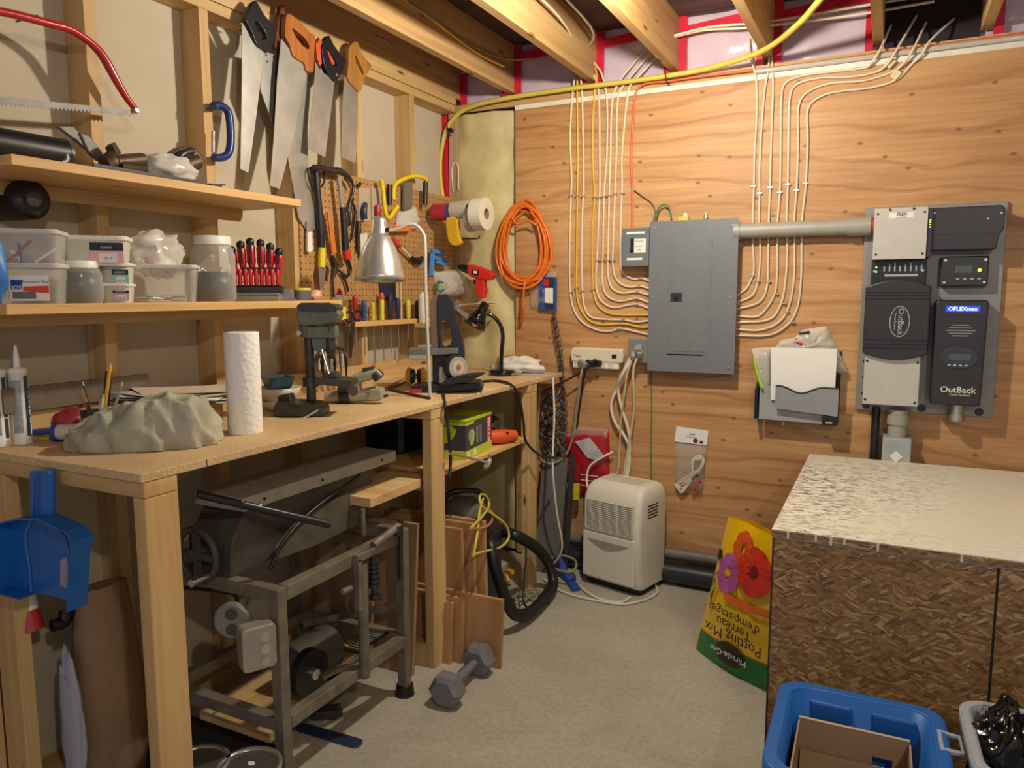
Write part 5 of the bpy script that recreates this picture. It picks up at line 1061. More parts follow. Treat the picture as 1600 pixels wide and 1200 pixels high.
# orange extension cord coil
rr = random.Random(3); t = thing('extension_cord', 'coiled orange extension cord hanging on plywood edge', 'cord', bw(820, 470, .03)); pts = []
for k in range(11*12+1):
    a_ = 2*PI*k/12+.6; j = k/12
    cxp = 819+4*math.sin(j*1.7); cyp = 382+4*math.cos(j*2.3); rx = 35+5.5*math.sin(j*2.9+1); ry = 60+6*math.sin(j*1.3)
    pts.append(bw(cxp+rx*math.cos(a_)*(1-.18*math.sin(a_)), cyp-ry*math.sin(a_), .018+.028*((j*.37) % 1)+.006*math.sin(a_*3)))
CO = mat('cord_orange', 'dd7426', .42, 0, .07)
part('cord', CO, t, lambda b: b.tube(pts, .0066, 7, 3)); part('tail', CO, t, lambda b: b.tube([bw(820, 440, .05), bw(818, 460, .06), bw(817, 485, .04)], .0058, 7, 4)); part('plug', mat('plug_orange', 'b4521c', .4), t, lambda b: b.tube([bw(817, 478, .04), bw(815, 504, .035)], .009, 8, 1))
part('wrap', CO, t, lambda b: b.tube([bw(800, 340, .06), bw(808, 350, .065), bw(826, 345, .066), bw(838, 352, .06)], .0058, 7, 4))
# blue package
t = thing('hang_package', 'blue and black carded package in clear bag on plywood', 'package', bw(850, 490))
bag('pouch', '', '', dense(buv([(826, 430), (868, 424), (870, 488), (828, 482)], .01)), .02, FBK(), MC['thin_film'], .003, .2, t)
pk = buv([(842, 432), (870, 433), (870, 486), (842, 484)], .02); part('card', mat('pack_blue', '2b4f94', .4), t, lambda b: b.prism(pk[::-1], .008, .015), FBK(), .001); q_ = buv([(851, 434), (866, 434), (866, 484), (851, 482)], .024); part('face', mat('pack_dark', '2a3040', .4), t, lambda b: b.prism(q_[::-1], .001, .0235), FBK()); q2 = buv([(851, 450), (864, 450), (864, 474), (851, 473)], .026); part('sticker', WHITE, t, lambda b: b.prism(q2[::-1], .001, .0246), FBK())
q2 = buv([(850, 436), (857, 436), (857, 447), (850, 447)], .026); part('logo_mark', REDH, t, lambda b: b.prism(q2[::-1], .001, .0246), FBK())

# chain
t = thing('chain', 'doubled steel chain hanging from nail below blue package', 'chain', bw(870, 720)); 
def chain(b, pts, L_=.030, r_=.0026):
    P_ = spline([Vector(p) for p in pts], 24); acc = 0; k = 0; last = P_[0]
    for i in range(1, len(P_)):
        acc += (P_[i]-P_[i-1]).length
        if acc >= L_*.72:
            d = (P_[i]-last).normalized(); up_ = Vector((1, 0, 0)) if k % 2 else Vector((0, 1, 0)); M_ = frame(P_[i], d, up_)
            b.tube([M_ @ Vector((x*L_/2, y*L_*.3, 0)) for x, y in ((1, 0), (.6, 1), (-.6, 1), (-1, 0), (-.6, -1), (.6, -1))], r_, 5, 1, True); acc = 0; k += 1; last = P_[i]
def chains(b): 
    chain(b, [bw(866, 487, .03), bw(872, 520, .03), bw(878, 560, .035), bw(880, 620, .035), bw(878, 680, .04), bw(870, 715, .04)]); chain(b, [bw(863, 487, .02), bw(868, 525, .02), bw(876, 570, .022), bw(884, 640, .022), bw(880, 690, .03), bw(868, 705, .05)])
part('links', mat('chain_steel', '6e6862', .4, .7, .2), t, chains)

# screwdriver rack
RZ_ = lw(640, 498, .03).z
t = thing('tool_rack', 'narrow pine rack strip holding screwdrivers below pegboard', 'rack', (XS, 2.52, RZ_-.02)); ra, rb = lw(552, 505, .05).y, 3.38
part('strip', SHELFW, t, lambda b: b.box((XS+.006, ra, RZ_-.022), (XS+.062, rb, RZ_)), None, .002)
cols = [('red', 'a8242c', 555, 42, .011), ('blue', '33547c', 569, 34, .012), ('yellow', 'd6d028', 583, 30, .007), ('yellow and orange', 'd8d838', 597, 40, .010), ('navy', '2a2c4c', 610, 44, .012), ('dark blue', '24305c', 622, 38, .012), ('yellow and purple', 'c8c23c', 638, 34, .012), ('black', '1c1c22', 652, 32, .011)]
for k, (cn, hx, px, h, r_) in enumerate(cols):
    yq = lw(px, 490, .036).y; hh = h*.0027; Mk = T(XS+.036, yq, RZ_); o = thing('screwdriver', f'screwdriver with {cn} handle standing in rack strip', 'screwdriver', M=Mk, group='screwdrivers in the rack strip')
    part('handle', mat('drv_'+cn, hx, .3, 0, .04, coat=.3), o, lambda b: b.lathe([(r_*.7, .001), (r_, .012), (r_*.85, hh*.3), (r_*1.05, hh*.5), (r_*1.05, hh*.85), (r_*.8, hh*.97), (.002, hh)], None, 10), Mk)
    part('shaft', steel(), o, lambda b: b.cyl((0, 0, .002), (0, 0, -.10-.05*(k % 3)), .003, None, 6), Mk)
    if 'orange' in cn: part('collar', ORG, o, lambda b: b.lathe([(r_*1.1, hh*.86), (r_*1.25, hh*.95), (r_*.8, hh*1.15)], None, 10), Mk, label='orange collar')
for k, (px, py, c, lb) in enumerate(((612, 440, 'shade_navy', 'flat navy sleeve hanging above the rack strip'), (622, 440, 'wood_stick', 'pair of pale wooden sticks standing in the rack strip'))):
    if k: 
        o = thing('dowel_stick', lb, 'stick', lw(px, 490, .036))
        for d_ in (0, 5): part('stick', wood('stick_pale', 'e0c8a0', 'd0b080', 'z', .6, False), o, lambda b: b.bar(Vector((XS+.036, lw(px+d_, 490, .036).y, RZ_+.002)), lw(px-2+d_*1.2, 438, .04), .008, .005))
    else: one(MB(FLF()).prism(luv([(592, 437), (620, 437), (618, 470), (595, 468)], .012), .006, .007), 'tool_sleeve', mat('sleeve_navy', '23253a', .5), lb, 'sleeve', .001)
# scissors
t = thing('scissors', 'black handled scissors hanging beside end of lower shelf', 'scissors', lw(550, 560, .05))
for c_ in ((545, 495), (559, 493)): part('finger_ring', BLACK, t, lambda b: b.tube([lw(c_[0]+6.5*math.cos(a_), c_[1]+8*math.sin(a_), .055) for a_ in (2*PI*i/10 for i in range(10))], .0045, 7, 2, True))
part('blade', DKS, t, lambda b: b.prism(luv([(549, 503), (554, 503), (549, 560), (545, 558)], .055), .004, .053), FLF()); part('blade', steel(), t, lambda b: b.prism(luv([(545, 503), (550, 503), (551, 562), (548, 565)], .05), .003, .049), FLF())
one(MB(FLF()).prism(luv([(533, 478), (539, 476), (540, 498), (533, 500)], .06), .006, .058), 'notched_card', mat('card_yellow', 'e8d23a', .5), 'bright yellow notched card hanging at end of lower shelf', 'card')
# corner shelf goods: caulk tube, cordless drill, papers
cs = thing('corner_shelf', 'short pine ledge in the corner under the red drill', 'shelf', (-2.0, 3.40, 1.35)); P = by(745, 474, 3.42)
part('board', SHELFW, cs, lambda b: b.box((XS+.006, 3.385, P.z-.03), (P.x+.05, YB-.02, P.z-.012)))
t = thing('paper_stack', 'loose red, blue and white leaflets under the red drill', 'papers', (P.x, 3.42, P.z-.012))
for k, (dx, dy, an, c) in enumerate(((-.02, -.06, 12, 'e6e2da'), (.01, -.04, -6, 'a83440'), (.0, -.05, 18, '3a6ab0'), (.05, -.06, 6, 'e6e2da'))): part('leaflet', mat('leaf_'+c, c, .5), t, lambda b: b.cbox((0, 0, 0), (.19, .09, .003), T(P.x+dx, 3.42+dy, P.z-.010+.0035*k) @ RZ(an) @ RY(-4)))
P2 = by(745, 462, 3.40); DR = mat('drill_red', 'd02a22', .35, 0, .05)
def dp(px, py): q = by(px, py, 3.40); return (q.x, q.z)
MD = Matrix(((1, 0, 0, 0), (0, 0, -1, 3.40), (0, 1, 0, 0), (0, 0, 0, 1)))
t = thing('cordless_drill', 'red cordless drill with black chuck standing in the corner', 'drill', by(752, 466, 3.4))
part('body', DR, t, lambda b: b.prism(smooth_poly([dp(734, 414), (dp(752, 417)), dp(770, 426), dp(772, 433), dp(766, 438), dp(750, 436), dp(735, 430)], 3), .05, -.025), MD, .010)
part('grip', DR, t, lambda b: b.prism([dp(744, 432), dp(759, 435), dp(759, 466), dp(746, 464)], .036, -.018), MD, .008)
part('chuck', BLACK, t, lambda b: b.tube([by(736, 422, 3.4), by(724, 419, 3.4), by(716, 417, 3.4)], [.024, .020, .010], 14, 2)); part('trigger', BLACK, t, lambda b: b.prism([dp(740, 436), dp(745, 437), dp(745, 446), dp(742, 444)], .02, -.01), MD, .002); part('side_plate', BLACK, t, lambda b: b.prism([dp(741, 421), dp(752, 423), dp(751, 431), dp(741, 429)], .002, .025), MD); part('plate_label', WHITE, t, lambda b: b.prism([dp(744, 423), dp(750, 424), dp(749, 428), dp(744, 427)], .001, .027), MD)
P = fz(680, 600, 1.0); q = lw(680, 500, .05); t = thing('caulk_tube', 'white caulk tube upright in the rack behind the sander', 'tube', (XS+.08, q.y, RZ_)); Mk = T(XS+.095, 3.02, RZ_+.0)
part('barrel', MILK, t, lambda b: b.lathe([(.025, -.02), (.025, .11), (.012, .125)], Mk, 16)); part('bracket', SHELFW, t, lambda b: b.box((-.033, -.03, -.04), (.03, .03, -.021)), Mk)

# ------------------------------------------------------------------ workbench
WX, WY0, WY1 = -1.452, 1.082, 3.46
bench = thing('workbench', 'long wooden workbench with particle board top along left wall', 'workbench', (WX, WY0, 0))
def pb():
    m, nt, b = newmat('particle_board'); n = tnoise(nt, coords(nt, (1, 1, 1)), 140, 3, .7); n2 = tnoise(nt, coords(nt), 4, 4)
    o = ramp(nt, n.outputs[0], [(.35, lin('bc9c6c')), (.5, lin('d0b286')), (.68, lin('dfc8a0'))])
    nt.links.new(mixc(nt, .5, o, ramp(nt, n2.outputs[0], [(.3, lin('cbb79a')), (.65, (1, 1, 1, 1))]), 'MULTIPLY'), b.inputs['Base Color']); b.inputs['Roughness'].default_value = .6; MC['particle_board'] = m
pb()
part('worktop', 'particle_board', bench, lambda b: b.box((XS+.005, WY0-.006, .980), (WX, WY1, 1.0)), None, .002)
for y in (WY0, 2.25, 3.07): part('cross_rail', STUD['x'], bench, lambda b: b.box((XS+.005, y, .942), (WX-.002, y+.089, .9795)), None, .003)
for y in (WY0+.001, 2.25, 3.07): part('leg', STUD['z'], bench, lambda b: b.box((WX-.042, y, 0), (WX-.003, y+.089, .9415)), None, .003)
for y in (WY0+.001, 3.07): part('leg', STUD['z'], bench, lambda b: b.box((XS+.006, y, 0), (XS+.095, y+.038, .9415)), None, .003)
part('back_rail', STUD['y'], bench, lambda b: b.box((XS+.006, WY0+.04, .889), (XS+.044, 3.44, .9795)))
part('splash_board', STUD['y'], bench, lambda b: b.box((XS+.005, WY0, 1.0003), (XS+.024, 3.44, 1.085)), None, .002)
part('shelf_board', SHELFW, bench, lambda b: b.box((XS+.045, 2.34, .718), (WX-.01, 3.14, .736)), None, .002)
part('shelf_rail', STUD['x'], bench, lambda b: b.box((XS+.045, 2.30, .66), (WX-.043, 2.338, .717)), None, .002)
part('shelf_rail', STUD['x'], bench, lambda b: b.box((XS+.005, 1.95, .69), (WX-.05, 2.249, .722)), None, .002)
part('stretcher', STUD['x'], bench, lambda b: b.box((XS+.045, 2.25, .0), (WX-.043, 2.288, .089)))
text('S-P-F', frame((WX-.002, 1.127, .07), (0, 0, 1), (0, -1, 0)), .03, INK, bench); text('KD HT', frame((WX-.002, 1.152, .07), (0, 0, 1), (0, -1, 0)), .025, INK, bench)
q = lx(322, 722, WX); part('pencil_mark', mat('mark_navy', '2a2c50', .5), bench, lambda b: b.box((WX-.0005, q.y, .982), (WX+.0006, q.y+.003, .999)))
one(MB().box((XS+.025, 1.13, 1.085), (XS+.04, 1.56, 1.15)), 'shaded_plank', mat('plank_shade', '6f6152', .6, 0, .15, 20), 'plank coloured as in shade, lying along wall behind pencil cup', 'plank')  # wooden strip, its dark tone is shade put into the colour

# ------------------------------------------------------------------ things on the bench, left part
def CF(P): return frame(P, (RT.x, RT.y, 0), (0, 0, 1))
def rel(px0, py0, P):
    s = (P-CP).dot(FW)/F
    return (lambda px, py: ((px-px0)*s, max(.0006, (py0-py)*s))), s
for k, (px, py, lb) in enumerate(((36, 692, 'white caulk tube with long nozzle and dark green lettering'), (2, 696, 'white caulk tube at left frame edge beside nozzle tube'))):
    P = fz(px, py, 1.0); s = (P-CP).dot(FW)/F; t = thing('caulk_tube', lb, 'tube', P); M_ = T(*P)
    part('barrel', WHITE, t, lambda b: b.lathe([(.024, 0), (.024, .008), (.0225, .009), (.0225, .185), (.024, .186), (.024, .20), (.012, .203)], M_, 22)); part('nozzle', WHITE, t, lambda b: b.lathe([(.009, .203), (.0075, .23), (.003, .262)], M_, 14))
    Mw = T(*P) @ RZ(AY+20)
    def wrap(b, a0, a1, z0, z1, r=.0228):
        n = 10; b.loft([[(r*math.sin(math.radians(a0+(a1-a0)*i/n)), -r*math.cos(math.radians(a0+(a1-a0)*i/n)), z) for i in range(n+1)] for z in (z0, z1)], cap=False)
    part('print_panel', mat('print_grey', '9aa0a4', .5, 0, .25, 90), t, lambda b: wrap(b, -35, 25, .03, .17), Mw); part('print_stripe', mat('print_teal', '24484c', .5), t, lambda b: wrap(b, 45, 75, .02, .18), Mw)
    text('Acrylique' if k == 0 else 'Latex', Mw @ Matrix(((0, -1, 0, .0185), (0, 0, -1, -.0145), (1, 0, 0, .10), (0, 0, 0, 1))), .026, WHITE if k else 'print_teal', t)
P = fz(60, 690, 1.0); P.z = 1.025
t = thing('caulk_plunger', 'blue plastic plunger rod with round flange lying on bench', 'plunger', (P.x, P.y, 1.0)); BLP = mat('plunger_blue', '1f3f9c', .35)
a_, c_ = fz(12, 690, 1.0), fz(88, 690, 1.0); a_.z = c_.z = 1.027; d = (c_-a_).normalized()
part('rod', BLP, t, lambda b: b.cyl(a_, c_, .006, .008, 10)); part('flange', BLP, t, lambda b: b.cyl(c_, c_+d*.01, .027, None, 18)); part('barrel', MILK, t, lambda b: b.cyl(c_+d*.01, c_+d*.09, .022, None, 18))
P = fz(72, 686, 1.0); one(MB().prism(rrect(-.018, -.01, .018, .01, .006), .012, 0, T(*P) @ RZ(20)), 'yellow_cap', GRIPY, 'small yellow cap on bench beside blue plunger', 'block', .002)  # loose yellow cap, a rounded rectangle in outline
P = fz(152, 690, 1.0); t = thing('pencil_cup', 'dark cup crowded with pencils behind the grey cloth', 'cup', P)
part('cup', mat('cup_dark', '3a3030', .4), t, lambda b: b.lathe([(.03, 0), (.036, .085), (.034, .085), (.028, .004)], T(*P), 20, caps=False))
for k, (dx, dy, h, c, r_, nm) in enumerate(((-.02, .0, .13, 'e08a2a', .004, 'orange pencil'), (.0, .01, .1, 'e6e0d4', .004, 'white stick'), (.035, .0, .2, 'e0a628', .005, 'yellow pencil'), (.02, .012, .19, '2a2226', .009, 'thick dark marker'), (.045, .01, .15, '9a9894', .004, 'grey stick'), (-.005, -.01, .11, '6a3c30', .004, 'brown brush'), (.03, -.012, .12, 'd8d4cc', .004, 'thin white pen'), (-.03, .01, .15, '3a3a44', .003, 'thin dark pencil'))):
    a_ = P+Vector((RT.x, RT.y, 0))*dx*.3+Vector((0, dy, .01)); c_ = P+Vector((RT.x, RT.y, 0))*(dx*1.35)+Vector((0, dy*1.5, h)); dd = (c_-a_).normalized()
    o = thing('pencil', f'{nm} standing in the dark cup on bench', 'pencil', a_, group='pencils in the cup'); part('shaft', mat('pen_'+c, c, .4), o, lambda b: b.cyl(a_, c_, r_, None, 8)); part('tip', mat('tip_wood', 'c9a878', .6), o, lambda b: b.cyl(c_, c_+dd*.012, r_, .001, 8))
P = fz(112, 686, 1.0); b = MB(); crumple(b, (P.x, P.y, 1.04), (.04, .05, .04), .3, 2, 18, 12, 4); one(b, 'red_pouch', mat('pouch_red', '8c2430', .5, 0, .2, 20), 'dark red pouch beside pencil cup', 'pouch')
P = fz(285, 666, 1.0); t = thing('paper_stack', 'untidy pile of papers and envelopes behind grey cloth', 'papers', P); rr = random.Random(5)
part('box', CB, t, lambda b: b.cbox((0, 0, .035), (.20, .12, .07), T(P.x, P.y, 1.0) @ RZ(70)))
for k in range(9): part('sheet', mat(('paper_white', 'paper_grey', 'paper_tan')[k % 3], ('e8e6e0', 'b4b2b0', 'cfc0a8')[k % 3], .7), t, lambda b: b.cbox((0, 0, 0), (.27, .19, .0012), T(P.x+rr.uniform(-.03, .03), P.y+rr.uniform(-.03, .03), 1.075+.004*k) @ RZ(60+rr.uniform(-25, 25)) @ RY(rr.uniform(-3, 5))))
# grey-green cloth
def clothmat():
    m, nt, b = newmat('canvas_cloth'); n = tnoise(nt, coords(nt), 9, 4); b.inputs['Base Color'].default_value = lin('8f8d7c'); b.inputs['Roughness'].default_value = .7
    nt.links.new(ramp(nt, n.outputs[0], [(.3, lin('98967f')), (.7, lin('aeab98'))]), b.inputs['Base Color']); bump(nt, b, tnoise(nt, coords(nt), 24, 3, .5, 1.0).outputs[0], .5, .006); MC['canvas_cloth'] = m
clothmat()
A_, B_ = fz(112, 698, 1.0), fz(340, 690, 1.0); cen = (A_+B_)/2; exv = (B_-A_).normalized(); Lc = (B_-A_).length/2
Mc = Matrix(((exv.x, -exv.y, 0, cen.x), (exv.y, exv.x, 0, cen.y), (0, 0, 1, 1.0), (0, 0, 0, 1)))
def cloth(b):
    nu, nv = 110, 44; vs = []
    for j in range(nv+1):
        for i in range(nu):
            ph = 2*PI*i/nu; th = PI*.5*j/nv
            cx_, cy_ = math.cos(ph), math.sin(ph); cx_ = math.copysign(abs(cx_)**.75, cx_); cy_ = math.copysign(abs(cy_)**.75, cy_)
            rad = math.cos(th)**.6
            x = Lc*cx_*rad; y = .105*cy_*rad; u = x/Lc
            hmax = .075+.055*max(0, min(1, (u+.9)/1.3)) - .012*max(0, u-.7)*3
            z = hmax*math.sin(th)**.7
            f1 = mnoise.noise(Vector((u*2.4+y*14, y*20-u*3.5, z*6+2)))
            rg = 1-2*abs(mnoise.noise(Vector((u*2.1+y*9+z*8, y*11-u*1.2, z*10+7)))); rg2 = 1-2*abs(mnoise.noise(Vector((u*4.3-y*16+z*14, y*18+u*2.6, z*8+1))))
            fold = .014*f1+.020*(rg-.45)+.011*(rg2-.45)
            k = .25+.75*min(1, z/.04)
            vs.append((x+fold*cx_*.9*rad, y*1.0+fold*cy_*.9, max(.0008, z+fold*.7*k)))
    b.add(vs, [(j*nu+i, j*nu+(i+1) % nu, (j+1)*nu+(i+1) % nu, (j+1)*nu+i) for j in range(nv) for i in range(nu)], True)
    b.add(vs[:nu], [tuple(range(nu-1, -1, -1))])
t = thing('canvas_bundle', 'crumpled grey-green canvas bundle at bench front corner', 'cloth', M=Mc); part('canvas', 'canvas_cloth', t, cloth, Mc)
# paper towel
P = fz(384, 676, 1.0); t = thing('paper_towel_roll', 'upright white paper towel roll near bench front edge', 'paper towel', P); R_ = 26*(P-CP).dot(FW)/F; Hh = 157*(P-CP).dot(FW)/F
def towel():
    m, nt, b = newmat('paper_towel'); b.inputs['Base Color'].default_value = lin('efede8'); b.inputs['Roughness'].default_value = .8
    vo = nt.nodes.new('ShaderNodeTexVoronoi'); nt.links.new(coords(nt), vo.inputs['Vector']); vo.inputs['Scale'].default_value = 75; bump(nt, b, vo.outputs['Distance'], .6, .003); MC['paper_towel'] = m
towel()
part('roll', 'paper_towel', t, lambda b: b.lathe([(R_*.35, 0), (R_*.99, 0), (R_, .004), (R_, Hh-.004), (R_*.98, Hh), (R_*.35, Hh), (R_*.35, Hh-.03)], T(*P), 36, caps=False)); part('core', CB, t, lambda b: b.lathe([(R_*.33, 0), (R_*.36, 0), (R_*.36, Hh), (R_*.33, Hh), (R_*.33, 0)], T(*P), 20, caps=False))
# bowls
P = fz(436, 640, 1.0); CRB = mat('bowl_cream', 'cbbfa6', .4, 0, .04); TEAL = mat('bowl_teal', '33505c', .35, 0, .05)
for k, (z, R_, h, m, lb) in enumerate(((0, .07, .035, CRB, 'cream bowl at bottom of stack behind towel roll'), (.028, .078, .05, CRB, 'larger cream bowl in middle of bowl stack'), (.065, .062, .05, TEAL, 'dark teal square dish on top of bowl stack'))):
    o = thing('bowl', lb, 'bowl', P+Vector((0, 0, z))); n_ = 26 if k < 2 else 4; part('shell', m, o, lambda b: b.lathe([(R_*.55, 0), (R_*.8, h*.35), (R_, h), (R_-.005, h), (R_*.76, h*.4), (R_*.5, .006), (0.0005, .006)], T(P.x, P.y, P.z+z) @ RZ(20), n_, smooth=k < 2))

# ------------------------------------------------------------------ drill press
GRN = mat('press_green', '6a7060', .4, .2, .15, 20); IRON = mat('cast_iron', '4c4a45', .42, .5, .2, 20)
def block(b, M_, r_, pts, t0, t1): b.prism([r_(x, y) for x, y in pts], t1-t0, t0, M_)
P = fz(487, 648, 1.0); r_, s = rel(487, 648, P); M_ = CF(P)
t = thing('drill_press', 'small old drill press with dark column standing on bench', 'drill press', M=M_)
L_ = lambda px, py, z=0: Vector((*r_(px, py), z))
part('base', IRON, t, lambda b: b.prism([r_(435, 648), r_(510, 650), r_(510, 636), r_(500, 628), r_(440, 624), r_(433, 638)], .10, -.05), M_, .004)
part('table_slot', DKS, t, lambda b: b.box((*r_(462, 630), -.06+.08), (*r_(492, 626), .065)), M_)
part('vise_jaw', DKS, t, lambda b: b.prism([r_(438, 632), r_(462, 632), r_(458, 614), r_(440, 616)], .05, -.02), M_, .004)
part('vise_handle', steel('chrome'), t, lambda b: b.cyl(L_(484, 655, .07), L_(505, 636, .06), .004, None, 8).ball(L_(484, 655, .07), .006), M_)
part('column', IRON, t, lambda b: b.cyl(L_(485, 626, -.02), L_(484, 488, -.02), .0155, None, 18), M_)
part('bracket', GRN, t, lambda b: b.cyl(L_(482, 527, -.02), L_(482, 507, -.02), .026, None, 18).box((*r_(485, 528), -.035), (*r_(530, 510), .015)), M_, .003)
part('bracket_bolt', STAPLE, t, lambda b: b.cyl(L_(474, 520, .0), L_(474, 520, .02), .008, None, 8), M_)
part('head', GRN, t, lambda b: b.prism(smooth_poly([r_(474, 506), r_(474, 480), r_(492, 477), r_(533, 482), r_(534, 502), r_(500, 508)], 2), .07, -.045), M_, .006)
part('belt_guard', IRON, t, lambda b: b.prism(smooth_poly([r_(474, 484), r_(480, 474), r_(528, 476), r_(536, 482), r_(530, 488), r_(490, 488)], 2), .08, -.05), M_, .004)
part('motor_knob', BLACK, t, lambda b: b.cyl(L_(516, 478, .0), L_(516, 474, .0), .012, None, 12), M_)
part('quill', IRON, t, lambda b: b.cyl(L_(520, 508, 0), L_(520, 545, 0), .016, .014, 14).cyl(L_(520, 545, 0), L_(521, 560, 0), .020, .009, 14), M_)
part('chuck', steel('chrome'), t, lambda b: b.cyl(L_(521, 558, 0), L_(521, 582, 0), .006, .002, 8), M_)
part('feed_arm', GRN, t, lambda b: b.prism([r_(490, 528), r_(528, 527), r_(530, 540), r_(500, 552), r_(492, 545)], .03, -.03), M_, .003)
part('feed_lever', steel('chrome'), t, lambda b: b.cyl(L_(511, 545, .04), L_(522, 581, .05), .004, None, 8), M_); part('feed_lever', IRON, t, lambda b: b.cyl(L_(508, 552, .03), L_(493, 572, .04), .006, .004, 8), M_)
part('work_table', IRON, t, lambda b: b.prism([r_(498, 598), r_(555, 602), r_(555, 592), r_(500, 588)], .11, -.06), M_, .003)
part('table_collar', IRON, t, lambda b: b.cyl(L_(485, 604, -.02), L_(485, 590, -.02), .026, None, 16), M_)
part('table_block', IRON, t, lambda b: b.prism([r_(508, 590), r_(532, 590), r_(530, 580), r_(512, 580)], .05, -.02), M_, .003)
# hanging cutters behind the quill
t = thing('cutter_bundle', 'bundle of steel blades hanging behind drill press quill', 'cutters', lw(518, 590, .09)); 
for k, px in enumerate((498, 506, 514, 522, 530, 537)): part('blade', mat(('blade_shine', 'blade_dark')[k % 2], ('8a8886', '2c2c30')[k % 2], .25, .6, .2), t, lambda b: b.tube([lw(px, 546, .09), lw(px-4+k*1.5, 565, .10), lw(px-1+k, 590, .09)], [.006, .018, .006], 8, 4, flat=.4))
part('hanger', DKS, t, lambda b: b.tube([lw(496, 547, .09), lw(518, 543, .09), lw(540, 547, .09)], .005, 6, 3).cyl(lw(518, 543, .09), lw(518, 543, .0), .004, None, 6))
# small grey bench lathe right of it
P = fz(555, 630, 1.0); r_, s = rel(555, 630, P); M_ = CF(P) @ RY(-8); L2 = lambda px, py, z=0: Vector((*r_(px, py), z))
GRL = mat('lathe_green', 'a2a490', .4, .2, .12, 25)
t = thing('bench_lathe', 'small grey-green metal lathe attachment lying on bench', 'lathe', M=M_)
part('bed', GRL, t, lambda b: b.cyl(L2(508, 622, .0), L2(595, 616, 0), .022, None, 14), M_); part('collar', IRON, t, lambda b: b.cyl(L2(532, 621, 0), L2(548, 620, 0), .028, None, 16), M_)
part('foot', GRL, t, lambda b: b.prism([r_(578, 624), r_(602, 622), r_(600, 606), r_(582, 606)], .05, -.025), M_, .004)
part('headstock', GRL, t, lambda b: b.cyl(L2(556, 592, 0), L2(590, 582, 0), .020, None, 16).prism([r_(553, 618), r_(565, 618), r_(564, 585), r_(552, 588)], .035, -.018), M_, .003)
part('spindle', IRON, t, lambda b: b.cyl(L2(570, 580, 0), L2(588, 577, 0), .013, None, 12).cyl(L2(588, 582, 0), L2(596, 590, 0), .022, None, 14), M_)
part('carriage', IRON, t, lambda b: b.prism([r_(530, 612), r_(552, 610), r_(552, 595), r_(532, 597)], .06, -.03), M_, .004); part('hand_wheel', steel('chrome'), t, lambda b: b.lathe([(.020, -.004), (.022, 0), (.020, .004)], M_ @ T(*L2(557, 608, .03)), 18))
part('rod', steel(), t, lambda b: b.cyl(L2(565, 612, .01), L2(590, 606, .01), .010, None, 10), M_); part('crank', DKS, t, lambda b: b.cyl(L2(595, 620, 0), L2(608, 617, 0), .005, None, 8), M_)
for k, (a_, c_, lb, m) in enumerate((((596, 612), (650, 590), 'dark wooden file lying diagonally behind lathe', mat('file_dark', '4a3e34', .5)), ((600, 606), (632, 592), 'thin steel rod lying on bench behind lathe', steel()), ((610, 609), (672, 622), 'thin dark rod lying toward lamp pole', DKS))):
    A_, B_ = fz(*a_, 1.006), fz(*c_, 1.006); one(MB().tube([A_, B_], .005, 8, 1), 'file_rod', m, lb, 'rod')
# ear muffs
P = fz(650, 603, 1.0); t = thing('ear_muffs', 'yellow and black ear muffs lying behind lamp pole', 'ear muffs', P); EY = mat('muff_yellow', 'dca828', .35)
for dx in (-.028, .032):
    c_ = P+Vector((RT.x, RT.y, 0))*dx+Vector((0, 0, .042)); Md = frame(c_, (0, 0, 1), (RT.y, -RT.x, 0))
    part('cup', EY, t, lambda b: b.ball((0, 0, 0), (.040, .034, .018), Matrix.Translation(c_) @ RZ(AY) @ RY(90)))
    part('cushion', BLACK, t, lambda b: b.cyl(c_+Vector((RT.x, RT.y, 0))*(.008 if dx < 0 else -.008), c_+Vector((RT.x, RT.y, 0))*(.024 if dx < 0 else -.024), .034, .030, 18))
part('band', BLACK, t, lambda b: b.tube([P+Vector((RT.x, RT.y, 0))*-.04+Vector((0, .0, .06)), P+Vector((-.05, .05, .05)), P+Vector((-.02, .07, .03)), P+Vector((RT.x, RT.y, 0))*.04+Vector((0, 0.01, .06))], .006, 8, 4))
# silver lamp on a pole
P = fz(672, 622, 1.0); r_, s = rel(672, 622, P); M_ = CF(P); L3 = lambda px, py, z=0: Vector((*r_(px, py), z))
ALU = mat('brushed_aluminium', 'c4c4c0', .3, .75, .08, 40); PW = mat('pole_white', 'cfcfca', .35, .3, .05)
t = thing('desk_lamp', 'silver bell-shaded lamp on tall thin white pole', 'lamp', M=M_)
part('pole', PW, t, lambda b: b.tube([M_ @ v for v in (L3(672, 622), L3(670, 540), L3(668, 460), L3(668, 385), L3(665, 368), L3(655, 357), L3(642, 356), L3(625, 363), L3(606, 364))], .0062, 10, 4))
part('clamp_foot', PW, t, lambda b: b.cyl(L3(672, 622), L3(672, 618), .010, None, 12), M_)
Msh = M_ @ T(*L3(598, 440)) @ RX(-90) @ RX(-4)
u_ = s
part('shade', ALU, t, lambda b: b.lathe([(39*u_, 0), (38*u_, 6*u_), (32*u_, 30*u_), (24*u_, 52*u_), (16*u_, 66*u_), (13*u_, 70*u_)], Msh, 36, caps=False), solid=.0015)
part('socket_cap', ALU, t, lambda b: b.lathe([(12.5*u_, 68*u_), (12.5*u_, 82*u_), (11.5*u_, 83*u_), (11.5*u_, 92*u_), (8*u_, 97*u_), (2*u_, 98*u_)], Msh, 28))
part('bulb', mat('bulb_frosted', 'd8d6ce', .3), t, lambda b: b.ball((0, 0, 28*u_), (.028, .028, .032), Msh))
part('joint', BLACK, t, lambda b: b.cyl(L3(608, 364), L3(614, 363), .008, None, 10), M_)
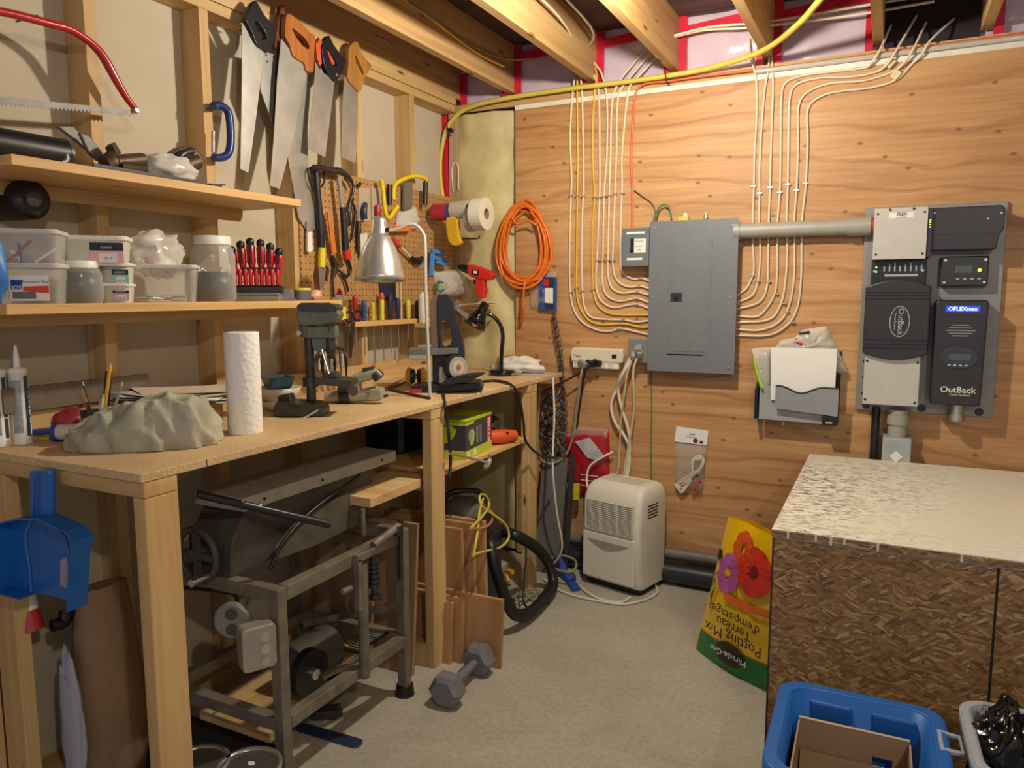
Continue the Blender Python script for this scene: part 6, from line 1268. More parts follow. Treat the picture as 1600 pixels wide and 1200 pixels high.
# belt and disc sander
P = fz(700, 612, 1.0); r_, s = rel(700, 612, P); M_ = CF(P); L4 = lambda px, py, z=0: Vector((*r_(px, py), z))
t = thing('belt_sander', 'black upright belt and disc sander with grey disc on bench', 'sander', M=M_); SB = mat('sander_black', '222224', .4, .1, .15, 18)
part('base', SB, t, lambda b: b.prism([r_(642, 612), r_(704, 618), r_(756, 606), r_(750, 596), r_(690, 598), r_(645, 602)], .13, -.09), M_, .004)
part('name_plate', mat('plate_red', 'b0283a', .4), t, lambda b: b.prism([r_(641, 614), r_(661, 616), r_(661, 606), r_(641, 605)], .003, .042), M_)
part('motor', SB, t, lambda b: b.box((*r_(676, 600), -.08), (*r_(706, 545), .0)), M_, .006)
part('work_table', mat('sander_grey', '6e6c68', .45, .2), t, lambda b: b.prism([r_(641, 555), r_(718, 552), r_(718, 543), r_(641, 544)], .09, -.05), M_, .003)
part('table_side', mat('sander_light', 'a09c94', .45), t, lambda b: b.prism([r_(642, 560), r_(668, 560), r_(668, 552), r_(642, 552)], .02, .02), M_, .002)
part('belt_arm', SB, t, lambda b: b.prism(smooth_poly([r_(686, 470), r_(692, 461), r_(704, 462), r_(710, 474), r_(716, 505), r_(724, 530), r_(726, 570), r_(712, 572), r_(702, 540), r_(688, 545)], 2), .07, -.05, None, [smooth_poly([r_(690, 503), r_(702, 505), r_(708, 525), r_(704, 541), r_(692, 540)], 2)]), M_, .005)
part('sanding_belt', mat('belt_brown', '6b5548', .8, 0, .15, 60), t, lambda b: b.prism(smooth_poly([r_(676, 545), r_(675, 480), r_(678, 466), r_(684, 461), r_(688, 466), r_(687, 545)], 2), .06, -.045), M_, .002)
part('adjust_knob', steel('chrome'), t, lambda b: b.cyl(L4(714, 483, .0), L4(732, 496, .02), .009, .012, 12), M_)
Md = M_ @ T(*L4(717, 572, .05)) @ RY(38)
part('disc_guard', SB, t, lambda b: b.lathe([(.050, -.03), (.050, -.004), (.046, 0)], Md, 28)); part('sanding_disc', mat('disc_grey', '9a948a', .75, 0, .2, 60), t, lambda b: b.lathe([(.043, -.002), (.043, .006)], Md, 28)); part('disc_ring', mat('disc_worn', 'b4a898', .75, 0, .2, 60), t, lambda b: b.lathe([(.028, .006), (.028, .0068)], Md, 24)); part('disc_hub', mat('disc_core', '8c5a4a', .7), t, lambda b: b.lathe([(.012, .0068), (.012, .0074)], Md, 20))
part('disc_table', SB, t, lambda b: b.prism([r_(690, 600), r_(736, 592), r_(760, 580), r_(728, 582), r_(700, 588)], .07, .02), M_, .004)
part('warning_label', WHITE, t, lambda b: b.prism([r_(686, 598), r_(698, 598), r_(700, 574), r_(687, 573)], .001, .0005), M_)
# gooseneck lamp
P = fz(785, 586, 1.0); r_, s = rel(785, 586, P); M_ = CF(P); L5 = lambda px, py, z=0: Vector((*r_(px, py), z)); GB = mat('gloss_black', '0c0c0e', .15, 0, 0, coat=.5)
t = thing('desk_lamp', 'black gooseneck lamp with small round base near wall corner', 'lamp', M=M_)
part('base', GB, t, lambda b: b.lathe([(.063, 0), (.066, .006), (.064, .022), (.058, .028), (.015, .03)], M_ @ RX(-90), 30)); 
part('neck', GB, t, lambda b: b.tube([M_ @ v for v in (L5(783, 581), L5(784, 550), L5(786, 525), L5(782, 508), L5(772, 495), L5(762, 490))], .010, 12, 4))
d0, d1 = L5(760, 474, 0), L5(738, 515, .03); ax = (d1-d0).normalized(); Mhd = M_ @ frame(d0, ax.orthogonal(), ax.cross(ax.orthogonal()))
part('shade', GB, t, lambda b: b.lathe([(.016, 0), (.022, .004), (.024, .045), (.030, .055), (.062, .125), (.060, .125), (.028, .056)], Mhd, 28, caps=False)); part('cap', GB, t, lambda b: b.lathe([(.001, -.001), (.017, 0), (.022, .005)], Mhd, 22)); part('bulb', 'bulb_frosted', t, lambda b: b.ball((0, 0, .10), (.022, .022, .028), Mhd))
# rag, foam and papers at the far end
P = by(812, 575, 3.33); b = MB(); crumple(b, (0, 0, .04), (.12, .05, .042), .4, 2.2, 36, 18, 6); b.v = [T(P.x, P.y, 1.0) @ RZ(14) @ v for v in b.v]; b.v = [Vector((v.x, v.y, max(1.001, v.z))) for v in b.v]; one(b, 'rag', mat('rag_white', 'd8d2c8', .85, 0, .06), 'crumpled white rag at far end of bench', 'rag')
P = by(802, 562, 3.43); one(MB().prism([(-.1, 0), (.12, 0), (.13, .09), (-.08, .075)], .05, -.025, T(P.x, P.y, 1.0) @ RZ(4) @ RX(90)), 'wood_offcut', mat('offcut_amber', 'b07a28', .5, 0, .1), 'amber wooden offcut lying behind white rag', 'wood block', .004)
P = by(836, 582, 3.34); t = thing('paper_stack', 'loose newspapers under the white rag', 'papers', (P.x, P.y, 1.0))
for k in range(3): part('sheet', mat('paper_grey', 'b4b2b0', .7), t, lambda b: b.cbox((0, 0, 0), (.16, .12, .001), T(P.x-.03*k, P.y+.01*k, 1.0012+.0012*k) @ RZ(10+14*k)))
one(MB().prism([(-.06, 0), (.1, 0), (.12, .12), (-.03, .1)], .02, 0, frame(fz(735, 575, 1.0)+Vector((-.06, .1, 0)), (.9, .4, 0), (-.1, 0, 1))), 'board_offcut', wood('offcut_tan', 'a98a62', '94754e', 'z', .6, False), 'tan offcut leaning behind sander at back of bench', 'wood block')
cord('power_cord', [fz(690, 600, 1.005), fz(692, 612, 1.006), lx(695, 630, WX+.008), lx(698, 650, WX+.012), lx(702, 690, WX+.02), lx(704, 720, WX+.01), lx(702, 745, WX+.012)], .006, BCO, 'black cord falling from sander over bench edge')
cord('power_cord', [fz(745, 597, 1.006), fz(775, 595, 1.006), lx(800, 602, WX+.01), lx(812, 625, WX+.015), lx(818, 660, WX+.02), lx(822, 690, WX+.02), lx(845, 712, WX+.05), lx(870, 715, WX+.06)], .006, BCO, 'thick black cord arching from bench to cord loops by leg')

# ------------------------------------------------------------------ under the bench: jointer on steel stand
ST = mat('stand_steel', '7a7062', .5, .25, .3, 16); TBL = mat('table_grey', 'a5a196', .5, .1, .15, 18); DK = mat('housing_dark', '4a4640', .55, .1, .25, 12)
sx0, sx1, sy0, sy1, sz = -1.89, -1.435, 1.45, 2.07, .60
t = thing('jointer', 'old grey jointer on rusty steel stand under the bench', 'jointer', (sx1, sy0, 0))
for x, y in ((sx1, sy0), (sx1, sy1), (sx0, sy0), (sx0, sy1)):
    lg = part('leg', ST, t, lambda b: b.bar((x-.018, y-.018 if y > 2 else y+.018, .012), (x-.018, y-.018 if y > 2 else y+.018, sz-.001), .034, .034, (1, 0, 0)), None, .002)
    part('foot', BLACK, lg, lambda b: b.cyl((x-.018, y-.018 if y > 2 else y+.018, 0), (x-.018, y-.018 if y > 2 else y+.018, .035), .034, .030, 16))
for z, h in ((sz-.02, .04), (.205, .036)):
    for x in (sx1-.018, sx0-.018): part('rail', ST, t, lambda b: b.box((x-.018, sy0+.036, z-h/2), (x+.018, sy1-.036, z+h/2)), None, .002)
    for y in (sy0+.018, sy1-.018): part('rail', ST, t, lambda b: b.box((sx0, y-.017, z-h/2), (sx1-.036, y+.017, z+h/2)), None, .002)
part('mid_leg', ST, t, lambda b: b.cyl((sx1+.008, 1.80, .19), (sx1+.008, 1.80, .56), .017, None, 12))
part('brace', ST, t, lambda b: b.bar((sx0+.05, 1.98, .21), (sx1-.03, 2.03, .33), .008, .025)); part('brace', ST, t, lambda b: b.bar((sx1-.10, 1.72, .20), (sx1-.02, 2.0, .215), .02, .012))
PZ = .822
part('table', TBL, t, lambda b: b.box((-1.795, 1.50, PZ-.04), (-1.60, 2.235, PZ)), None, .003)
for y in (1.58, 1.83, 2.15): part('bolt', BLACK, t, lambda b: b.cyl((-1.60, y, PZ-.02), (-1.598, y, PZ-.02), .005, None, 8))
part('housing', DK, t, lambda b: b.prism([(1.46, .60), (2.02, .60), (2.10, .70), (2.14, .78), (1.53, .78), (1.47, .70)], .17, 0, Matrix(((0, 0, 1, -1.79), (1, 0, 0, 0), (0, 1, 0, 0), (0, 0, 0, 1)))), None, .004)
part('guard', mat('guard_grey', '5e594e', .5, .2, .25, 14), t, lambda b: b.prism(smooth_poly([(1.60, .61), (2.0, .61), (2.04, .68), (1.98, .73), (1.80, .72), (1.68, .69)], 2), .012, 0, Matrix(((0, 0, 1, -1.60), (1, 0, 0, 0), (0, 1, 0, 0), (0, 0, 0, 1)))), None, .003)
part('adjust_bar', BLKH, t, lambda b: b.cyl(lx(308, 772, -1.60), lx(515, 820, -1.42), .011, None, 10)); 
for f_ in (.32, .45): q = lx(308, 772, -1.60).lerp(lx(515, 820, -1.42), f_); part('bar_collar', STAPLE, t, lambda b: b.ball((q.x, q.y, q.z+.008), .006))
part('slide_rod', ST, t, lambda b: b.cyl((-1.52, 1.93, .60), (-1.52, 1.93, .69), .008, None, 8))
hw = Vector((-1.72, 1.435, .66))
part('hand_wheel', DK, t, lambda b: b.tube([hw+Vector((.075*math.cos(a_), 0, .075*math.sin(a_))) for a_ in (2*PI*i/20 for i in range(20))], .010, 8, 1, True).bar(hw+Vector((-.07, 0, 0)), hw+Vector((.07, 0, 0)), .012, .02).bar(hw+Vector((0, 0, -.07)), hw+Vector((0, 0, .07)), .012, .02, (1, 0, 0)).cyl(hw+Vector((0, .05, 0)), hw+Vector((0, -.015, 0)), .02, None, 12))
part('wheel_grip', steel('chrome'), t, lambda b: b.cyl(hw+Vector((.05, -.005, -.05)), hw+Vector((.055, -.07, -.05)), .009, .011, 10))
part('belt', BLACK, t, lambda b: b.tube([(-1.585, 2.0, .78), (-1.58, 1.75, .72), (-1.575, 1.62, .66), (-1.57, 1.56, .60)], .007, 6, 4))
# vise clamp hanging on the rail
vx = sx1+.012
part('clamp_frame', ST, t, lambda b: b.bar((vx, 1.775, .585), (vx, 1.775, .42), .018, .02, (1, 0, 0)).bar((vx, 1.765, .588), (vx, 1.86, .585), .02, .022), None, .002)
part('clamp_screw', DKS, t, lambda b: [b.cyl((vx+.008, 1.845, .565-.016*k), (vx+.008, 1.845, .553-.016*k), .015+.0008*k, None, 12) for k in range(6)] and b.cyl((vx+.008, 1.845, .58), (vx+.008, 1.845, .44), .010, None, 10).lathe([(.018, 0), (.021, .006), (.018, .014)], T(vx+.008, 1.848, .432), 14))
part('clamp_pin', ST, t, lambda b: b.cyl((vx, 1.74, .505), (vx, 1.70, .507), .009, None, 10)); part('clamp_arm', ST, t, lambda b: b.cyl((vx-.005, 1.86, .60), (vx-.005, 2.0, .625), .014, None, 10))
part('handle', DKS, t, lambda b: b.cyl((vx, 2.005, .65), (vx, 2.0, .44), .009, .007, 10).cyl((vx, 1.99, .60), (vx, 1.99, .63), .018, None, 10))
# outlet box and switch on the front leg
q = Vector((sx1-.01, sy0-.02, .50))
part('outlet_plate', mat('plate_lightgrey', '8a8880', .45, .3), t, lambda b: b.lathe([(.052, 0), (.052, .012), (.046, .016)], frame((sx1-.135, sy0-.03, .505), (0.9, .43, 0), (0, 0, 1)), 20, smooth=False))
for dz in (-.022, .022): part('outlet_socket', mat('socket_dark', '4a4640', .5), t, lambda b: b.lathe([(.017, .016), (.017, .019)], frame((sx1-.135, sy0-.03, .505+dz), (.9, .43, 0), (0, 0, 1)), 14))
part('switch_box', mat('box_galv', 'a29e92', .4, .4), t, lambda b: b.prism(rrect(-.055, -.065, .035, .055, .012, 3), .05, 0, frame((sx1-.045, sy0-.035, .47), (.45, .89, 0), (0, 0, 1))), None, .004)
for k in range(3): part('knockout', mat('box_galv2', 'bab6aa', .35, .5), t, lambda b: b.lathe([(.012, .05), (.012, .052)], frame((sx1-.045, sy0-.035, .47), (.45, .89, 0), (0, 0, 1)) @ T(.005, -.045+.034*k, 0), 14))
part('switch_bracket', BLACK, t, lambda b: b.box((sx1-.12, sy0-.03, .36), (sx1-.06, sy0-.01, .48)), None, .003); part('switch_lever', steel('chrome'), t, lambda b: b.cyl((sx1-.09, sy0-.03, .43), (sx1-.085, sy0-.06, .42), .006, None, 8))
# motor with pulley under the stand
t = thing('electric_motor', 'dark electric motor with pulley on boards below jointer', 'motor', (-1.68, 1.80, .14)); part('can', DK, t, lambda b: b.cyl((-1.66, 1.72, .20), (-1.66, 1.90, .20), .075, None, 22)); part('pulley', BLACK, t, lambda b: b.cyl((-1.58, 1.70, .22), (-1.55, 1.70, .22), .075, None, 22)); part('hub', steel('chrome'), t, lambda b: b.cyl((-1.55, 1.70, .22), (-1.535, 1.70, .22), .018, None, 10)); part('foot', DK, t, lambda b: b.box((-1.72, 1.73, .118), (-1.60, 1.89, .14)))
one(MB().box((-1.85, 1.52, .085), (-1.56, 2.0, .117)), 'lumber_scrap', STUD['y'], 'plank under the motor, between the stand rails', 'plank', .003)
one(MB().box((-1.80, 1.82, .118), (-1.60, 2.02, .15), T(0, 0, 0)), 'lumber_scrap', SHELFW, 'short orange board behind the motor below jointer', 'plank', .003)
t = thing('vent_grille', 'small black slotted grille lying under jointer', 'grille', fz(505, 1020, .12)); G0 = fz(500, 1015, .20)
part('frame', BLACK, t, lambda b: b.box((-1.56, 1.86, .223), (-1.50, 2.03, .228)))
for k in range(11): part('slat', mat('slat_grey', '8a8880', .4, .3), t, lambda b: b.box((-1.553, 1.87+.0145*k, .228), (-1.507, 1.876+.0145*k, .233)))
# things on the floor under the stand
t = thing('iron_bracket', 'dark cast iron wedge bracket on floor under stand', 'bracket', fz(480, 1095, 0)); q = fz(478, 1098, 0)
part('wedge', IRON, t, lambda b: b.prism([(-.045, 0), (.05, .0), (.045, .03), (.005, .115), (-.02, .09), (-.04, .03)], .035, -.017, T(q.x, q.y, 0) @ RZ(AY+25) @ RX(90)), None, .003); part('bolt', STAPLE, t, lambda b: b.cyl((-.025, .02, .017), (-.025, .02, .03), .017, .014, 10), T(q.x, q.y, 0) @ RZ(AY+25) @ RX(90))
t = thing('iron_bracket', 'toothed dark metal piece on floor in front of lower rail', 'bracket', fz(512, 1125, 0)); q = fz(510, 1126, 0)
part('plate', IRON, t, lambda b: b.prism([(-.05, 0), (.03, 0), (.05, .03), (.03, .035), (.04, .055), (.0, .05), (-.02, .03)], .03, 0, T(q.x, q.y, .0) @ RZ(30)), None, .003)
A_, B_ = fz(470, 1138, 0), fz(560, 1164, 0); A_.z = B_.z = .004
one(MB().prism(rrect(-.01, -.022, (B_-A_).length+.01, .022, .018, 4), .006, -.003, frame(A_, B_-A_, (0, 1, 0))), 'steel_bar', mat('bar_blue', '34486a', .35, .5, .15), 'flat blue steel bar lying on floor beneath stand', 'steel bar', .001)
TINS = mat('can_silver', 'a8a6a0', .3, .7, .1); CL = mat('can_lid', '6c6a66', .35, .6, .15)
for k, (px, py, lb) in enumerate(((388, 1196, 'silver paint can with label dab on lid, nearer'), (306, 1192, 'silver paint can behind the bench front leg'))):
    q = fz(px, py, .19); o = thing('paint_can', lb, 'paint can', (q.x, q.y, 0)); R_ = .082
    part('can', TINS, o, lambda b: b.lathe([(R_, 0), (R_, .182), (R_+.003, .185), (R_+.003, .19), (R_-.008, .19), (R_-.010, .184)], T(q.x, q.y, 0), 32, caps=False)); part('lid', CL, o, lambda b: b.lathe([(.0005, .184), (R_*.72, .184), (R_*.75, .187), (R_-.010, .186)], T(q.x, q.y, 0), 32)); part('wrap', mat('can_blue', '27509a', .4), o, lambda b: b.lathe([(R_+.001, .02), (R_+.001, .165)], T(q.x, q.y, 0), 32, caps=False))
    if k == 0: part('paint_dab', WHITE, o, lambda b: b.prism(ell(0, 0, .011, .008, 12), .001, .1872, T(q.x-.002, q.y+.012, 0)))
# sheets of wood leaning on the middle leg
for k, (x0, x1, y0, h, lean, lb) in enumerate(((-1.95, -1.50, 2.165, .56, .05, 'tall plywood sheet leaning behind stand beside middle leg'), (-1.93, -1.66, 2.12, .50, .05, 'narrower plywood sheet leaning behind the jointer'))):
    one(MB().add([(x0, y0, 0), (x1, y0, 0), (x1, y0+.016, 0), (x0, y0+.016, 0), (x0, y0+lean, h), (x1-.0, y0+lean, h), (x1, y0+lean+.016, h), (x0, y0+lean+.016, h)], [(0, 3, 2, 1), (4, 5, 6, 7), (0, 1, 5, 4), (1, 2, 6, 5), (2, 3, 7, 6), (3, 0, 4, 7)]), 'plywood_offcut', wood('ply_tan', 'b09070', '9c7c5c', 'z', .6, False), lb, 'plywood sheet')
def lean(xa, xb, ya, h, dy, th, lb, m, name='shelf_board', dx=0.0):
    one(MB().add([(xa, ya, 0), (xb, ya, 0), (xb, ya+th, 0), (xa, ya+th, 0), (xa+dx, ya+dy, h), (xb+dx, ya+dy, h), (xb+dx, ya+dy+th, h), (xa+dx, ya+dy+th, h)], [(0, 3, 2, 1), (4, 5, 6, 7), (0, 1, 5, 4), (1, 2, 6, 5), (2, 3, 7, 6), (3, 0, 4, 7)]), name, m, lb, 'board', .001)
PB = wood('board_orange', 'cba070', 'b68a58', 'z', .5)
lean(-1.80, -1.345, 2.46, .505, .05, .019, 'tall orange pine board, rearmost of three behind leg', PB, dx=-.04)
lean(-1.80, -1.375, 2.425, .50, .05, .019, 'tall orange pine board, middle of three behind leg', PB, dx=-.04)
lean(-1.80, -1.405, 2.385, .485, .05, .019, 'tall orange pine board, foremost of three behind leg', PB, dx=-.04)
lean(-1.62, -1.232, 2.352, .262, .02, .016, 'wide low pine board standing right behind dumbbell', PB)
lean(-1.62, -1.385, 2.325, .25, .02, .016, 'short low pine board beside middle leg', PB)
lean(-1.62, -1.42, 2.30, .235, .02, .016, 'smallest low pine board against middle leg', PB)
# dumbbell
A_, B_ = fz(708, 1068, .055), fz(742, 1035, .055); d = (B_-A_).normalized(); A_ = A_-d*.01
t = thing('dumbbell', 'grey hexagonal dumbbell lying on concrete before low boards', 'dumbbell', ((A_.x+B_.x)/2, (A_.y+B_.y)/2, 0)); GI = mat('dumbbell_grey', '77767a', .5, .2, .12, 30)
def hexh(b, c, d, L_=.075, R_=.062):
    M_ = frame(c, d, (0, 0, 1)); rings = []
    for x, k in ((-L_/2, .72), (-L_/2+.014, 1), (L_/2-.014, 1), (L_/2, .72)): rings.append([(x, R_*k*math.cos(PI/6+i*PI/3), R_*k*math.sin(PI/6+i*PI/3)) for i in range(6)])
    b.loft(rings, smooth=False, M=M_)
zc = .0537; c0 = Vector((A_.x, A_.y, zc)); c1 = Vector((B_.x, B_.y, zc))
c0 = c0-d*.03; c1 = c1+d*.03
for c_ in (c0, c1): part('head', GI, t, lambda b: hexh(b, c_, d), None, .002)
part('grip', GI, t, lambda b: b.cyl(c0, c1, .016, None, 14))

# ------------------------------------------------------------------ right bay of the bench
q = lx(705, 735, -1.50)
y0, y1 = lx(704, 710, -1.50).y, lx(776, 690, -1.50).y; zb = .737; hb = .155
y0 = lx(722, 715, -1.49).y; LG = mat('box_lime', 'b9cf2e', .4, 0, .04); DGB = mat('box_slate', '3c4044', .4, 0, .06)
M_ = T(-1.475, y0+.005, zb) @ RZ(90+6)
t = thing('tool_carton', 'lime green and black power tool carton on bench shelf', 'box', M=M_)
Wc, Dc = .27, .17
part('carton', DGB, t, lambda b: b.box((0, 0, .0), (Wc, Dc, hb)), M_, .001)
part('lime_base', LG, t, lambda b: b.box((-.0006, -.0008, .0), (Wc+.0006, Dc+.0006, .035)), M_); part('lime_top', LG, t, lambda b: b.prism([(-.0006, -.0008), (Wc+.0006, -.0008), (Wc+.0006, Dc+.0006), (-.0006, Dc+.0006)], .004, hb-.0015).box((-.0006, -.0008, hb-.018), (Wc*.3, Dc+.0006, hb-.001)).box((-.0006, -.0008, hb-.008), (Wc+.0006, Dc+.0006, hb-.001)), M_)
part('top_panel', mat('panel_grey2', '8e9088', .4), t, lambda b: b.box((.03, .03, hb+.0025), (.13, Dc-.03, hb+.003)), M_)
FR = M_ @ Matrix(((1, 0, 0, 0), (0, 0, -1, -.0006), (0, 1, 0, 0), (0, 0, 0, 1)))
part('red_band', mat('band_crimson', 'c41f3c', .4), t, lambda b: b.box((Wc-.055, .036, .0), (Wc-.01, hb-.012, .0006)), FR); text('RYOBI', FR @ T(Wc-.032, hb*.55, .001) @ RZ(90), .036, WHITE, t, bold=.0008)
part('tool_picture', LG, t, lambda b: b.prism(smooth_poly([(.045, .05), (.075, .06), (.085, .095), (.07, .115), (.05, .11), (.04, .08)], 2), .0008), FR); part('picture_disc', mat('pic_grey', '9a9c98', .4), t, lambda b: b.prism(ell(.045, .09, .02, .026, 16), .0011), FR)
for k in range(5): part('print_line', GT, t, lambda b: b.box((.105+.012*k, .05, 0), (.108+.012*k, .12, .0006)), FR)
for u in (.008, .075): part('barcode', WHITE, t, lambda b: b.box((u, .006, 0), (u+.025, .03, .0012)), FR)
FL_ = M_ @ Matrix(((0, 0, -1, -.0006), (-1, 0, 0, Dc), (0, 1, 0, 0), (0, 0, 0, 1)))
part('tool_picture', LG, t, lambda b: b.prism(smooth_poly([(.05, .06), (.10, .07), (.13, .12), (.09, .135), (.06, .11)], 2), .0008), FL_); part('barcode', WHITE, t, lambda b: b.box((.03, .006, 0), (.07, .03, .0012)), FL_)
q = lx(785, 682, -1.50); t = thing('orange_tool', 'orange power tool with grey cap on bench shelf', 'power tool', (q.x, q.y, zb)); part('body', ORG, t, lambda b: b.tube([(q.x-.05, q.y-.06, zb+.035), (q.x, q.y, zb+.032), (q.x+.03, q.y+.06, zb+.028)], [.03, .032, .026], 12, 3)); part('cap', CHAR, t, lambda b: b.cyl((q.x-.05, q.y-.02, zb+.06), (q.x-.05, q.y+.03, zb+.10), .03, .025, 14)); part('vent', BLACK, t, lambda b: b.box((q.x+.02, q.y-.01, zb+.05), (q.x+.034, q.y+.0, zb+.054)))
A_ = lx(702, 708, WX+.01); B_ = lx(762, 720, WX+.03)
t = thing('ball_hammer', 'thin chrome hammer hanging at bench shelf edge', 'hammer', lx(762, 730, WX+.02)); part('shaft', steel('chrome'), t, lambda b: b.cyl(lx(700, 708, WX+.02), lx(762, 722, WX+.02), .005, None, 8)); part('head', steel('chrome'), t, lambda b: b.tube([lx(764, 711, WX+.02), lx(765, 720, WX+.02), lx(760, 728, WX+.02), lx(757, 732, WX+.02)], [.006, .011, .012, .010], 10, 3))
# black bin behind carton and dark clutter
one(MB().prism(rrect(-.10, -.12, .10, .12, .03, 4), .16, 0, T(-1.86, 2.62, .737)), 'tool_case', BLACK, 'black plastic case at back of bench shelf', 'case', .006)
# shop vacuum
t = thing('shop_vacuum', 'dark grey shop vacuum under right end of bench', 'vacuum', (-1.62, 2.82, 0)); VG = mat('vac_grey', '3f4140', .45, 0, .2, 14)
part('tank', VG, t, lambda b: b.lathe([(.14, .04), (.155, .07), (.165, .30), (.17, .31), (.165, .33)], T(-1.64, 2.80, 0), 28)); part('lid', BLACK, t, lambda b: b.lathe([(.17, .33), (.165, .36), (.12, .42), (.06, .44), (.001, .44)], T(-1.64, 2.80, 0), 28)); part('motor_head', mat('vac_pale', '6c6a62', .45, 0, .2), t, lambda b: b.lathe([(.09, .41), (.088, .47), (.06, .49), (.001, .49)], T(-1.64, 2.80, 0), 22))
part('handle', BLACK, t, lambda b: b.tube([(-1.72, 2.75, .46), (-1.70, 2.77, .52), (-1.60, 2.85, .52), (-1.58, 2.87, .46)], .012, 8, 4))
for a_ in (30, 150, 270): part('caster', BLACK, t, lambda b: b.ball((-1.64+.14*math.cos(math.radians(a_)), 2.80+.14*math.sin(math.radians(a_)), .028), .028))
part('filter_label', mat('lbl_white', 'c8c4ba', .5), t, lambda b: b.cbox((0, 0, 0), (.05, .002, .06), T(-1.535, 2.665, .2) @ RZ(38)))
hp = [Vector((-1.50, 2.70, .36)), lx(765, 850, -1.40), lx(775, 890, -1.36), lx(788, 930, -1.34), lx(805, 960, -1.32), lx(830, 966, -1.31), lx(852, 945, -1.32), lx(864, 912, -1.34), lx(858, 882, -1.37), lx(842, 860, -1.405), lx(825, 847, -1.415), lx(808, 838, -1.43), lx(792, 832, -1.48), lx(782, 828, -1.53)]
hp = [Vector((v.x, v.y, max(.04, v.z))) for v in hp]
R0 = .0255; hs = spline(hp, 14)
def corr(b):
    n = len(hs)*1; b.tube(hs, [R0*(1.03 if i % 2 else .86) for i in range(len(hs))], 12, 1)
t = thing('vacuum_hose', 'thick black corrugated hose looped on floor by bench leg', 'hose', fz(835, 977, 0)); part('hose', mat('hose_black', '1b1b1c', .4, 0, .1), t, corr)
part('cuff', BLACK, t, lambda b: b.cyl(hp[0], hp[0]+(hp[0]-hp[1]).normalized()*.06, .031, None, 14))
CY = mat('cord_dull_yellow', 'c9b84a', .45, 0, .1)
cord('extension_cord', [lx(735, 826, -1.33), lx(755, 805, -1.40), lx(764, 790, -1.47), lx(760, 776, -1.48), lx(750, 773, -1.48), lx(752, 790, -1.46), lx(772, 805, -1.44), lx(790, 820, -1.42), lx(795, 840, -1.41), lx(782, 855, -1.40), lx(760, 861, -1.36), lx(742, 866, -1.33)], .0055, CY, 'yellow cord looped over vacuum under bench')
cord('extension_cord', [lx(755, 778, -1.49), lx(749, 800, -1.42), lx(746, 830, -1.35), lx(743, 850, -1.33), lx(739, 870, -1.33)], .0055, CY, 'short yellow cord strand hanging beside pine boards')
cord('extension_cord', [lx(735, 826, -1.33), lx(755, 825, -1.37), lx(768, 815, -1.44), lx(768, 800, -1.45), lx(760, 795, -1.46)], .0055, mat('cord_salmon', 'c87a4a', .45), 'salmon cord loop among yellow cords under bench')
cord('power_cord', [lx(760, 870, -1.40), lx(770, 835, -1.42), lx(795, 825, -1.44), lx(818, 842, -1.42), lx(822, 870, -1.40), lx(818, 920, -1.38), lx(820, 945, -1.36), lx(845, 960, -1.33), lx(865, 925, -1.30)], .0045, BCO, 'thin black cord looping over vacuum hose')
one(MB().tube([fz(800, 935, .01), fz(815, 925, .02), fz(830, 935, .015), fz(850, 940, .01), fz(840, 925, .02), fz(815, 940, .02), fz(805, 930, .03), fz(835, 920, .02), fz(850, 930, .012)], .006, 7, 4), 'cable_pile', GCO, 'tangle of grey cable on floor behind vacuum hose', 'cable')
q = fz(795, 918, .0); one(MB().tube([q+Vector((0, 0, .03)), q+Vector((-.02, .02, .07)), q+Vector((.02, .0, .08))], .012, 8, 3), 'yellow_clip', mat('clip_yellow', 'd8a018', .4), 'yellow plastic clip standing behind vacuum hose', 'clip')
q = fz(762, 905, 0); one(MB().box((q.x-.1, q.y+.02, 0), (q.x+.06, q.y+.12, .06)), 'parts_carton', mat('carton_pale', 'b4a898', .7), 'small pale carton on floor beside vacuum hose', 'box', .003)
# corner clutter between bench and dehumidifier
lean(-1.55, -1.415, 3.32, .57, .12, .02, 'tall grey panel leaning in corner behind bench leg', mat('panel_slate', '6a6864', .5, .1, .1), 'grey_panel')
lean(-1.40, -1.375, 3.34, .60, .10, .015, 'narrow dark metal strip leaning beside grey panel', mat('strip_metal', '4c4844', .4, .5), 'metal_strip')
t = thing('red_package', 'red printed plastic package hanging on plywood above dehumidifier', 'package', bw(930, 770)); rp_ = dense(buv([(880, 680), (895, 672), (950, 674), (951, 700), (950, 775), (884, 778)], .02))
bag('pouch', '', '', rp_, .025, FBK(), mat('pack_red', 'a81c28', .3, 0, .12, 12, .2, coat=.3), .004, .2, t); sv = buv([(898, 690), (921, 684), (945, 714), (937, 720), (918, 716)], .04); part('picture', mat('pic_silver', 'c4c8c8', .3, .2, .3, 20), t, lambda b: b.prism(sv[::-1], .002, .036), FBK())
for k in range(3): a_ = bw(905, 742+8*k, .035); part('print_line', WHITE, t, lambda b: b.box((a_.x, a_.z, .033), (a_.x+.10-.02*k, a_.z+.004, .034)), FBK())
part('film_top', MC['thin_film'], t, lambda b: b.prism(buv([(880, 682), (905, 666), (950, 672), (949, 684)], .02)[::-1], .004, .02), FBK())
for k, (pl, m, lb) in enumerate((([(888, 725), (907, 725), (906, 752), (888, 752)], mat('pack_crimson', '981c30', .4), 'crimson carton with green spot standing left of dehumidifier'), ([(887, 755), (905, 754), (905, 780), (887, 781)], mat('pack_yellow', 'd4c01e', .4, 0, .3, 40), 'yellow printed card left of dehumidifier'))):
    one(MB(FBK()).prism(buv(pl, .06)[::-1], .02, .05), 'product_card', m, lb, 'card', .001)
t = thing('wire_bundle', 'tangled dark wires hanging behind bench end below chain', 'wires', bw(865, 720)); rr = random.Random(12)
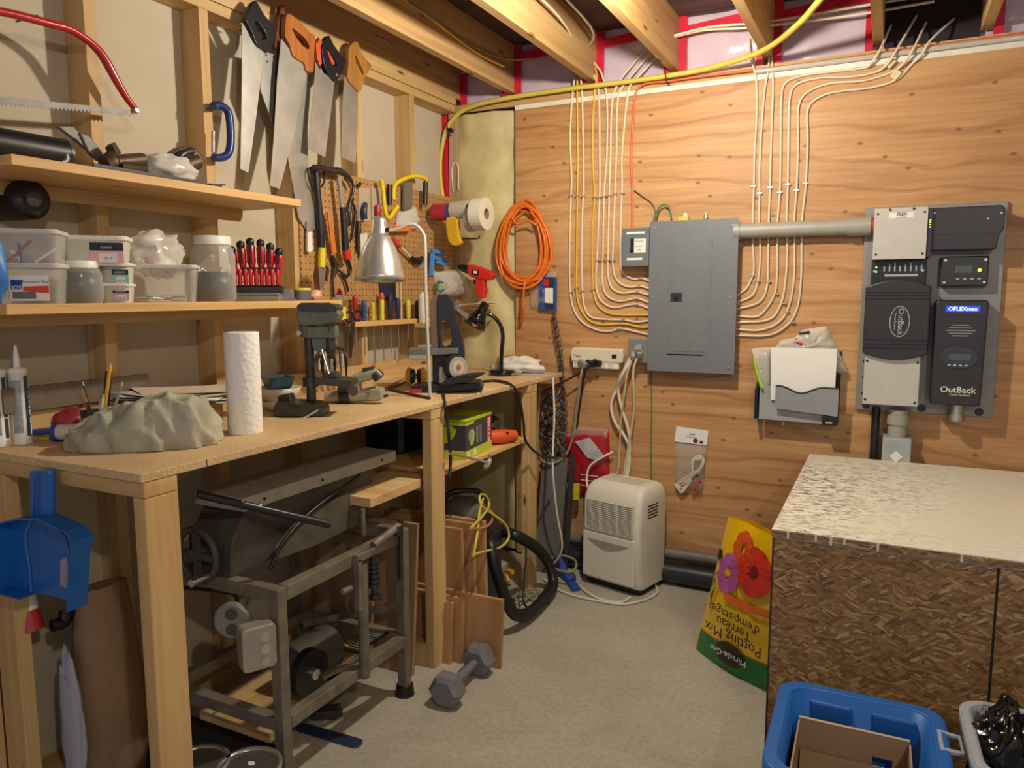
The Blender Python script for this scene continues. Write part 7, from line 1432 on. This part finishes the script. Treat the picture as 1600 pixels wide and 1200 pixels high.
for k in range(16):
    pts = [bw(862+rr.uniform(-10, 14), 612+rr.uniform(-4, 8), .05+.03*rr.random())]+[bw(865+rr.uniform(-20, 20), 630+16*j+rr.uniform(-8, 8), .05+.05*rr.random()) for j in range(6)]
    part('wire', mat(('w_brown', 'w_grey', 'w_black', 'w_dullblue')[k % 4], ('6a5648', '7c766e', '2c2828', '2a3c66')[k % 4], .5), t, lambda b: b.tube(pts, .003, 5, 3))
cord('rope', [lx(864, 590, -1.44), lx(866, 650, -1.42), lx(864, 700, -1.41), bw(864, 740, .30), bw(870, 800, .28), bw(878, 845, .26), bw(876, 865, .25), bw(866, 880, .24)], .005, WCO, 'white cord hanging down from bench end to floor')
BS = mat('strap_blue', '24469a', .5, 0, .15)
q = fz(885, 905, 0); t = thing('blue_clamp', 'blue plastic bar clamp lying on floor beside dehumidifier', 'clamp', (q.x, q.y, 0))
part('body', BS, t, lambda b: b.prism([(-.14, .0), (.10, 0), (.11, .02), (.02, .05), (-.04, .09), (-.12, .07)], .035, -.017, T(q.x-.03, q.y+.02, 0) @ RZ(-40) @ RX(90)), None, .004); part('jaw', BS, t, lambda b: b.box((-.02, -.02, .0), (.13, .02, .022), T(q.x+.02, q.y-.02, 0) @ RZ(-52)), None, .004)
cord('power_cord', [fz(850, 880, .06), fz(872, 868, .09), fz(898, 875, .09), fz(896, 892, .08), fz(870, 890, .07), fz(855, 872, .06), fz(880, 862, .08)], .007, GCO, 'grey cord coil lying on blue clamp')

# ------------------------------------------------------------------ left end below the bench
DP = mat('dustpan_blue', '1b63b0', .35, 0, .06)
yd = WY0-.012; q0 = by(70, 735, yd); q1 = by(138, 945, yd)
def dpx(px, py): q = by(px, py, yd); return (q.x, q.z)
MDp = Matrix(((1, 0, 0, 0), (0, 0, -1, yd), (0, 1, 0, 0), (0, 0, 0, 1)))
t = thing('dustpan', 'blue plastic dustpan hanging from bench end rail', 'dustpan', (q1.x, yd, q1.z))
part('handle', DP, t, lambda b: b.prism([dpx(58, 733), dpx(90, 733), dpx(91, 805), dpx(74, 808), dpx(59, 803)], .022, 0), MDp, .008)
part('pan', DP, t, lambda b: b.prism([dpx(20, 812), dpx(60, 803), dpx(92, 803), dpx(132, 822), dpx(146, 835), dpx(140, 870), dpx(136, 944), dpx(62, 925), dpx(20, 915)], .005, 0), MDp, .001)
def wall(b, pl, h):
    P_ = [Vector((*dpx(*p), 0)) for p in pl]
    for a_, c_ in zip(P_, P_[1:]): 
        b.add([a_, c_, c_+Vector((0, 0, h)), a_+Vector((0, 0, h))], [(0, 1, 2, 3)], False, MDp)
part('side_wall', DP, t, lambda b: wall(b, [(62, 925), (20, 915), (20, 812), (60, 803), (92, 803), (132, 822), (146, 835), (140, 870), (136, 944)], .05), solid=.003)
part('spine', DP, t, lambda b: b.tube([MDp @ Vector((*dpx(*p), .03)) for p in ((72, 735), (70, 802), (60, 832), (66, 880), (68, 918))], .004, 8, 4)); part('spine', DP, t, lambda b: b.tube([MDp @ Vector((*dpx(*p), .02)) for p in ((72, 806), (108, 828), (118, 850), (124, 924))], .003, 8, 4)); part('sticker', mat('sticker_grey', '9a96a0', .5), t, lambda b: b.prism([dpx(98, 875), dpx(112, 866), dpx(120, 880), dpx(124, 924), dpx(98, 914)], .001, .005), MDp)
# caulk gun with tube
A_ = Vector((-2.0, 1.25, .92)); t = thing('foam_can', 'white and red spray foam can hanging behind dustpan', 'can', by(54, 990, 1.13)); a0, a1 = by(6, 800, 1.13), by(52, 985, 1.13); dd = (a1-a0).normalized()
part('can', WHITE, t, lambda b: b.cyl(a0, a1-dd*.03, .026, None, 18)); part('red_band', REDP, t, lambda b: b.cyl(a1-dd*.055, a1, .0275, None, 18)); part('red_band', REDP, t, lambda b: b.cyl(a0+dd*.02, a0+dd*.05, .0275, None, 18)); part('nozzle', BLACK, t, lambda b: b.tube([a1-dd*.02+Vector((.02, .04, -.02)), a1+Vector((.02, .07, .0)), a1+Vector((.02, .08, .03))], .018, 8, 3)); part('wire_hook', STAPLE, t, lambda b: b.tube([a0, a0-dd*.05+Vector((0, .03, .02)), a0-dd*.02+Vector((0, .05, 0))], .003, 6, 4))
b = MB(); nn = 28
rings = []
for k, (z, sx_, sy_) in enumerate(((0, .07, .09), (.1, .085, .10), (.3, .075, .095), (.5, .06, .08), (.58, .03, .07))):
    rings.append([(-1.95+sx_*math.cos(2*PI*i/nn)+.012*mnoise.noise(Vector((i*.7, k, 0))), 1.30+sy_*math.sin(2*PI*i/nn)+.012*mnoise.noise(Vector((i*.7, k, 5))), z+.001) for i in range(nn)])
b.loft(rings); one(b, 'paper_sack', mat('sack_brown', '8a6c4e', .8, 0, .12, 8, .4), 'brown paper sack standing under left end of bench', 'sack')
b = MB(); crumple(b, (-1.945, 1.185, .22), (.05, .012, .21), .25, 2.2, 20, 18, 9); one(b, 'plastic_sheet', clear('pale_film', 'c4c8d4', .55, .2), 'pale plastic sheet hanging in front of brown sack', 'plastic sheet')
t = thing('fire_extinguisher', 'red cylinder leaning in shadow under left end of bench', 'extinguisher', (-1.78, 1.50, 0)); e0, e1 = by(222, 1175, 1.42), by(142, 1045, 1.42); part('cylinder', mat('ext_red', '8a1a20', .3, 0, .1), t, lambda b: b.tube([e0, e0.lerp(e1, .1), e0.lerp(e1, .8), e1], [.045, .055, .055, .025], 18, 3)); part('valve', BLACK, t, lambda b: b.cyl(e1, e1+(e1-e0).normalized()*.05, .018, None, 10)); part('lever', BLACK, t, lambda b: b.bar(e1+Vector((.03, 0, .03)), e1+Vector((-.03, .02, .07)), .02, .008))
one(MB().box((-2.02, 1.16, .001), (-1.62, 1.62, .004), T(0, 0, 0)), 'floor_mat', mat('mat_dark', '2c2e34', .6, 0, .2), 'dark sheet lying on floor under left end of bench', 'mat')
cord('power_cord', [Vector((-1.98, 1.5, .5)), Vector((-1.9, 1.7, .42)), Vector((-1.75, 1.6, .45)), Vector((-1.62, 1.5, .47))], .006, BCO, 'black cord sagging to jointer outlet box')
